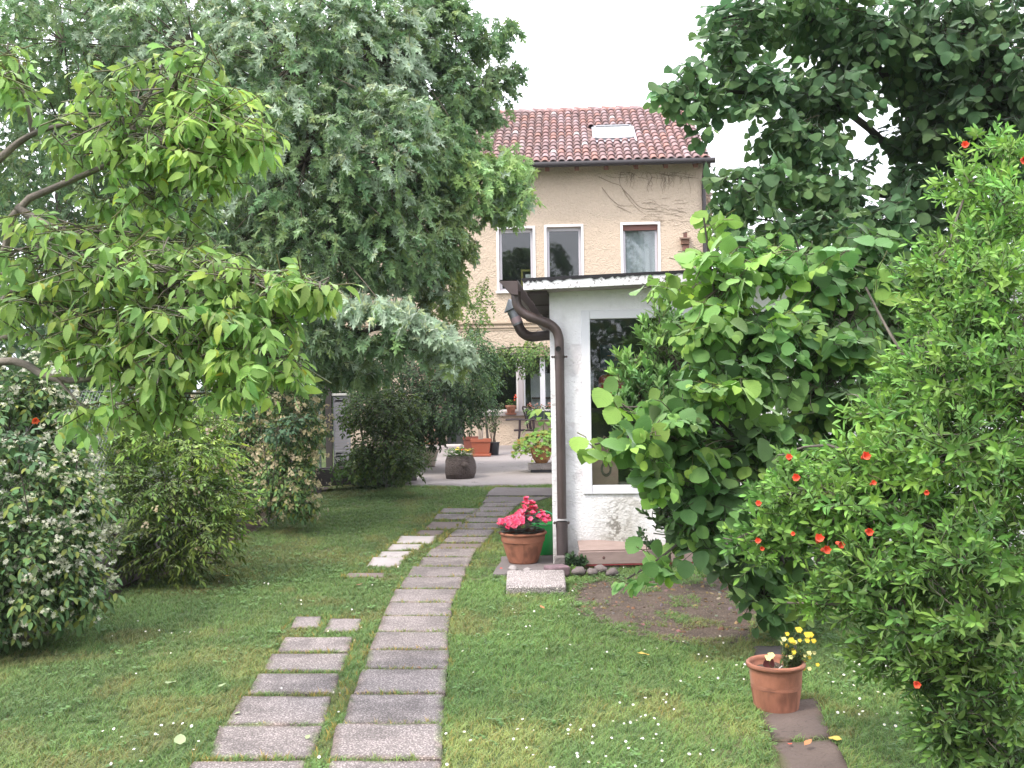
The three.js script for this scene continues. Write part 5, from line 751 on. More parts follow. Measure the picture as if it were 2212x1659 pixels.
{
  const sR = rng(500), [spray, stem] = pairSpray(sR, { n: 4, L: 0.22, leafAngle: 0.95, droop: 0.35, s0: 0.8, s1: 1.15, flat: 0.8 });
  const mat = leafMat(0.09, 0.155, 0.07, 0.28, 0.25, 0.4), tone = toned([1, 1, 1], 0.45, 0.2);
  const [a, pa, Ra] = bush('star_jasmine', 'star jasmine hedge thick with white flowers at the left edge of the lawn', 'hedge', G(90, 1335), 501, { leaf: ovalSmall, spray, stem, mat, twigShare: 0.03, fillOpt: { hollow: 0.35, out: 0.7, fall: 0.2, rand: 0.6, tone },
    stems: [[[90, 1150, 7.3], [80, 900, 7.3]], [[140, 1150, 7.2], [170, 980, 7.2]], [[30, 1200, 7.1], [20, 900, 7.2]]],
    blobs: [[60, 840, 7.5, 80, 50, 0.4, 110], [20, 930, 7.3, 90, 90, 0.4, 170], [120, 950, 7.5, 60, 80, 0.35, 90], [60, 1060, 7.1, 120, 90, 0.45, 220], [150, 1080, 7.2, 50, 80, 0.3, 80], [70, 1180, 6.9, 120, 80, 0.45, 220, { k: 0.85 }], [150, 1220, 7, 65, 70, 0.35, 100, { k: 0.8 }], [60, 1280, 6.8, 110, 50, 0.4, 130, { k: 0.7 }], [170, 1270, 6.9, 45, 40, 0.25, 40, { k: 0.7 }], [-30, 1220, 6.8, 80, 130, 0.4, 90, { k: 0.7 }], [0, 1330, 6.6, 30, 25, 0.2, 14, { k: 0.7 }]] });
  blossom(a, pa, Ra, 0.85, [0.56, 0.58, 0.47], 1.1, 0.17, 6);
  const [b, pb, Rb] = bush('climbing_jasmine', 'jasmine covered in cream and buff flowers climbing the fence beside the maple trunk', 'bush', G(620, 1112), 502, { leaf: ovalSmall, spray, stem, mat, twigShare: 0.03, fillOpt: { hollow: 0.35, out: 0.7, fall: 0.3, rand: 0.6, tone },
    stems: [[[610, 1000, 12.6], [600, 860, 12.6]], [[650, 1000, 12.5], [650, 900, 12.5]]],
    blobs: [[590, 870, 12.6, 80, 40, 0.5, 130], [640, 930, 12.3, 55, 70, 0.5, 150], [560, 950, 12.5, 80, 80, 0.6, 190], [620, 1030, 12.1, 60, 70, 0.5, 170], [560, 1060, 12.4, 60, 40, 0.5, 90, { k: 0.8 }], [655, 1080, 12.2, 22, 26, 0.25, 40], [500, 880, 12.9, 70, 50, 0.4, 80, { k: 0.9 }], [520, 1000, 12.5, 60, 60, 0.4, 70, { k: 0.7 }]] });
  blossom(b, pb, Rb, 1, [0.68, 0.6, 0.4], 1.35, 0.18, 8);
  const [c, pc, Rc] = bush('climbing_jasmine', 'thin jasmine with sparse flowers between the bright cherry leaves and the nandina', 'bush', G(262, 1140), 503, { leaf: ovalSmall, spray, stem, mat, twigShare: 0.05, fillOpt: { hollow: 0.3, out: 0.7, fall: 0.2, rand: 0.6, tone },
    stems: [[[236, 1120, 9.9], [214, 980, 9.8], [195, 880, 9.8]], [[240, 1120, 9.9], [238, 960, 9.9], [240, 880, 9.9]]], stemR: 0.02,
    blobs: [[200, 880, 9.8, 70, 30, 0.3, 40], [170, 1010, 9.6, 40, 40, 0.3, 26], [330, 900, 10, 80, 24, 0.3, 34], [200, 1130, 9, 30, 40, 0.2, 14]] });
  blossom(c, pc, Rc, 0.5, [0.66, 0.6, 0.54], 1.25, 0.16, 5);
}
{ // nandina: feathery fans of pointed leaflets
  const sR = rng(510), leaf = leafGeo({ L: 0.066, n: 3, w: oval(0.14, 0.8), droop: 0.2, fold: 0.2 }), [spray, stem] = pairSpray(sR, { n: 6, L: 0.27, leafAngle: 0.75, droop: 0.3, s0: 0.7, s1: 1.2, flat: 0.6 });
  const [r, pl, R] = bush('nandina', 'feathery yellow-green nandina clump between the two flowering jasmines', 'bush', G(380, 1250), 511, { leaf, spray, stem, mat: leafMat(0.13, 0.21, 0.045, 0.42), twigShare: 0.03, fillOpt: { hollow: 0.25, out: 0.95, fall: -0.1, rand: 0.6, s0: 0.8, s1: 1.2, reach: 0.14, tone: toned([1, 1, 1], 0.5, 0.3) }, stemR: 0.014,
    stems: [[[370, 1150, 9.5], [340, 960, 9.4]], [[390, 1140, 9.5], [420, 980, 9.3]], [[400, 1150, 9.5], [480, 1060, 9.2]], [[360, 1160, 9.5], [270, 1020, 9.4]]],
    blobs: [[330, 900, 9.5, 120, 40, 0.4, 80, { k: 1.1 }], [440, 905, 9.5, 80, 40, 0.4, 60, { k: 1.1 }], [250, 950, 9.5, 50, 50, 0.3, 40], [330, 940, 9.4, 110, 50, 0.5, 110, { k: 1.15 }], [430, 970, 9.3, 90, 50, 0.5, 100, { k: 1.2, w: 0.1 }], [270, 1010, 9.3, 60, 60, 0.4, 70], [360, 1050, 9.2, 130, 70, 0.5, 190, { k: 0.85 }], [470, 1060, 9.2, 60, 60, 0.4, 70], [300, 1130, 9.1, 80, 70, 0.4, 110, { k: 0.5 }], [410, 1140, 9.1, 110, 70, 0.5, 150, { k: 0.6, w: 0.1 }], [490, 1120, 9.1, 50, 45, 0.3, 44, { k: 0.95, w: 0.15 }], [380, 1205, 9.1, 130, 36, 0.35, 90, { k: 0.5, w: 0.15 }], [535, 1098, 9.1, 24, 16, 0.15, 8, { k: 1.3 }]] });
  blossom(r, pl.filter((q) => q.p.y > 0.4), R, 0.08, [0.6, 0.5, 0.36], 1.1, 0.14, 7);
}
{ // rose with blue-green leaves and one orange bloom
  const sR = rng(520), leaf = leafGeo({ L: 0.055, n: 4, w: oval(0.3, 0.75), droop: 0.12, fold: 0.2 }), [spray, stem] = pairSpray(sR, { n: 2, L: 0.12, leafAngle: 1.0, droop: 0.2, flat: 0.5 });
  bush('rose_bush', 'loose rose with blue-green leaves in front of the cream-flowered jasmine', 'rose', G(586, 1118), 521, { leaf, spray, stem, mat: leafMat(0.085, 0.15, 0.105, 0.3), twigShare: 0.3, fillOpt: { hollow: 0.2, out: 0.8, fall: 0.1, rand: 0.5, tone: toned([1, 1, 1], 0.4, 0.1) }, stemR: 0.01, stems: [[[590, 1040, 11.6], [600, 940, 11.5]], [[580, 1040, 11.6], [560, 900, 11.6]]], blobs: [[600, 930, 11.7, 50, 24, 0.3, 40], [640, 905, 11.7, 30, 20, 0.2, 16], [540, 880, 11.7, 36, 24, 0.2, 12]] });
  const [r] = bush('rose_bush', 'tall rose shoot with one orange bloom above the white jasmine', 'rose', G(70, 1345), 522, { leaf, spray, stem, mat: leafMat(0.06, 0.11, 0.06, 0.3), twigShare: 0.5, fillOpt: { hollow: 0.2, out: 0.8, fall: 0.1, rand: 0.5, tone: toned([1, 1, 1], 0.4, 0.1) }, stemR: 0.009, stems: [[[60, 1100, 6.6], [40, 960, 6.5], [76, 912, 6.5]]], blobs: [[30, 950, 6.5, 40, 40, 0.15, 14], [60, 985, 6.5, 30, 20, 0.1, 6]] });
  const pt = [], Rp = rng(3); for (let i = 0; i < 14; i++) { const k = 0.35 + 0.65 * i / 14, g = leafGeo({ L: 0.034, n: 3, w: oval(0.5, 0.7), droop: -0.35 * (1 - k), fold: 0.4 }); g.applyMatrix4(orient(V(0, 0, 0), V(Math.cos(i * 2.4) * k, Math.sin(i * 2.4) * k, 0.75), V(0, 0, 1))); pt.push(g); }
  const fl = part('flower', cleaned(pt), flat(0.85, 0.2, 0.07, 0.8), r); fl.position.copy(P(76, 908, 6.45)).sub(r.position); fl.rotation.set(0.2, 0.5, 0);
}
{ // shrub with dark arching stems, low seedlings and dark tree over the patio, creeper over the ground-floor windows
  const sR = rng(530), leaf = leafGeo({ L: 0.06, n: 3, w: oval(0.26, 0.8), droop: 0.15, fold: 0.2 }), [spray, stem] = pairSpray(sR, { n: 4, L: 0.24, leafAngle: 0.9, droop: 0.4, flat: 0.7 });
  bush('arching_shrub', 'olive-green shrub with dark arching stems beside the perforated fence panel', 'bush', G(790, 1040), 531, { leaf, spray, stem, mat: leafMat(0.1, 0.155, 0.05, 0.35), twigShare: 0.05, fillOpt: { hollow: 0.25, out: 0.7, fall: 0.1, rand: 0.7, reach: 0.15, tone: toned([1, 1, 1], 0.6, 0.25) }, stemR: 0.035, stems: [[[815, 980, 15.6], [850, 920, 15.5], [890, 860, 15.5]], [[800, 980, 15.6], [830, 900, 15.6], [850, 850, 15.6]], [[785, 960, 15.6], [770, 860, 15.7]], [[822, 985, 15.5], [860, 940, 15.3], [905, 905, 15.3]]],
    blobs: [[800, 880, 15.6, 75, 60, 0.6, 200, { k: 0.7 }], [762, 890, 15.7, 22, 40, 0.3, 30, { k: 1.0 }], [830, 950, 15.4, 75, 60, 0.5, 160, { k: 0.7 }], [790, 985, 15.4, 40, 46, 0.4, 110, { k: 0.8 }], [870, 990, 15.3, 55, 40, 0.4, 140, { k: 0.6 }], [850, 880, 15.4, 70, 55, 0.5, 190, { k: 0.5 }]] });
  bush('dark_small_tree', 'shady dark-leaved small tree over the back of the patio', 'tree', G(905, 1000), 532, { leaf, spray, stem, mat: leafMat(0.055, 0.1, 0.05, 0.3), twigShare: 0.04, fillOpt: { hollow: 0.3, out: 0.7, fall: 0.35, rand: 0.6, tone: toned([1, 1, 1], 0.45, 0.2) }, stemR: 0.06, stems: [[[912, 900, 18.4], [900, 820, 18.4], [880, 740, 18.6]], [[915, 900, 18.4], [960, 820, 18.6], [1010, 770, 18.8]]],
    blobs: [[880, 800, 18.5, 120, 90, 1.1, 480, { k: 0.7 }], [980, 800, 18.6, 95, 75, 1.0, 380, { k: 0.8 }], [1020, 760, 18.8, 60, 50, 0.7, 150, { k: 1.15 }], [960, 875, 18.4, 90, 60, 0.9, 400, { k: 0.6 }], [880, 895, 18.4, 70, 60, 0.8, 280, { k: 0.55 }], [1035, 840, 18.8, 45, 60, 0.6, 150, { k: 0.85 }], [920, 925, 18.6, 70, 30, 0.5, 140, { k: 0.55 }], [800, 810, 18.8, 90, 80, 0.9, 260, { k: 0.6 }], [730, 830, 19, 80, 80, 0.8, 170, { k: 0.6 }], [700, 760, 19, 90, 70, 0.8, 140, { k: 0.6 }]] });
  const [vn, , vr] = bush('climbing_vine', 'green vine trailing along a wire above the ground-floor windows', 'vine', V(-0.55, gy(-23.4), -23.4), 533, { leaf, spray, stem, mat: leafMat(0.085, 0.145, 0.05, 0.35), twigShare: 0.05, fillOpt: { hollow: 0.2, out: 0.6, fall: 0.5, rand: 0.6, s0: 0.9, s1: 1.3, tone: toned([1, 1, 1], 0.45, 0.25) }, stemR: 0.03, stems: [[P(1046, 860, 23.2), P(1040, 770, 23.2), P(1090, 752, 23.1), P(1180, 752, 23)].map((p) => p)],
    blobs: [[1070, 765, 23.2, 50, 22, 0.4, 70, { k: 1.1 }], [1120, 762, 23.1, 50, 22, 0.4, 70, { k: 1.1 }], [1165, 755, 23, 36, 16, 0.3, 36, { k: 1.1 }], [1140, 785, 23.2, 26, 20, 0.3, 30, { k: 0.9 }], [1062, 800, 23.2, 36, 36, 0.4, 60, { k: 0.8 }], [1140, 742, 23, 24, 12, 0.2, 16, { k: 1.3, w: 0.15 }], [1030, 740, 23, 30, 26, 0.3, 34, { k: 1.2 }], [1040, 650, 23, 30, 60, 0.3, 50, { k: 1.2, w: 0.1 }], [1020, 700, 23, 30, 40, 0.3, 40, { k: 1.1 }]] });
  const lw = rng(540), [s2, st2] = shootSpray(lw, { n: 7, L: 0.1 });
  bush('seedling_clump', 'low green weeds at the foot of the concrete trough', 'plant', G(735, 1045), 534, { leaf, spray: s2, stem: st2, mat: leafMat(0.09, 0.15, 0.04, 0.35), fillOpt: { hollow: 0, out: 0.6, fall: -0.9, rand: 0.4, tone: toned([1, 1, 1], 0.4, 0.2), minY: -0.02 }, blobs: [[735, 1022, 15.6, 40, 22, 0.3, 40, { k: 0.8 }], [772, 1030, 15.5, 20, 14, 0.2, 18]], parts: 60 });
  bush('weed_clump', 'small pale green weeds at the foot of the downpipe', 'plant', G(1238, 1238), 535, { leaf: leafGeo({ L: 0.03, n: 3, w: oval(0.38, 0.7), droop: 0.1, fold: 0.1 }), spray: s2, stem: st2, mat: leafMat(0.11, 0.2, 0.05, 0.35), fillOpt: { hollow: 0, out: 0.6, fall: -0.8, rand: 0.5, tone: toned([1, 1, 1], 0.4, 0.2), minY: -0.03, s0: 0.7, s1: 1 }, blobs: [[1232, 1228, 9.45, 22, 12, 0.1, 26], [1180, 1226, 9.6, 14, 10, 0.08, 10], [1330, 1246, 9.3, 40, 8, 0.1, 22, { k: 0.9 }], [1420, 1244, 9.3, 60, 8, 0.1, 30, { k: 0.8 }], [1540, 1234, 9.2, 60, 10, 0.15, 36, { k: 0.7 }]], parts: 120 });
  bush('ivy', 'dark ivy at the wall foot between the downpipe and the planks', 'plant', G(1252, 1222), 536, { leaf: leafGeo({ L: 0.05, n: 3, w: oval(0.42, 0.6), droop: 0.1, fold: 0.1 }), spray: s2, stem: st2, mat: leafMat(0.04, 0.075, 0.04, 0.2, 0.2), fillOpt: { hollow: 0, out: 0.6, fall: -0.3, rand: 0.5, tone: toned([1, 1, 1], 0.4, 0.1), minY: -0.03 }, blobs: [[1234, 1206, 9.62, 18, 14, 0.06, 14], [1252, 1212, 9.6, 16, 14, 0.06, 10], [1385, 1150, 9.55, 6, 18, 0.03, 4], [1410, 1172, 9.55, 16, 8, 0.04, 6], [1182, 1228, 9.75, 8, 14, 0.05, 5]], parts: 80 });
}
// fence along the left border: concrete footing, posts, wire mesh; a perforated metal panel farther on
{
  const x = -3.55, z0 = -6.2, z1 = -15.2, f = thing('wire_fence', 'grey wire mesh fence on dark posts behind the flowering hedge', 'fence', V(x, 0, z0));
  part('footing', (() => { const g = box(-0.1, 0.1, -0.2, 0.32, z1 - z0, 0.2, 0.015); return g; })(), oldConcrete, f);
  for (let z = 0; z > z1 - z0; z -= 2.2) part('post', box(-0.025, 0.025, 0.321, 1.75, z - 0.025, z + 0.025, 0.004), flat(0.09, 0.1, 0.1, 0.6), f);
  const w = []; for (let i = -16; i < 150; i++) for (const s of [-1, 1]) { const a = -i * 0.075, top = 1.4, ya = s > 0 ? 0 : top, yb = s > 0 ? top : 0; let A = V(0.03 * s * 0.1, 0.33 + ya, a), B = V(0, 0.33 + yb, a - top); if (A.z > 0 || B.z < z1 - z0) continue; w.push(new THREE.TubeGeometry(new THREE.LineCurve3(A, B), 1, 0.0022, 3)); }
  part('mesh', cleaned(w), flat(0.22, 0.24, 0.23, 0.5, { metalness: 0.3 }), f, 'stuff');
  for (const y of [0.36, 1.05, 1.72]) part('wire', tube([V(0, y, 0), V(0, y, z1 - z0)], 0.003, 0.003, 2, 4), flat(0.2, 0.22, 0.2, 0.5), f);
  const q0 = P(721, 985, 18.2), q1 = P(758, 985, 18.2), yt = P(740, 851, 18.2).y, pn = thing('perforated_panel', 'pale grey perforated metal fence panel beside a dark post beyond the jasmine', 'fence panel', V(q0.x, gy(-18.2), -18.2)), w0 = q1.x - q0.x, h = yt - gy(-18.2);
  const ps = new THREE.Shape([[0, 0.12], [w0, 0.12], [w0, h - 0.03], [0, h - 0.03]].map(([a, b]) => new THREE.Vector2(a, b))); const nx = 15, ny = 24; for (let i = 0; i < nx; i++) for (let j = 0; j < ny; j++) { const cx = 0.03 + (i + 0.5 + (j % 2) * 0.3) * (w0 - 0.07) / nx, cy = 0.15 + (j + 0.5) * (h - 0.22) / ny; ps.holes.push(new THREE.Path([[cx - 0.011, cy], [cx, cy + 0.013], [cx + 0.011, cy], [cx, cy - 0.013]].map(([a, b]) => new THREE.Vector2(a, b)))); }
  part('sheet', metric(new THREE.ExtrudeGeometry(ps, { depth: 0.006, bevelEnabled: false })), flat(0.26, 0.25, 0.28, 0.6), pn);
  part('top_rail', box(-0.02, w0, h - 0.029, h + 0.01, -0.02, 0.03, 0.004), flat(0.6, 0.58, 0.56, 0.7), pn);
  part('post', box(-0.13, -0.022, -0.1, h + 0.35, -0.04, 0.05, 0.006), flat(0.05, 0.042, 0.04, 0.8), pn); part('post', tube([V(-0.24, -0.1, 0), V(-0.235, h - 0.3, 0)], 0.022, 0.02, 2, 8), flat(0.12, 0.15, 0.14, 0.6), pn);
  const t = thing('concrete_trough', 'long dark weathered concrete trough raised at the lawn edge', 'trough', G(700, 1062), 0.55), L = 1.5;
  part('wall', cleaned([box(-0.55, L, 0.1, 0.36, 0.16, 0.21, 0.01), box(-0.55, L, 0.1, 0.36, -0.21, -0.16, 0.01), box(-0.549, -0.5, 0.101, 0.359, -0.159, 0.159), box(L - 0.05, L - 0.001, 0.101, 0.359, -0.159, 0.159)]), std({ map: rep(concreteTex, 0.9), color: RGB(0.3, 0.28, 0.28), bumpMap: rep(plasterBump, 0.6), bumpScale: 0.01 }), t);
  part('soil', box(-0.499, L - 0.051, 0.15, 0.33, -0.159, 0.159), soilMat, t); for (const a of [-0.3, 0.95]) part('foot', box(a, a + 0.2, -0.08, 0.099, -0.18, 0.18), oldConcrete, t);
}
// beyond the fence and behind the trees
{
  const w = thing('neighbour_wall', 'pale neighbouring wall glimpsed through the hedge on the far left', 'wall', V(-8.2, 0, -8)); part('wall', box(-0.15, 0.15, -0.2, 1.5, -14, 6), std({ map: rep(creamTex, 3), color: RGB(0.42, 0.52, 0.68) }), w); part('coping', box(-0.22, 0.22, 1.502, 1.58, -14.05, 6.05, 0.01), oldConcrete, w);
  const sR = rng(560), leaf = leafGeo({ L: 0.22, n: 3, w: oval(0.3, 0.8), droop: 0.2, fold: 0.2 }), [spray, stem] = pairSpray(sR, { n: 4, L: 0.8, leafAngle: 0.9, droop: 0.4, flat: 0.8 });
  const far = (name, label, D, u, v, list, seed, mat, k = 1) => { const base = V(P(u, v, D).x, gy(-D), -D); bush(name, label, 'tree', base, seed, { leaf, spray, stem, mat, parts: 0, twigShare: 0.02, stemR: 0.2, stems: [[V(base.x + 0.1, base.y + 3, base.z), V(base.x, base.y + 6.5, base.z)]], fillOpt: { hollow: 0.4, out: 0.8, fall: 0.3, rand: 0.6, s0: 0.7, s1: 1.2, tone: toned([k, k, k], 0.4, 0.2) }, blobs: list }); };
  const m1 = leafMat(0.055, 0.1, 0.05, 0.3), m2 = leafMat(0.06, 0.1, 0.055, 0.3);
  far('background_tree', 'dark tree crown behind the maple at the far left', 24, 130, 900, [[60, 200, 24, 300, 250, 2.6, 420], [100, 560, 23.5, 320, 180, 2.4, 360], [60, 790, 23, 280, 110, 2, 300], [280, 860, 22.5, 200, 70, 1.5, 140], [20, 760, 18, 170, 70, 1.2, 170]], 561, m1);
  far('background_tree', 'dark tree crown behind the middle of the maple', 26, 520, 900, [[430, 180, 26, 240, 260, 2.6, 380], [500, 520, 25.5, 260, 200, 2.4, 380], [520, 800, 25, 250, 120, 2, 330]], 562, m1);
  far('background_tree', 'dark tree between the maple trunk and the cream house', 27.5, 800, 900, [[740, 330, 27.5, 170, 240, 2, 260], [800, 640, 27, 170, 150, 2, 230], [800, 840, 26.8, 150, 70, 1.6, 110]], 563, m1);
  far('background_tree', 'rounded tree just right of the cream house', 34, 1640, 850, [[1605, 530, 34, 36, 36, 1.0, 90], [1650, 560, 34, 60, 50, 1.5, 130], [1610, 600, 34, 60, 40, 1.4, 90], [1760, 630, 33, 100, 50, 2, 130], [1720, 590, 34, 80, 50, 2, 110]], 564, m2);
  far('background_tree', 'shadowy tree behind the tall hazel at the far right', 22, 2100, 900, [[2050, 520, 21, 180, 90, 1.8, 130], [2160, 650, 20, 160, 130, 1.8, 190], [1960, 680, 21, 150, 90, 1.6, 150], [2100, 820, 19, 180, 100, 1.6, 170]], 565, m1);
  // what the windows mirror: trees and a hedge standing behind the viewer
  const refl = (x, z, h, r, seed, label) => { const base = V(x, 0, z), R = rng(seed), root = thing('garden_tree', label, 'tree', base), pl = []; for (let i = 0; i < 420; i++) { const t = R(), rr = r * (1 - t * 0.85) * Math.sqrt(R()), a = R() * 6.3; const p = V(x + Math.cos(a) * rr, 0.8 + t * (h - 0.8), z + Math.sin(a) * rr); pl.push({ m: orient(p, V(Math.cos(a), -0.3, Math.sin(a)), UP, 1 + R() * 0.5), c: RGB(1, 1, 1).multiplyScalar(0.7 + 0.5 * R()), p }); } part('trunk', rebase(tube([V(x, -0.1, z), V(x, h * 0.9, z)], 0.2, 0.04, 6, 8), base), bark, root); foliage(root, leaf, [spray, stem], pl, m1, 0); };
  refl(2.6, 17, 13.5, 3.2, 571, 'pointed garden tree mirrored in the middle upper window'); refl(-1.8, 15, 11, 3.4, 572, 'broad garden tree mirrored in the left upper window'); refl(6.5, 14, 9, 3.6, 573, 'garden tree mirrored in the curtained upper window');
  const hb = V(0, 0, 9), hr = thing('garden_hedge', 'tall dark hedge behind the viewer mirrored in the outbuilding window', 'hedge', hb), Rh = rng(580), hp = []; for (let i = 0; i < 1100; i++) { const p = V(lerp(-10, 10, Rh()), 0.1 + 4.2 * Rh(), 9 + Rh() * 1.5); hp.push({ m: orient(p, V(Rh() - 0.5, -0.2, -1), UP, 0.9 + Rh() * 0.5), c: RGB(1, 1, 1).multiplyScalar(0.6 + 0.5 * Rh()), p }); } foliage(hr, leaf, [spray, stem], hp, m1, 0);
}

// ================================================================ POTS AND OTHER THINGS
const flowerHead = (n, L, col, rough = 0.8, wide = 0.45, cup = 0.5, seed = 1) => { const R = rng(seed), l = []; for (let i = 0; i < n; i++) { const g = leafGeo({ L, n: 3, w: oval(wide, 0.65), droop: 0.1, fold: 0.25, wave: 0.05, seed: i }); g.applyMatrix4(orient(V(0, 0.002 * i / n, 0), V(Math.cos(i * 2.4 + R()), cup * (0.5 + R()), Math.sin(i * 2.4 + R())), UP)); l.push(g); } return [cleaned(l), new THREE.MeshPhysicalMaterial({ color: RGB(...col), roughness: rough, transmission: 0.2, thickness: 0 })]; };
function put(o, p, dir, s) { const m = orient(p, V(1, 0, 0.01), dir, s); m.decompose(o.position, o.quaternion, o.scale); return o; }
function leavesIn(root, leaf, list, mat, kind = 'leaf', most = 300) { list.slice(0, most).forEach(([m, t]) => { const b = part(kind, leaf, toneMat(mat, t), root); m.decompose(b.position, b.quaternion, b.scale); }); const rest = list.slice(most); if (rest.length) { const im = new THREE.InstancedMesh(tinted(leaf, [1, 1, 1]), mat, rest.length); rest.forEach(([m, t], i) => { im.setMatrixAt(i, m); im.setColorAt(i, RGB(...t)); }); im.name = 'foliage'; im.userData.kind = 'stuff'; shade(im); root.add(im); } }
// concrete pad under the begonia, textured slab, small stones, brick bit
{
  const q = [[1062, 1246], [1196, 1246], [1200, 1206], [1086, 1208]].map(([u, v]) => G(u, v)), R = rng(61), o = struct('concrete_pad', slabGeo(q.flatMap((p, i) => [0.02, 0.3, 0.6, 0.9].map((t) => p.clone().lerp(q[(i + 1) % 4], t).add(V((R() - 0.5) * 0.03, 0, (R() - 0.5) * 0.03)))), 0.03), oldConcrete); blocked.push(q);
  const c = G(1158, 1276), s = thing('gravel_slab', 'thick pale washed-gravel slab lying in front of the begonia pot', 'slab', V(c.x, 0.02, c.z - 0.06), -0.02);
  const g = new RoundedBoxGeometry(0.5, 0.1, 0.42, 5, 0.02), p = g.attributes.position, Rs = rng(62); for (let i = 0; i < p.count; i++) { const n = fbm((p.getX(i) + 2) * 0.7 % 1, (p.getZ(i) + 2) * 0.7 % 1, 8, 3, 7) - 0.5; p.setXYZ(i, p.getX(i) + n * 0.03, p.getY(i) + n * 0.02, p.getZ(i) + n * 0.04); } g.computeVertexNormals(); const m = part('block', metric(g), std({ map: rep(aggTex, 1.0), color: RGB(1.25, 1.18, 1.15), bumpMap: rep(aggBump, 0.6), bumpScale: 0.01 }), s); m.rotation.x = 0.16; m.position.y = 0.03;
  blocked.push([V(c.x - 0.24, 0, c.z + 0.16), V(c.x + 0.24, 0, c.z + 0.16), V(c.x + 0.24, 0, c.z - 0.25), V(c.x - 0.24, 0, c.z - 0.25)]);
  [[1252, 1246, 0.055, 'grey edging stone nearest the downpipe foot'], [1280, 1247, 0.05, 'squarish grey edging stone in the middle of the row'], [1300, 1240, 0.05, 'tall grey edging stone behind the row'], [1322, 1247, 0.05, 'pinkish rounded edging stone at the right end of the row'], [1108, 1238, 0.04, 'white lump of stone at the left back of the gravel slab'], [1140, 1240, 0.03, 'small white stone behind the gravel slab']].forEach(([u, v, r, l], i) => { const e = G(u, v), st = tag(part('edging_stone', lump(r * 1.25, r * 0.7, r, 70 + i, 0.26, 1), std({ map: rep(concreteTex, 0.7), color: i > 3 ? RGB(1.2, 1.2, 1.2) : RGB(0.62, 0.57, 0.56), bumpMap: rep(plasterBump, 0.4), bumpScale: 0.006 }), scene), l, 'stone', 'stones edging the soil bed'); st.name = numbered('edging_stone') + ''; st.position.set(e.x, 0.02 + r * 0.5, e.z); st.rotation.y = i * 1.3; });
  const e = G(1203, 1246), b = tag(part('brick_piece', metric(new RoundedBoxGeometry(0.2, 0.09, 0.16, 2, 0.02)), std({ map: rep(terraTex, 0.4), color: RGB(0.62, 1.0, 1.9), bumpMap: rep(fineBump, 0.2), bumpScale: 0.004 }), scene), 'dull purple brick piece under the downpipe', 'brick'); b.position.set(e.x, 0.055, e.z); b.rotation.y = 0.4;
  const e2 = G(1210, 1232), pb = tag(part('pipe_block', metric(new RoundedBoxGeometry(0.1, 0.14, 0.1, 2, 0.015)), oldConcrete, scene), 'small upright mortar block between downpipe foot and brick piece', 'block'); pb.position.set(e2.x, 0.06, e2.z - 0.02);
}
// begonia pot
{
  const base = G(1131, 1226), R = rng(71), root = thing('begonia_pot', 'wide terracotta bowl of pink begonias on the concrete pad by the downpipe', 'potted plant', V(base.x, 0.03, base.z - 0.12));
  const k = 1.0; part('pot', lathe([[0.0001, 0.01], [0.135, 0.0], [0.142, 0.012], [0.175, 0.11], [0.198, 0.2], [0.2, 0.203], [0.207, 0.205], [0.212, 0.262], [0.208, 0.266], [0.222, 0.27], [0.231, 0.278], [0.232, 0.288], [0.226, 0.296], [0.212, 0.297], [0.205, 0.285], [0.2, 0.24], [0.0001, 0.24]].map(([r, y]) => [r * k, y * k]), 48), terra, root);
  part('soil', (() => { const g = new THREE.CircleGeometry(0.2, 20); g.rotateX(-Math.PI / 2); g.translate(0, 0.262, 0); return metric(g); })(), soilMat, root);
  const leaf = leafGeo({ L: 0.075, n: 5, w: oval(0.48, 0.6), droop: 0.2, fold: 0.12, wave: 0.03 }), lm = new THREE.MeshPhysicalMaterial({ color: RGB(0.03, 0.036, 0.03), roughness: 0.9, transmission: 0.1, thickness: 0, clearcoat: 0.35, clearcoatRoughness: 0.4 }), list = [];
  for (let i = 0; i < 170; i++) { const a = R() * 6.28, r = 0.21 * Math.sqrt(R()), y = 0.28 + R() * (0.21 - r * 0.45) * (1 + Math.cos(a) * 0.25), d = V(Math.cos(a), 0.15 + 0.3 * R(), Math.sin(a)); list.push([orient(V(Math.cos(a) * r * 0.95, y, Math.sin(a) * r * 0.95), d, UP, 0.7 + 0.5 * R()), [1, 0.8 + 0.6 * R(), 1]]); }
  leavesIn(root, leaf, list, lm);
  const [fg, fm] = flowerHead(9, 0.024, [0.8, 0.075, 0.19], 0.8, 0.5, 0.8, 4), fm2 = new THREE.MeshPhysicalMaterial({ color: RGB(0.85, 0.16, 0.27), roughness: 0.8, transmission: 0.2, thickness: 0 });
  for (let i = 0; i < 210; i++) { const a = R() * 6.28, r = 0.25 * Math.sqrt(R()), top = 0.31 + (0.22 - r * 0.66) * (1 + Math.cos(a) * 0.35) + R() * 0.03; const p = V(Math.cos(a) * r + 0.01, top + (R() - 0.5) * 0.03, Math.sin(a) * r); if (p.x > 0.03 && p.z > 0 && R() < 0.55) continue; put(part('flower', fg, R() < 0.4 ? fm2 : fm, root), p, V(Math.cos(a) * r * 4, 0.9, Math.sin(a) * r * 4 + 0.35), 0.95 + R() * 0.6); }
}
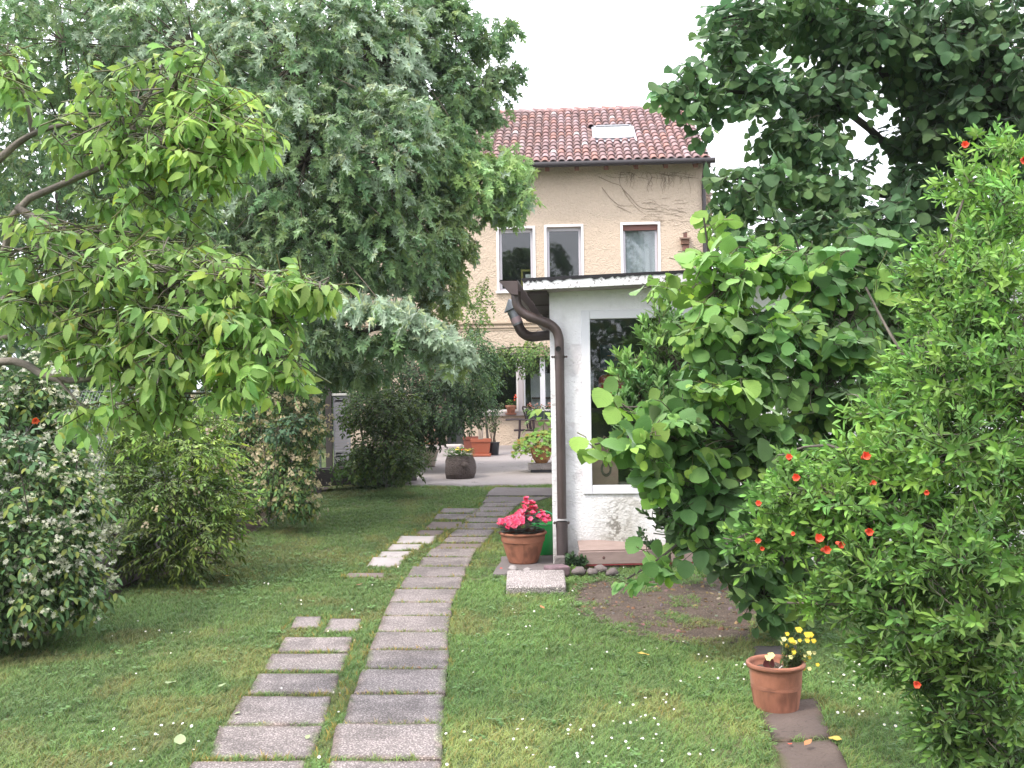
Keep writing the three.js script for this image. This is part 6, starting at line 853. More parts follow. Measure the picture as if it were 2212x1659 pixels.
// green can behind it
{ const c = G(1179, 1206), o = thing('green_bucket', 'bright green plastic bucket half hidden behind the begonia pot', 'bucket', V(c.x - 0.01, 0.03, c.z - 0.12)); part('body', lathe([[0.0001, 0.0], [0.1, 0.0], [0.105, 0.006], [0.125, 0.3], [0.13, 0.306], [0.13, 0.315], [0.121, 0.315], [0.1, 0.02], [0.0001, 0.02]], 32), flat(0.01, 0.22, 0.045, 0.35), o); part('handle', tube([V(-0.125, 0.3, 0), V(-0.09, 0.39, 0.0), V(0, 0.43, 0), V(0.09, 0.39, 0), V(0.125, 0.3, 0)], 0.006, 0.006, 20, 6), flat(0.06, 0.4, 0.2, 0.4), o); }
// pansy pot
{
  const base = G(1688, 1546), R = rng(81), root = thing('pansy_pot', 'plain terracotta pot with a leaning tuft of yellow pansies on the grass', 'potted plant', V(base.x, 0.0, base.z - 0.1)), s = 1.0;
  part('pot', lathe([[0.0001, 0.01], [0.105, 0.0], [0.112, 0.006], [0.1275, 0.12], [0.1285, 0.118], [0.1275, 0.126], [0.1295, 0.134], [0.128, 0.137], [0.13, 0.145], [0.134, 0.215], [0.133, 0.218], [0.146, 0.222], [0.151, 0.231], [0.15, 0.242], [0.142, 0.248], [0.131, 0.244], [0.127, 0.23], [0.125, 0.19], [0.0001, 0.185]], 48), std({ map: rep(terraTex, 0.5), color: RGB(0.95, 0.95, 0.98), bumpMap: rep(fineBump, 0.2), bumpScale: 0.0012, roughness: 0.75 }), root);
  part('soil', (() => { const g = new THREE.CircleGeometry(0.126, 24, 0, 6.29); const p = g.attributes.position; for (let i = 0; i < p.count; i++) p.setZ(i, (R() - 0.5) * 0.012); g.rotateX(-Math.PI / 2); g.translate(0, 0.205, 0); g.computeVertexNormals(); return metric(g); })(), soilMat, root);
  const leaf = leafGeo({ L: 0.035, n: 3, w: oval(0.25, 0.8), droop: 0.2, fold: 0.2 }), lm = leafMat(0.08, 0.12, 0.035, 0.3), list = [], st = [];
  const [fg, fm] = flowerHead(5, 0.018, [0.8, 0.6, 0.05], 0.85, 0.55, 0.25, 7), pale = new THREE.MeshPhysicalMaterial({ color: RGB(0.85, 0.78, 0.35), roughness: 0.85, transmission: 0.2, thickness: 0 });
  for (let i = 0; i < 34; i++) { const a = V(0.03 + R() * 0.08, 0.21, (R() - 0.5) * 0.1), b = V(0.02 + R() * 0.19, 0.26 + R() * 0.12 - (R() < 0.15 ? 0.06 : 0), (R() - 0.5) * 0.16); const m = a.clone().lerp(b, 0.5).add(V(-0.015, 0.03, 0)); st.push(tube([a, m, b], 0.0018, 0.0014, 5, 4)); put(part('flower', fg, R() < 0.25 ? pale : fm, root), b, V((R() - 0.6) * 0.6, 0.5, 0.9), 0.6 + 0.3 * R()); for (let k = 0; k < 9; k++) { const t = R() * 0.9, q = a.clone().lerp(b, t).add(V(0, 0.02 * Math.sin(t * 3), 0)); list.push([orient(q, V(R() - 0.5, 0.3, R() - 0.5), UP, 0.7 + R() * 0.5), [1, 1, 1]]); } }
  for (const [x, y, z] of [[-0.03, 0.285, 0.03], [-0.05, 0.278, 0.05], [0.13, 0.4, -0.03], [0.16, 0.385, 0.02], [0.18, 0.38, 0.0]]) { st.push(tube([V(x * 0.5 + 0.03, 0.21, z * 0.4), V(x * 0.8, y - 0.04, z), V(x, y, z)], 0.0018, 0.0014, 5, 4)); put(part('flower', fg, x < 0 ? pale : fm, root), V(x, y, z), V(-0.2, 0.6, 0.8), 1.15); }
  part('stalks', cleaned(st), flat(0.1, 0.14, 0.05), root, 'stuff'); leavesIn(root, leaf, list, lm);
  part('dry_leaf', (() => { const g = leafGeo({ L: 0.075, n: 4, w: oval(0.4, 0.7), droop: -0.3, fold: 0.6 }); g.applyMatrix4(orient(V(-0.05, 0.21, 0.02), V(0.2, 0.9, -0.1), V(0, 0.2, 1))); return metric(g.toNonIndexed()); })(), flat(0.16, 0.045, 0.045), root);
  part('label_stick', tube([V(-0.03, 0.2, 0.06), V(0.02, 0.235, 0.05)], 0.003, 0.003, 2, 5), flat(0.6, 0.58, 0.55), root);
}
// planks leaning at the wall foot and the log behind them
{
  const a = G(1252, 1236), b = G(1450, 1231), yaw = Math.atan2(-(b.z - a.z), b.x - a.x);
  const lo = thing('plank', 'broad weathered plank standing on edge against the outbuilding, the lower one', 'plank', V(a.x, 0.05, a.z - 0.1), yaw); part('board', box(0.0, 1.12, 0.0, 0.118, -0.03, 0.0, 0.005), wood, lo); part('knot', lathe([[0.0001, 0.004], [0.011, 0.003], [0.014, 0]], 12), flat(0.12, 0.06, 0.055), lo).position.set(0.235, 0.06, 0.0); lo.children[1].rotation.x = Math.PI / 2; lo.rotation.x = 0; part('painted_edge', box(0.001, 1.119, -0.012, -0.001, -0.03, -0.002), flat(0.25, 0.04, 0.045), lo);
  const up = thing('plank', 'narrower weathered plank lying behind and above the broad plank', 'plank', V(a.x + 0.012, 0.05, a.z - 0.1), yaw); part('board', (() => { const g = box(0, 1.1, 0, 0.024, -0.16, 0, 0.004); g.rotateX(0.5); g.translate(0, 0.108, -0.036); return g; })(), std({ map: rep(woodTex, 1.3), color: RGB(1.02, 1.05, 1.02), bumpMap: rep(fineBump, 0.4), bumpScale: 0.001 }), up);
  const lg = thing('timber_block', 'short timber end sticking out left under the planks', 'timber', V(a.x - 0.035, 0.01, a.z - 0.14), yaw); part('block', box(0, 1.25, 0, 0.05, -0.07, 0.0, 0.008), std({ map: rep(woodTex, 0.7), color: RGB(0.75, 0.55, 0.38) }), lg);
}
// rough stone planter before the patio
{
  const c = G(992, 1040), R = rng(91), root = thing('stone_planter', 'rough grey-brown barrel-shaped stone planter with small flowers at the patio edge', 'planter', V(c.x, gy(c.z - 0.25) + 0.02, c.z - 0.25));
  const w = 68 * PX(-c.z) / 2, g = lathe([[0.0001, 0], [w * 0.86, 0], [w * 0.97, 0.1], [w, 0.2], [w * 0.95, 0.31], [w * 0.8, 0.405], [w * 0.74, 0.41], [w * 0.68, 0.36], [0.0001, 0.35]].map(([r, y]) => [r, y * 0.95]), 40), p = g.attributes.position; for (let i = 0; i < p.count; i++) { const a = Math.atan2(p.getZ(i), p.getX(i)), n = 1 + 0.05 * Math.sin(a * 3 + p.getY(i) * 9) + 0.03 * Math.sin(a * 7 + 2) ; p.setX(i, p.getX(i) * n); p.setZ(i, p.getZ(i) * n); } g.computeVertexNormals();
  part('body', metric(g), std({ map: rep(concreteTex, 0.8), color: RGB(0.5, 0.44, 0.42), bumpMap: rep(plasterBump, 0.6), bumpScale: 0.05, roughness: 1 }), root); part('boss', lump(0.06, 0.05, 0.03, 5, 0.15, 2), std({ map: rep(concreteTex, 0.8), color: RGB(0.42, 0.37, 0.35), bumpMap: rep(plasterBump, 0.5), bumpScale: 0.02 }), root).position.set(w * 0.35, 0.24, w * 0.9);
  const leaf = leafGeo({ L: 0.045, n: 3, w: oval(0.3, 0.8), droop: 0.2, fold: 0.2 }), list = []; for (let i = 0; i < 420; i++) { const a = R() * 6.28, r = w * 0.95 * Math.sqrt(R()); list.push([orient(V(Math.cos(a) * r, 0.38 + 0.13 * R() - r * 0.1, Math.sin(a) * r), V(Math.cos(a) * 0.6, 0.7 * R(), Math.sin(a) * 0.6), UP, 0.8 + R() * 0.6), [0.8 + 0.5 * R(), 1, 1]]); } leavesIn(root, leaf, list, leafMat(0.08, 0.15, 0.035, 0.35), 'leaf', 120);
  const [yg, ym] = flowerHead(5, 0.022, [0.8, 0.55, 0.04], 0.8, 0.5, 0.3, 3), rm = flat(0.6, 0.05, 0.02); for (let i = 0; i < 15; i++) put(part('flower', yg, i < 5 ? rm : ym, root), V(w * (i < 5 ? 0.0 + 0.35 * R() : (R() - 0.3) * 1.2), 0.46 + 0.07 * R(), w * 0.4 * (R() - 0.2)), V(0, 1, 0.5), 1 + 0.4 * R());
}
// square terracotta pot with a slim pale-stemmed tree, reddish trough and black pot beside it
function squarePot(name, label, c, w0, w1, h, mat, saucer) {
  const o = thing(name, label, 'potted plant', c), list = []; const ring = (w, y) => [[-w, y, w], [w, y, w], [w, y, -w], [-w, y, -w]];
  const prof = [[w0, 0], [w1 * 0.93, h * 0.82], [w1, h * 0.83], [w1, h], [w1 * 0.9, h], [w1 * 0.86, h * 0.9]], pos = []; for (let k = 0; k < prof.length - 1; k++) { const A = ring(...prof[k]), B = ring(...prof[k + 1]); for (let i = 0; i < 4; i++) { const j = (i + 1) % 4; pos.push(...A[i], ...A[j], ...B[j], ...A[i], ...B[j], ...B[i]); } }
  const g = new THREE.BufferGeometry(); g.setAttribute('position', new THREE.Float32BufferAttribute(pos, 3)); g.computeVertexNormals(); part('pot', metric(g), mat, o); part('soil', box(-w1 * 0.88, w1 * 0.88, h * 0.8, h * 0.9, -w1 * 0.88, w1 * 0.88), soilMat, o); if (saucer) part('saucer', box(-w0 * 1.25, w0 * 1.25, -0.03, 0.02, -w0 * 1.25, w0 * 1.25, 0.008), mat, o); return o;
}
const onPatio = (u, v, back) => { const p = G(u, v, PATIO); return V(p.x, gy(p.z - back) + PATIO, p.z - back); };
{
  const sp = onPatio(1039, 987, 0.2), k = PX(-sp.z), R = rng(95), o = squarePot('tree_pot', 'square terracotta pot with a slim pale-stemmed tree before the house wall', sp.clone().add(V(0, 0.03, 0)), 17 * k, 22 * k, 34 * k, std({ color: RGB(0.34, 0.095, 0.05), roughness: 0.6 }), true), h = 34 * k;
  part('trunk', cleaned([tube([V(0, h * 0.8, 0), V(0.02, h + 0.3, 0), V(-0.05, h + 0.6, 0), V(-0.08, h + 1.0, 0)], 0.035, 0.014, 12, 7), tube([V(-0.03, h * 0.8, 0.02), V(-0.04, h + 0.3, 0.02), V(0.03, h + 0.62, 0), V(0.14, h + 0.95, 0)], 0.024, 0.009, 12, 6)]), std({ color: RGB(0.36, 0.3, 0.25), roughness: 0.9 }), o);
  const leaf = leafGeo({ L: 0.07, n: 3, w: oval(0.24, 0.8), droop: 0.2, fold: 0.2 }), list = []; for (let i = 0; i < 620; i++) { const p = V((R() - 0.5) * 0.75, h + 0.75 + R() * 0.7, (R() - 0.5) * 0.6); if (((p.x - 0.02) / 0.38) ** 2 + ((p.y - h - 1.1) / 0.38) ** 2 + (p.z / 0.32) ** 2 > 1) continue; list.push([orient(p, V(R() - 0.5, -0.3, R() - 0.3), UP, 0.8 + 0.5 * R()), [0.7 + 0.6 * R(), 0.8 + 0.4 * R(), 0.8]]); } leavesIn(o, leaf, list, leafMat(0.085, 0.15, 0.04, 0.35), 'leaf', 120);
  const b = onPatio(1067, 984, 0.15), kb = PX(-b.z), bp = thing('black_pot', 'black plastic pot with a bushy thin-stemmed plant right of the square pot', 'potted plant', b); part('pot', lathe([[0.0001, 0], [9.5 * kb, 0], [12 * kb, 25 * kb], [13 * kb, 25.5 * kb], [13 * kb, 27.5 * kb], [11.5 * kb, 27.5 * kb], [11 * kb, 24 * kb], [0.0001, 23.5 * kb]], 24), flat(0.022, 0.025, 0.03, 0.5), bp);
  const st = []; for (let i = 0; i < 9; i++) st.push(tube([V((R() - 0.5) * 0.1, 24 * kb, (R() - 0.5) * 0.1), V((R() - 0.5) * 0.2, 0.7, (R() - 0.5) * 0.15), V((R() - 0.5) * 0.34, 1.05, (R() - 0.5) * 0.25)], 0.008, 0.004, 6, 5)); part('stems', cleaned(st), twigMat, bp, 'stuff'); const l2 = []; for (let i = 0; i < 330; i++) { const t = R(); l2.push([orient(V((R() - 0.5) * (0.2 + 0.25 * t), 0.5 + 0.6 * t, (R() - 0.5) * 0.3), V(R() - 0.5, -0.4 * R(), R() - 0.4), UP, 0.6 + 0.4 * R()), [0.8 + 0.4 * R(), 0.8 + 0.4 * R(), 0.9]]); } leavesIn(bp, leaf, l2, leafMat(0.07, 0.1, 0.045, 0.3), 'leaf', 80);
  const t = onPatio(1016, 984, 0.75), kt = PX(-t.z), tr = squarePot('shaded_pot', 'dull red plastic planter in shade left of the square terracotta pot', t, 15 * kt, 18 * kt, 34 * kt, std({ color: RGB(0.2, 0.06, 0.04), roughness: 0.7 }), false); part('stalk', tube([V(0, 0.3, 0), V(0.02, 0.7, 0)], 0.01, 0.006, 3, 5), bark, tr); const l3 = []; for (let i = 0; i < 70; i++) l3.push([orient(V((R() - 0.5) * 0.3, 0.45 + 0.5 * R(), (R() - 0.5) * 0.3), V(R() - 0.5, 0.1, R() - 0.5), UP, 1), [0.7, 0.8, 0.8]]); leavesIn(tr, leaf, l3, leafMat(0.05, 0.08, 0.04, 0.3));
}
// window-sill pots
{
  const sp = localAt(house, 1104, 896, 0.1), k = PX(23.9), R = rng(97), q = house.localToWorld(sp.clone()), o = thing('sill_pot', 'little terracotta pot on the house window sill', 'potted plant', q); part('saucer', lathe([[0.0001, 0], [11 * k, 0], [13 * k, 4 * k], [12 * k, 4 * k], [0.0001, 2 * k]], 20), terra, o); part('pot', lathe([[0.0001, 2.5 * k], [8 * k, 2.5 * k], [10 * k, 16 * k], [12 * k, 16 * k], [12 * k, 21 * k], [10.5 * k, 21 * k], [10 * k, 18 * k], [0.0001, 18 * k]], 20), terra, o); const leaf = leafGeo({ L: 0.06, n: 3, w: oval(0.34, 0.75), droop: 0.2, fold: 0.2 }), l = []; for (let i = 0; i < 60; i++) l.push([orient(V((R() - 0.5) * 0.24, 0.2 + R() * 0.14, (R() - 0.5) * 0.16), V(R() - 0.5, 0.3, R() - 0.4), UP, 0.8), [1, 0.8 + 0.4 * R(), 1]]); leavesIn(o, leaf, l, leafMat(0.1, 0.17, 0.05, 0.35)); const [fg, fm] = flowerHead(6, 0.02, [0.7, 0.1, 0.04], 0.8, 0.5, 0.4, 5); for (let i = 0; i < 6; i++) put(part('flower', fg, fm, o), V(0.1 + (R() - 0.5) * 0.08, 0.32 + R() * 0.14, 0.03), V(0, 0.6, 0.8), 1.2);
  const a = localAt(house, 1137, 905, 0.14), q2 = house.localToWorld(a.clone()), tr = thing('window_trough', 'dark green flower trough under the ground-floor window beside the white piers', 'planter', q2, -0.052), L = 0.95, h = 17 * k; part('trough', cleaned([box(0, L, 0, h, -0.015, 0.0), box(0, L, 0, h, 0.16, 0.175), box(0, 0.015, 0, h, 0.0005, 0.1595), box(L - 0.015, L, 0, h, 0.0005, 0.1595), box(0.016, L - 0.016, 0.0, 0.015, 0.0005, 0.1595)]), flat(0.02, 0.035, 0.03, 0.5), tr); part('soil', box(0.016, L - 0.016, 0.016, h * 0.85, 0.001, 0.159), soilMat, tr); part('bracket', box(0.02, L - 0.02, -0.02, -0.001, -0.13, 0.17), flat(0.2, 0.21, 0.22), tr);
  const l2 = []; for (let i = 0; i < 170; i++) l2.push([orient(V(R() * L, h * 0.85 + R() * 0.14, 0.02 + R() * 0.15), V(R() - 0.5, 0.5, R() - 0.3), UP, 0.8), [0.8 + 0.5 * R(), 1, 1]]); leavesIn(tr, leaf, l2, leafMat(0.1, 0.13, 0.05, 0.35), 'leaf', 100); const [g2, m2] = flowerHead(6, 0.02, [0.55, 0.3, 0.22], 0.8, 0.5, 0.4, 6), m3 = flat(0.35, 0.09, 0.07); for (let i = 0; i < 34; i++) put(part('flower', g2, R() < 0.5 ? m2 : m3, tr), V(R() * L, h + 0.06 + R() * 0.12, 0.05 + R() * 0.1), V(0, 0.6, 0.8), 1 + 0.4 * R());
}
// bowl of stonecrop on concrete blocks, broad-leaved plant behind
{
  const b = onPatio(1168, 1021, 0.12), k = PX(-b.z), R = rng(98), D = -b.z; const bl = (i, x, l) => { const o = thing('concrete_block', l, 'block', V(b.x + x, b.y + 0.045, b.z), 0, 'blocks under the stonecrop bowl'); part('block', metric(new RoundedBoxGeometry(0.225, 0.11, 0.24, 3, 0.008).translate(0, 0.055, 0)), std({ map: rep(concreteTex, 1.3), color: RGB(1.25, 1.28, 1.32), bumpMap: rep(fineBump, 0.3), bumpScale: 0.003 }), o); };
  bl(0, -0.1, 'pale concrete block under the stonecrop bowl, the left one'); bl(1, 0.135, 'pale concrete block under the stonecrop bowl, the right one by the outbuilding'); const bs = thing('dark_board', 'dark board on the patio beneath the two concrete blocks', 'board', V(b.x, b.y, b.z)); part('board', box(-0.17, 0.27, 0.002, 0.043, -0.11, 0.115, 0.004), flat(0.04, 0.04, 0.05), bs);
  const y = b.y + 0.156, o = thing('stonecrop_bowl', 'ochre terracotta bowl overflowing with pale green stonecrop beside the outbuilding', 'potted plant', V(b.x + 0.02, y, b.z)), r = 24 * k; part('pot', lathe([[0.0001, 0], [r * 0.5, 0], [r * 0.8, 0.09], [r * 0.98, 0.2], [r * 0.97, 0.21], [r, 0.215], [r, 0.3], [r * 0.92, 0.3], [r * 0.9, 0.26], [0.0001, 0.26]], 32), std({ map: rep(terraTex, 0.5), color: RGB(1.05, 1.3, 0.9), bumpMap: rep(fineBump, 0.2), bumpScale: 0.001 }), o);
  const ro = leafGeo({ L: 0.035, n: 3, w: oval(0.4, 0.65), droop: -0.2, fold: 0.2 }), rl = []; for (let i = 0; i < 7; i++) rl.push(ro.clone().applyMatrix4(orient(V(0, 0, 0), V(Math.cos(i * 2.4), 0.5, Math.sin(i * 2.4)), UP))); const ros = mergeGeometries(rl), l = [];
  for (let i = 0; i < 520; i++) { const a = R() * 6.28, q = Math.sqrt(R()), rr = 0.5 * q, yy = 0.5 - 0.45 * q * q * (0.5 + R() * 0.6) + 0.05 * R(); l.push([orient(V(Math.cos(a) * rr - 0.03, yy, Math.sin(a) * rr * 0.7), V(1, 0, 0.01), V(Math.cos(a) * q * 0.7, 1, Math.sin(a) * q * 0.7 + 0.4), 0.8 + 0.7 * R()), R() < 0.05 ? [1.3, 0.6, 0.6] : [0.8 + 0.5 * R(), 0.85 + 0.3 * R(), 0.9]]); } leavesIn(o, ros, l, leafMat(0.24, 0.33, 0.11, 0.3), 'rosette', 200);
  const st = []; for (let i = 0; i < 16; i++) { const a = R() * 6.28; st.push(tube([V(Math.cos(a) * 0.2, 0.3, Math.sin(a) * 0.15), V(Math.cos(a) * 0.4, 0.22, Math.sin(a) * 0.28), V(Math.cos(a) * (0.45 + 0.12 * R()), 0.05 + R() * 0.12, Math.sin(a) * 0.3)], 0.005, 0.004, 8, 5)); } part('trailing_stems', cleaned(st), flat(0.22, 0.12, 0.09), o, 'stuff');
  const pb = onPatio(1178, 1004, 0.1), br = thing('broad_leaf_plant', 'upright plant with broad pale green leaves behind the stonecrop bowl', 'plant', pb), bl2 = leafGeo({ L: 0.17, n: 5, w: oval(0.36, 0.7), droop: 0.3, fold: 0.15 }), ll = []; const stt = [tube([V(0, 0, 0), V(-0.02, 0.6, 0), V(0.0, 1.05, 0)], 0.015, 0.006, 6, 6)]; for (let i = 0; i < 54; i++) { const t = R(), a = R() * 6.28, rr = 0.1 + 0.22 * R(); ll.push([orient(V(Math.cos(a) * rr, 0.35 + 0.72 * t, Math.sin(a) * rr), V(Math.cos(a), -0.1 - 0.5 * R(), Math.sin(a)), UP, 0.7 + 0.5 * R()), [0.85 + 0.3 * R(), 0.9 + 0.2 * R(), 0.9]]); } part('stem', cleaned(stt), flat(0.15, 0.2, 0.07), br); leavesIn(br, bl2, ll, leafMat(0.19, 0.3, 0.08, 0.4));
}
// garden chair seen from the side
{
  const f = onPatio(1134, 972, 0.3), D = -f.z, k = PX(D), m = flat(0.03, 0.017, 0.02, 0.45), o = thing('garden_chair', 'dark brown plastic garden chair facing left before the house wall', 'chair', f);
  part('seat', box(-0.24, 0.22, 0.4, 0.435, -0.24, 0.24, 0.012), m, o);
  for (const z of [-0.25, 0.25]) { part('armrest', tube([V(-0.42, 0.655, z), V(-0.15, 0.66, z), V(0.1, 0.645, z), V(0.24, 0.65, z)], 0.024, 0.024, 10, 8, 0.7), m, o); part('leg', tube([V(-0.1, 0.64, z), V(-0.11, 0.4, z), V(-0.15, 0, z)], 0.026, 0.02, 6, 8), m, o); part('leg', tube([V(0.2, 0.62, z), V(0.22, 0.3, z), V(0.27, 0, z)], 0.024, 0.02, 6, 8), m, o); }
  part('back_frame', tube([V(0.08, 0.44, -0.24), V(0.02, 0.75, -0.23), V(-0.03, 0.93, -0.16), V(0.1, 0.9, 0.0), V(0.16, 0.84, 0.16), V(0.2, 0.66, 0.23), V(0.21, 0.44, 0.24)], 0.02, 0.02, 30, 8), m, o);
  for (let i = 0; i < 5; i++) { const z = -0.15 + i * 0.075; part('slat', tube([V(0.12 + i * 0.01, 0.44, z), V(0.08 + i * 0.01, 0.7, z), V(0.02 + i * 0.02, 0.88, z)], 0.012, 0.01, 6, 6), m, o); }
}
// marigold planter, stone bench, doormat bits and troughs at the left of the patio
{
  const c = onPatio(925, 1010, 0.15), k = PX(-c.z), R = rng(101), o = thing('marigold_pot', 'weathered pot of orange marigolds at the left of the patio', 'potted plant', c), r = 22 * k; o.scale.set(1, 0.8, 1); part('pot', lathe([[0.0001, 0], [r * 0.6, 0], [r * 0.62, 0.04], [r * 0.95, 0.34], [r, 0.345], [r, 0.4], [r * 0.9, 0.4], [r * 0.88, 0.36], [0.0001, 0.36]], 28), std({ map: rep(terraTex, 0.6), color: RGB(0.95, 1.9, 2.6), roughness: 0.9 }), o); const leaf = leafGeo({ L: 0.05, n: 3, w: oval(0.2, 0.8), droop: 0.2, fold: 0.2 }), l = []; for (let i = 0; i < 200; i++) { const a = R() * 6.28, q = Math.sqrt(R()) * r * 1.15; l.push([orient(V(Math.cos(a) * q, 0.4 + R() * 0.12, Math.sin(a) * q), V(Math.cos(a), 0.2, Math.sin(a)), UP, 0.8 + R() * 0.5), [0.8 + 0.4 * R(), 1, 0.9]]); } leavesIn(o, leaf, l, leafMat(0.07, 0.13, 0.04, 0.3), 'leaf', 90); const [fg, fm] = flowerHead(16, 0.028, [0.85, 0.32, 0.01], 0.8, 0.5, 0.9, 8); for (const [x, y] of [[-0.16, 0.53], [-0.1, 0.56], [-0.06, 0.59], [-0.04, 0.545], [0.0, 0.53], [0.03, 0.56], [0.1, 0.57], [-0.12, 0.5], [0.06, 0.52]]) put(part('flower', fg, fm, o), V(x, y, 0.05 + R() * 0.08), V(0, 0.8, 0.6), 1.1);
  const t = onPatio(888, 1000, 0.3), ty = P(880, 957, -t.z).y - t.y, be = thing('stone_bench', 'pale stone bench slab at the shady left end of the patio', 'bench', t, 0.35); part('seat', box(-0.45, 0.22, ty - 0.1, ty, -0.2, 0.2, 0.012), std({ map: rep(concreteTex, 1.2), color: RGB(0.85, 0.82, 0.86) }), be); for (const x of [-0.36, 0.08]) part('support', box(x, x + 0.1, 0, ty - 0.101, -0.15, 0.15, 0.01), oldConcrete, be);
  const a = G(788, 1048), tr = thing('green_trough', 'dark green plastic trough of seedlings at the lawn edge', 'planter', V(a.x, a.y, a.z - 0.15), 0.12), L = 0.24; part('trough', cleaned([box(-L, L, 0, 0.17, 0.08, 0.095), box(-L, L, 0, 0.17, -0.095, -0.08), box(-L, -L + 0.015, 0, 0.17, -0.0795, 0.0795), box(L - 0.015, L, 0, 0.17, -0.0795, 0.0795)]), flat(0.015, 0.035, 0.035, 0.5), tr); part('soil', box(-L + 0.016, L - 0.016, 0.05, 0.15, -0.079, 0.079), soilMat, tr); const l4 = []; for (let i = 0; i < 110; i++) l4.push([orient(V((R() - 0.5) * 2 * L, 0.15 + R() * 0.1, (R() - 0.5) * 0.16), V(R() - 0.5, 0.6, R() - 0.4), UP, 0.8), [0.9 + 0.3 * R(), 1, 1]]); leavesIn(tr, leaf, l4, leafMat(0.09, 0.15, 0.05, 0.35), 'leaf', 60);
  const rp = G(834, 1034), rt = thing('red_trough', 'small dark red plastic trough lying behind the green trough', 'planter', V(rp.x, rp.y, rp.z - 0.15), 0.2); part('trough', cleaned([box(-0.2, 0.2, 0, 0.14, 0.06, 0.072), box(-0.2, 0.2, 0, 0.14, -0.072, -0.06), box(-0.2, -0.188, 0, 0.14, -0.0595, 0.0595), box(0.188, 0.2, 0, 0.14, -0.0595, 0.0595)]), flat(0.16, 0.03, 0.025, 0.6), rt); part('soil', box(-0.187, 0.187, 0.02, 0.11, -0.059, 0.059), soilMat, rt);
  const [sp2, st2] = shootSpray(rng(7), { n: 8, L: 0.14 }); bush('bedding_plants', 'low dark bedding plants with a few orange flowers left of the stone planter', 'plant', onPatio(880, 1030, 0.1), 641, { leaf, spray: sp2, stem: st2, mat: leafMat(0.06, 0.1, 0.035, 0.3), parts: 80, fillOpt: { hollow: 0, out: 0.6, fall: -0.6, rand: 0.5, tone: toned([1, 1, 1], 0.4, 0.3), minY: -0.02 }, blobs: [[870, 1010, 16.6, 60, 26, 0.4, 120, { k: 0.8 }], [900, 990, 17, 40, 24, 0.3, 60, { k: 0.8 }], [850, 1030, 16, 40, 18, 0.3, 60, { k: 0.7 }], [810, 1030, 16.2, 60, 24, 0.5, 110, { k: 0.55 }], [760, 1010, 16.8, 60, 30, 0.5, 110, { k: 0.5 }], [870, 985, 17.2, 40, 30, 0.4, 80, { k: 0.6 }]] });
}
// fallen leaves on the lawn and path, one by one
{
  const mk = (L, wd, seed) => leafGeo({ L, n: 4, w: oval(wd, 0.75), droop: -0.3, fold: 0.35, wave: 0.05, seed }), col = { p: flat(0.27, 0.33, 0.17), y: flat(0.6, 0.42, 0.1), o: flat(0.45, 0.2, 0.09), b: flat(0.2, 0.11, 0.06), r: flat(0.6, 0.08, 0.05) };
  [[373, 1487, 0.075, 0.45, 'p', 'pale green curled leaf on the left lawn, the largest'], [470, 1497, 0.05, 0.25, 'p', 'narrow pale leaf on the left lawn near the path'], [388, 1626, 0.07, 0.4, 'p', 'pale leaf near the bottom of the left lawn'], [1404, 1427, 0.09, 0.28, 'y', 'yellow leaf on the right lawn between path and pansy pot'], [1790, 1603, 0.085, 0.25, 'y', 'yellow tongue-shaped leaf on the side path'], [1738, 1628, 0.05, 0.3, 'o', 'small orange petal leaf on the side path'], [1176, 1325, 0.05, 0.3, 'o', 'rusty leaf on the lawn below the gravel slab'], [497, 1252, 0.09, 0.2, 'y', 'straw-coloured leaf on the far left lawn'], [508, 1550, 0.035, 0.4, 'p', 'pale leaf scrap at the left edge of the left slab row'], [661, 1607, 0.03, 0.4, 'p', 'white-green leaf scrap on the near left slab'], [910, 1452, 0.03, 0.4, 'b', 'tiny dark red leaf on the right slab row'], [1706, 1617, 0.025, 0.4, 'r', 'red petal on the side path'], [768, 1270, 0.07, 0.15, 'b', 'brown twig-like leaf beside the left slabs'], [1083, 1236, 0.035, 0.4, 'r', 'pink petal fallen before the begonia pot']].forEach(([u, v, L, w, c, l], i) => { const p = G(u, v), m = part('fallen_leaf', mk(L, w, i), col[c], scene); m.name = numbered('fallen_leaf'); tag(m, l, 'leaf'); m.position.set(p.x, p.y + (i < 8 && i !== 4 ? 0.036 : 0.022), p.z); m.rotation.set(0.15, i * 1.7, 0.1); });
}

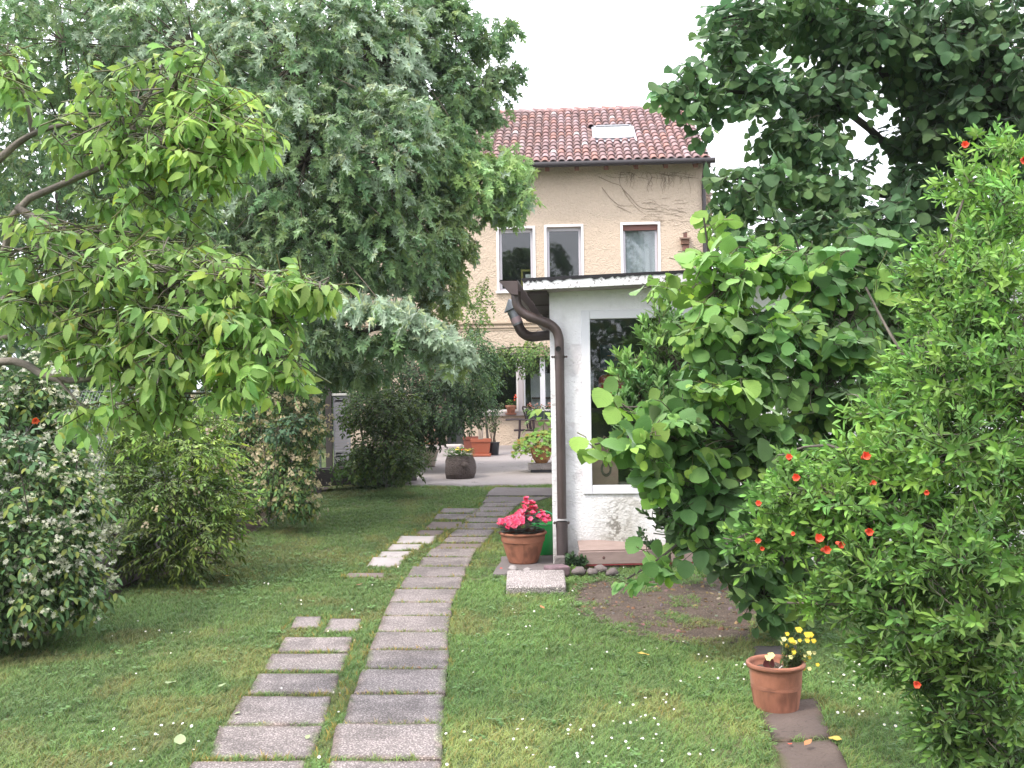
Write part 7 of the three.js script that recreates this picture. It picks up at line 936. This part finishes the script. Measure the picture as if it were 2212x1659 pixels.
// ================================================================ GRASS
{
  const R = rng(900), blade = (h, w, lean, az, yaw) => { const c = Math.cos(yaw), s = Math.sin(yaw), lx = Math.cos(az) * lean, lz = Math.sin(az) * lean, pos = []; const P0 = (t, sd) => { const k = w * (1 - t * 0.75) * sd; pos.push(c * k + lx * t * t, h * (t - 0.25 * lean / h * t * t), s * k + lz * t * t); }; P0(0, -1); P0(0, 1); P0(0.55, 1); P0(0, -1); P0(0.55, 1); P0(0.55, -1); P0(0.55, -1); P0(0.55, 1); pos.push(lx, h * (1 - 0.25 * lean / h), lz); return pos; };
  const tuft = (n, h0, h1, rad) => { const pos = [], col = []; for (let i = 0; i < n; i++) { const ox = (R() - 0.5) * rad * 2, oz = (R() - 0.5) * rad * 2, b = blade(lerp(h0, h1, R()), 0.0016 + 0.0012 * R(), 0.012 + 0.03 * R(), R() * 6.3, R() * 6.3), k = 0.75 + 0.5 * R(), dry = R() < 0.13; for (let j = 0; j < b.length; j += 3) { pos.push(b[j] + ox, b[j + 1], b[j + 2] + oz); if (dry) col.push(1.9 * k, 1.25 * k, 1.3 * k); else col.push(k, k, k * 0.9); } } const g = new THREE.BufferGeometry(); g.setAttribute('position', new THREE.Float32BufferAttribute(pos, 3)); g.setAttribute('color', new THREE.Float32BufferAttribute(col, 3)); g.computeVertexNormals(); return g; };
  const place = []; const boxes = blocked.map((q) => [Math.min(...q.map((p) => p.x)) - 0.03, Math.max(...q.map((p) => p.x)) + 0.03, Math.min(...q.map((p) => p.z)) - 0.03, Math.max(...q.map((p) => p.z)) + 0.03]);
    const free = (p) => !blocked.some((q, i) => !(q.soft && wnoise(p, 4.5, 61) + 0.25 * R() < q.soft) && p.x > boxes[i][0] && p.x < boxes[i][1] && p.z > boxes[i][2] && p.z < boxes[i][3] && inside(p, q));
  const shed0 = shed.matrixWorld.clone().invert(), tmp = V();
  const dens = (D) => D < 6.5 ? 1500 : D < 9 ? 1000 : 560;
  for (let D = 3.9; D < 17; D += 0.1) {
    const x0 = -Math.min(3.5, 0.52 * D), x1 = D > 9.9 ? 0.9 : 0.5 * D, n = Math.round((x1 - x0) * 0.1 * dens(D));
    for (let i = 0; i < n; i++) {
      const p = V(lerp(x0, x1, R()), 0, -D - R() * 0.1); if (!free(p)) continue;
      tmp.copy(p).applyMatrix4(shed0); if (tmp.x > -0.06 && tmp.z < 0.02) continue;
      p.y = gy(p.z); place.push(p);
    }
  }
  const im = new THREE.InstancedMesh(tuft(9, 0.02, 0.046, 0.026), new THREE.MeshPhysicalMaterial({ color: RGB(0.205, 0.3, 0.083), roughness: 0.9, transmission: 0.35, thickness: 0, vertexColors: true }), place.length), m = new THREE.Matrix4();
  place.forEach((p, i) => {
    const s = (0.7 + 0.55 * R()) * (0.8 + 0.5 * wnoise(p, 2.2, 3)); m.makeRotationY(R() * 6.3).scale(V(s, s * (0.8 + 0.4 * R()), s)).setPosition(p); im.setMatrixAt(i, m);
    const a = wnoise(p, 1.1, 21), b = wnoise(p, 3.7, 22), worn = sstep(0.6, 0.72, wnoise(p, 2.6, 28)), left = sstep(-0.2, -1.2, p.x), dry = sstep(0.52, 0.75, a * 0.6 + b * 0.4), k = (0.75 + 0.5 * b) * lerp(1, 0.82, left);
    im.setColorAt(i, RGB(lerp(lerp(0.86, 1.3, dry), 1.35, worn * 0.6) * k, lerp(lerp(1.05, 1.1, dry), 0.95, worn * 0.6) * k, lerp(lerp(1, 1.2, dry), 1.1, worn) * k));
  });
  im.name = 'grass'; im.userData = { kind: 'stuff', label: 'mown grass of the lawn with dry patches', category: 'grass' }; shade(im); scene.add(im);
  // longer grass fringes in the joints and along the slab edges
  const fr = []; for (const c of path.children) { const b = new THREE.Box3().setFromObject(c); for (let i = 0; i < 40; i++) { const e = R() < 0.62; const p = e ? V(lerp(b.min.x, b.max.x, R()), 0, R() < 0.5 ? b.max.z + 0.004 : b.min.z - 0.006) : V(R() < 0.5 ? b.min.x - 0.012 : b.max.x + 0.012, 0, lerp(b.min.z, b.max.z, R())); if (wnoise(p, 5, 9) < 0.33) continue; p.y = gy(p.z); fr.push(p); } }
  const f2 = new THREE.InstancedMesh(tuft(8, 0.024, 0.054, 0.018), im.material, fr.length); fr.forEach((p, i) => { const s = 0.7 + 0.5 * R(); m.makeRotationY(R() * 6.3).scale(V(s, s, s)).setPosition(p); f2.setMatrixAt(i, m); const d = R() < 0.42; f2.setColorAt(i, d ? RGB(1.75, 1.05, 0.95) : RGB(0.9, 0.95, 0.9)); }); f2.name = numbered('joint_grass'); f2.userData = { kind: 'stuff', label: 'grass fringes growing in the joints between the path slabs', category: 'grass' }; shade(f2); scene.add(f2);
  // clover-like ground cover in the shade of the borders
  const cv = leafGeo({ L: 0.02, n: 2, w: oval(0.48, 0.6), droop: 0.05, fold: 0.1 }), cl = []; for (let i = 0; i < 9; i++) cl.push(cv.clone().applyMatrix4(orient(V((R() - 0.5) * 0.08, 0.012 + 0.03 * R(), (R() - 0.5) * 0.08), V(R() - 0.5, 0.1, R() - 0.5), UP, 0.7 + 0.8 * R())));
  const spots = []; const zone = (u, v, ru, rv, n) => { for (let i = 0; i < n; i++) { const q = G(u + (R() - 0.5) * 2 * ru, v + (R() - 0.5) * 2 * rv); if (free(q)) spots.push(q); } }; zone(400, 1265, 150, 24, 200); zone(560, 1130, 90, 16, 120); zone(120, 1350, 120, 20, 120); zone(1720, 1370, 90, 22, 110); zone(760, 1080, 80, 20, 60); zone(1400, 1262, 160, 14, 130); zone(560, 1220, 170, 50, 150); zone(1860, 1450, 70, 50, 60); const wd = (x0, x1, D0, D1, n) => { for (let i = 0; i < n; i++) { const p = V(lerp(x0, x1, R()), 0, -lerp(D0, D1, R())); if (wnoise(p, 1.9, 71) < 0.5 || !free(p)) continue; p.y = gy(p.z); spots.push(p); } }; wd(-3.2, 2.2, 4.2, 11, 1500); wd(-2.9, 0.3, 9, 15.5, 500);
  const gc = new THREE.InstancedMesh(mergeGeometries(cl), leafMat(0.1, 0.18, 0.055, 0.35), spots.length); gc.geometry.setAttribute('color', new THREE.BufferAttribute(new Float32Array(gc.geometry.attributes.position.count * 3).fill(1), 3)); spots.forEach((p, i) => { const s = 0.5 + 0.7 * R(); m.makeRotationY(R() * 6.3).scale(V(s, s, s)).setPosition(p); gc.setMatrixAt(i, m); const k = 0.7 + 0.6 * R(); gc.setColorAt(i, RGB(k, k, k)); }); gc.name = 'ground_cover'; gc.userData = { kind: 'stuff', label: 'small round-leaved ground cover under the bushes', category: 'ground cover' }; shade(gc); scene.add(gc);
  // daisies
  const ray8 = []; for (let i = 0; i < 8; i++) ray8.push(leafGeo({ L: 0.0095, n: 2, w: oval(0.24, 0.6), droop: -0.05, fold: 0 }).applyMatrix4(orient(V(0, 0, 0), V(Math.cos(i * 0.785), 0.12, Math.sin(i * 0.785)), UP)));
  const wh = cleaned(ray8), disc = cleaned([new THREE.SphereGeometry(0.0035, 6, 4).scale(1, 0.6, 1)]); const paint = (g, c) => { g.setAttribute('color', new THREE.BufferAttribute(new Float32Array(g.attributes.position.count * 3).map((_, i) => c[i % 3]), 3)); return g; };
  const dg = mergeGeometries([paint(wh, [0.85, 0.84, 0.83]), paint(disc, [0.7, 0.5, 0.05])]), ds = []; while (ds.length < 240) { const D = 4.1 + 7 * R() * R() + R(), x = R() < 0.7 ? lerp(-0.1, 0.42 * D, R()) : lerp(-0.4 * D, -0.2, R()), p = V(x, 0, -D); if (!free(p) || wnoise(p, 1.6, 44) < 0.45) continue; p.y = gy(-D) + 0.03 + 0.022 * R(); ds.push(p); }
  const dm = new THREE.InstancedMesh(dg, std({ color: RGB(1, 1, 1), vertexColors: true }), ds.length), e = new THREE.Euler(); ds.forEach((p, i) => { const s = 0.55 + 0.45 * R(); m.makeRotationFromEuler(e.set(0.4 + (R() - 0.5) * 0.9, R() * 6.3, (R() - 0.5) * 0.9)).scale(V(s, s, s)).setPosition(p); dm.setMatrixAt(i, m); }); dm.name = 'daisies'; dm.userData = { kind: 'stuff', label: 'tiny white daisies scattered over the lawn', category: 'daisies' }; shade(dm); scene.add(dm);
}
renderer.render(scene, camera);
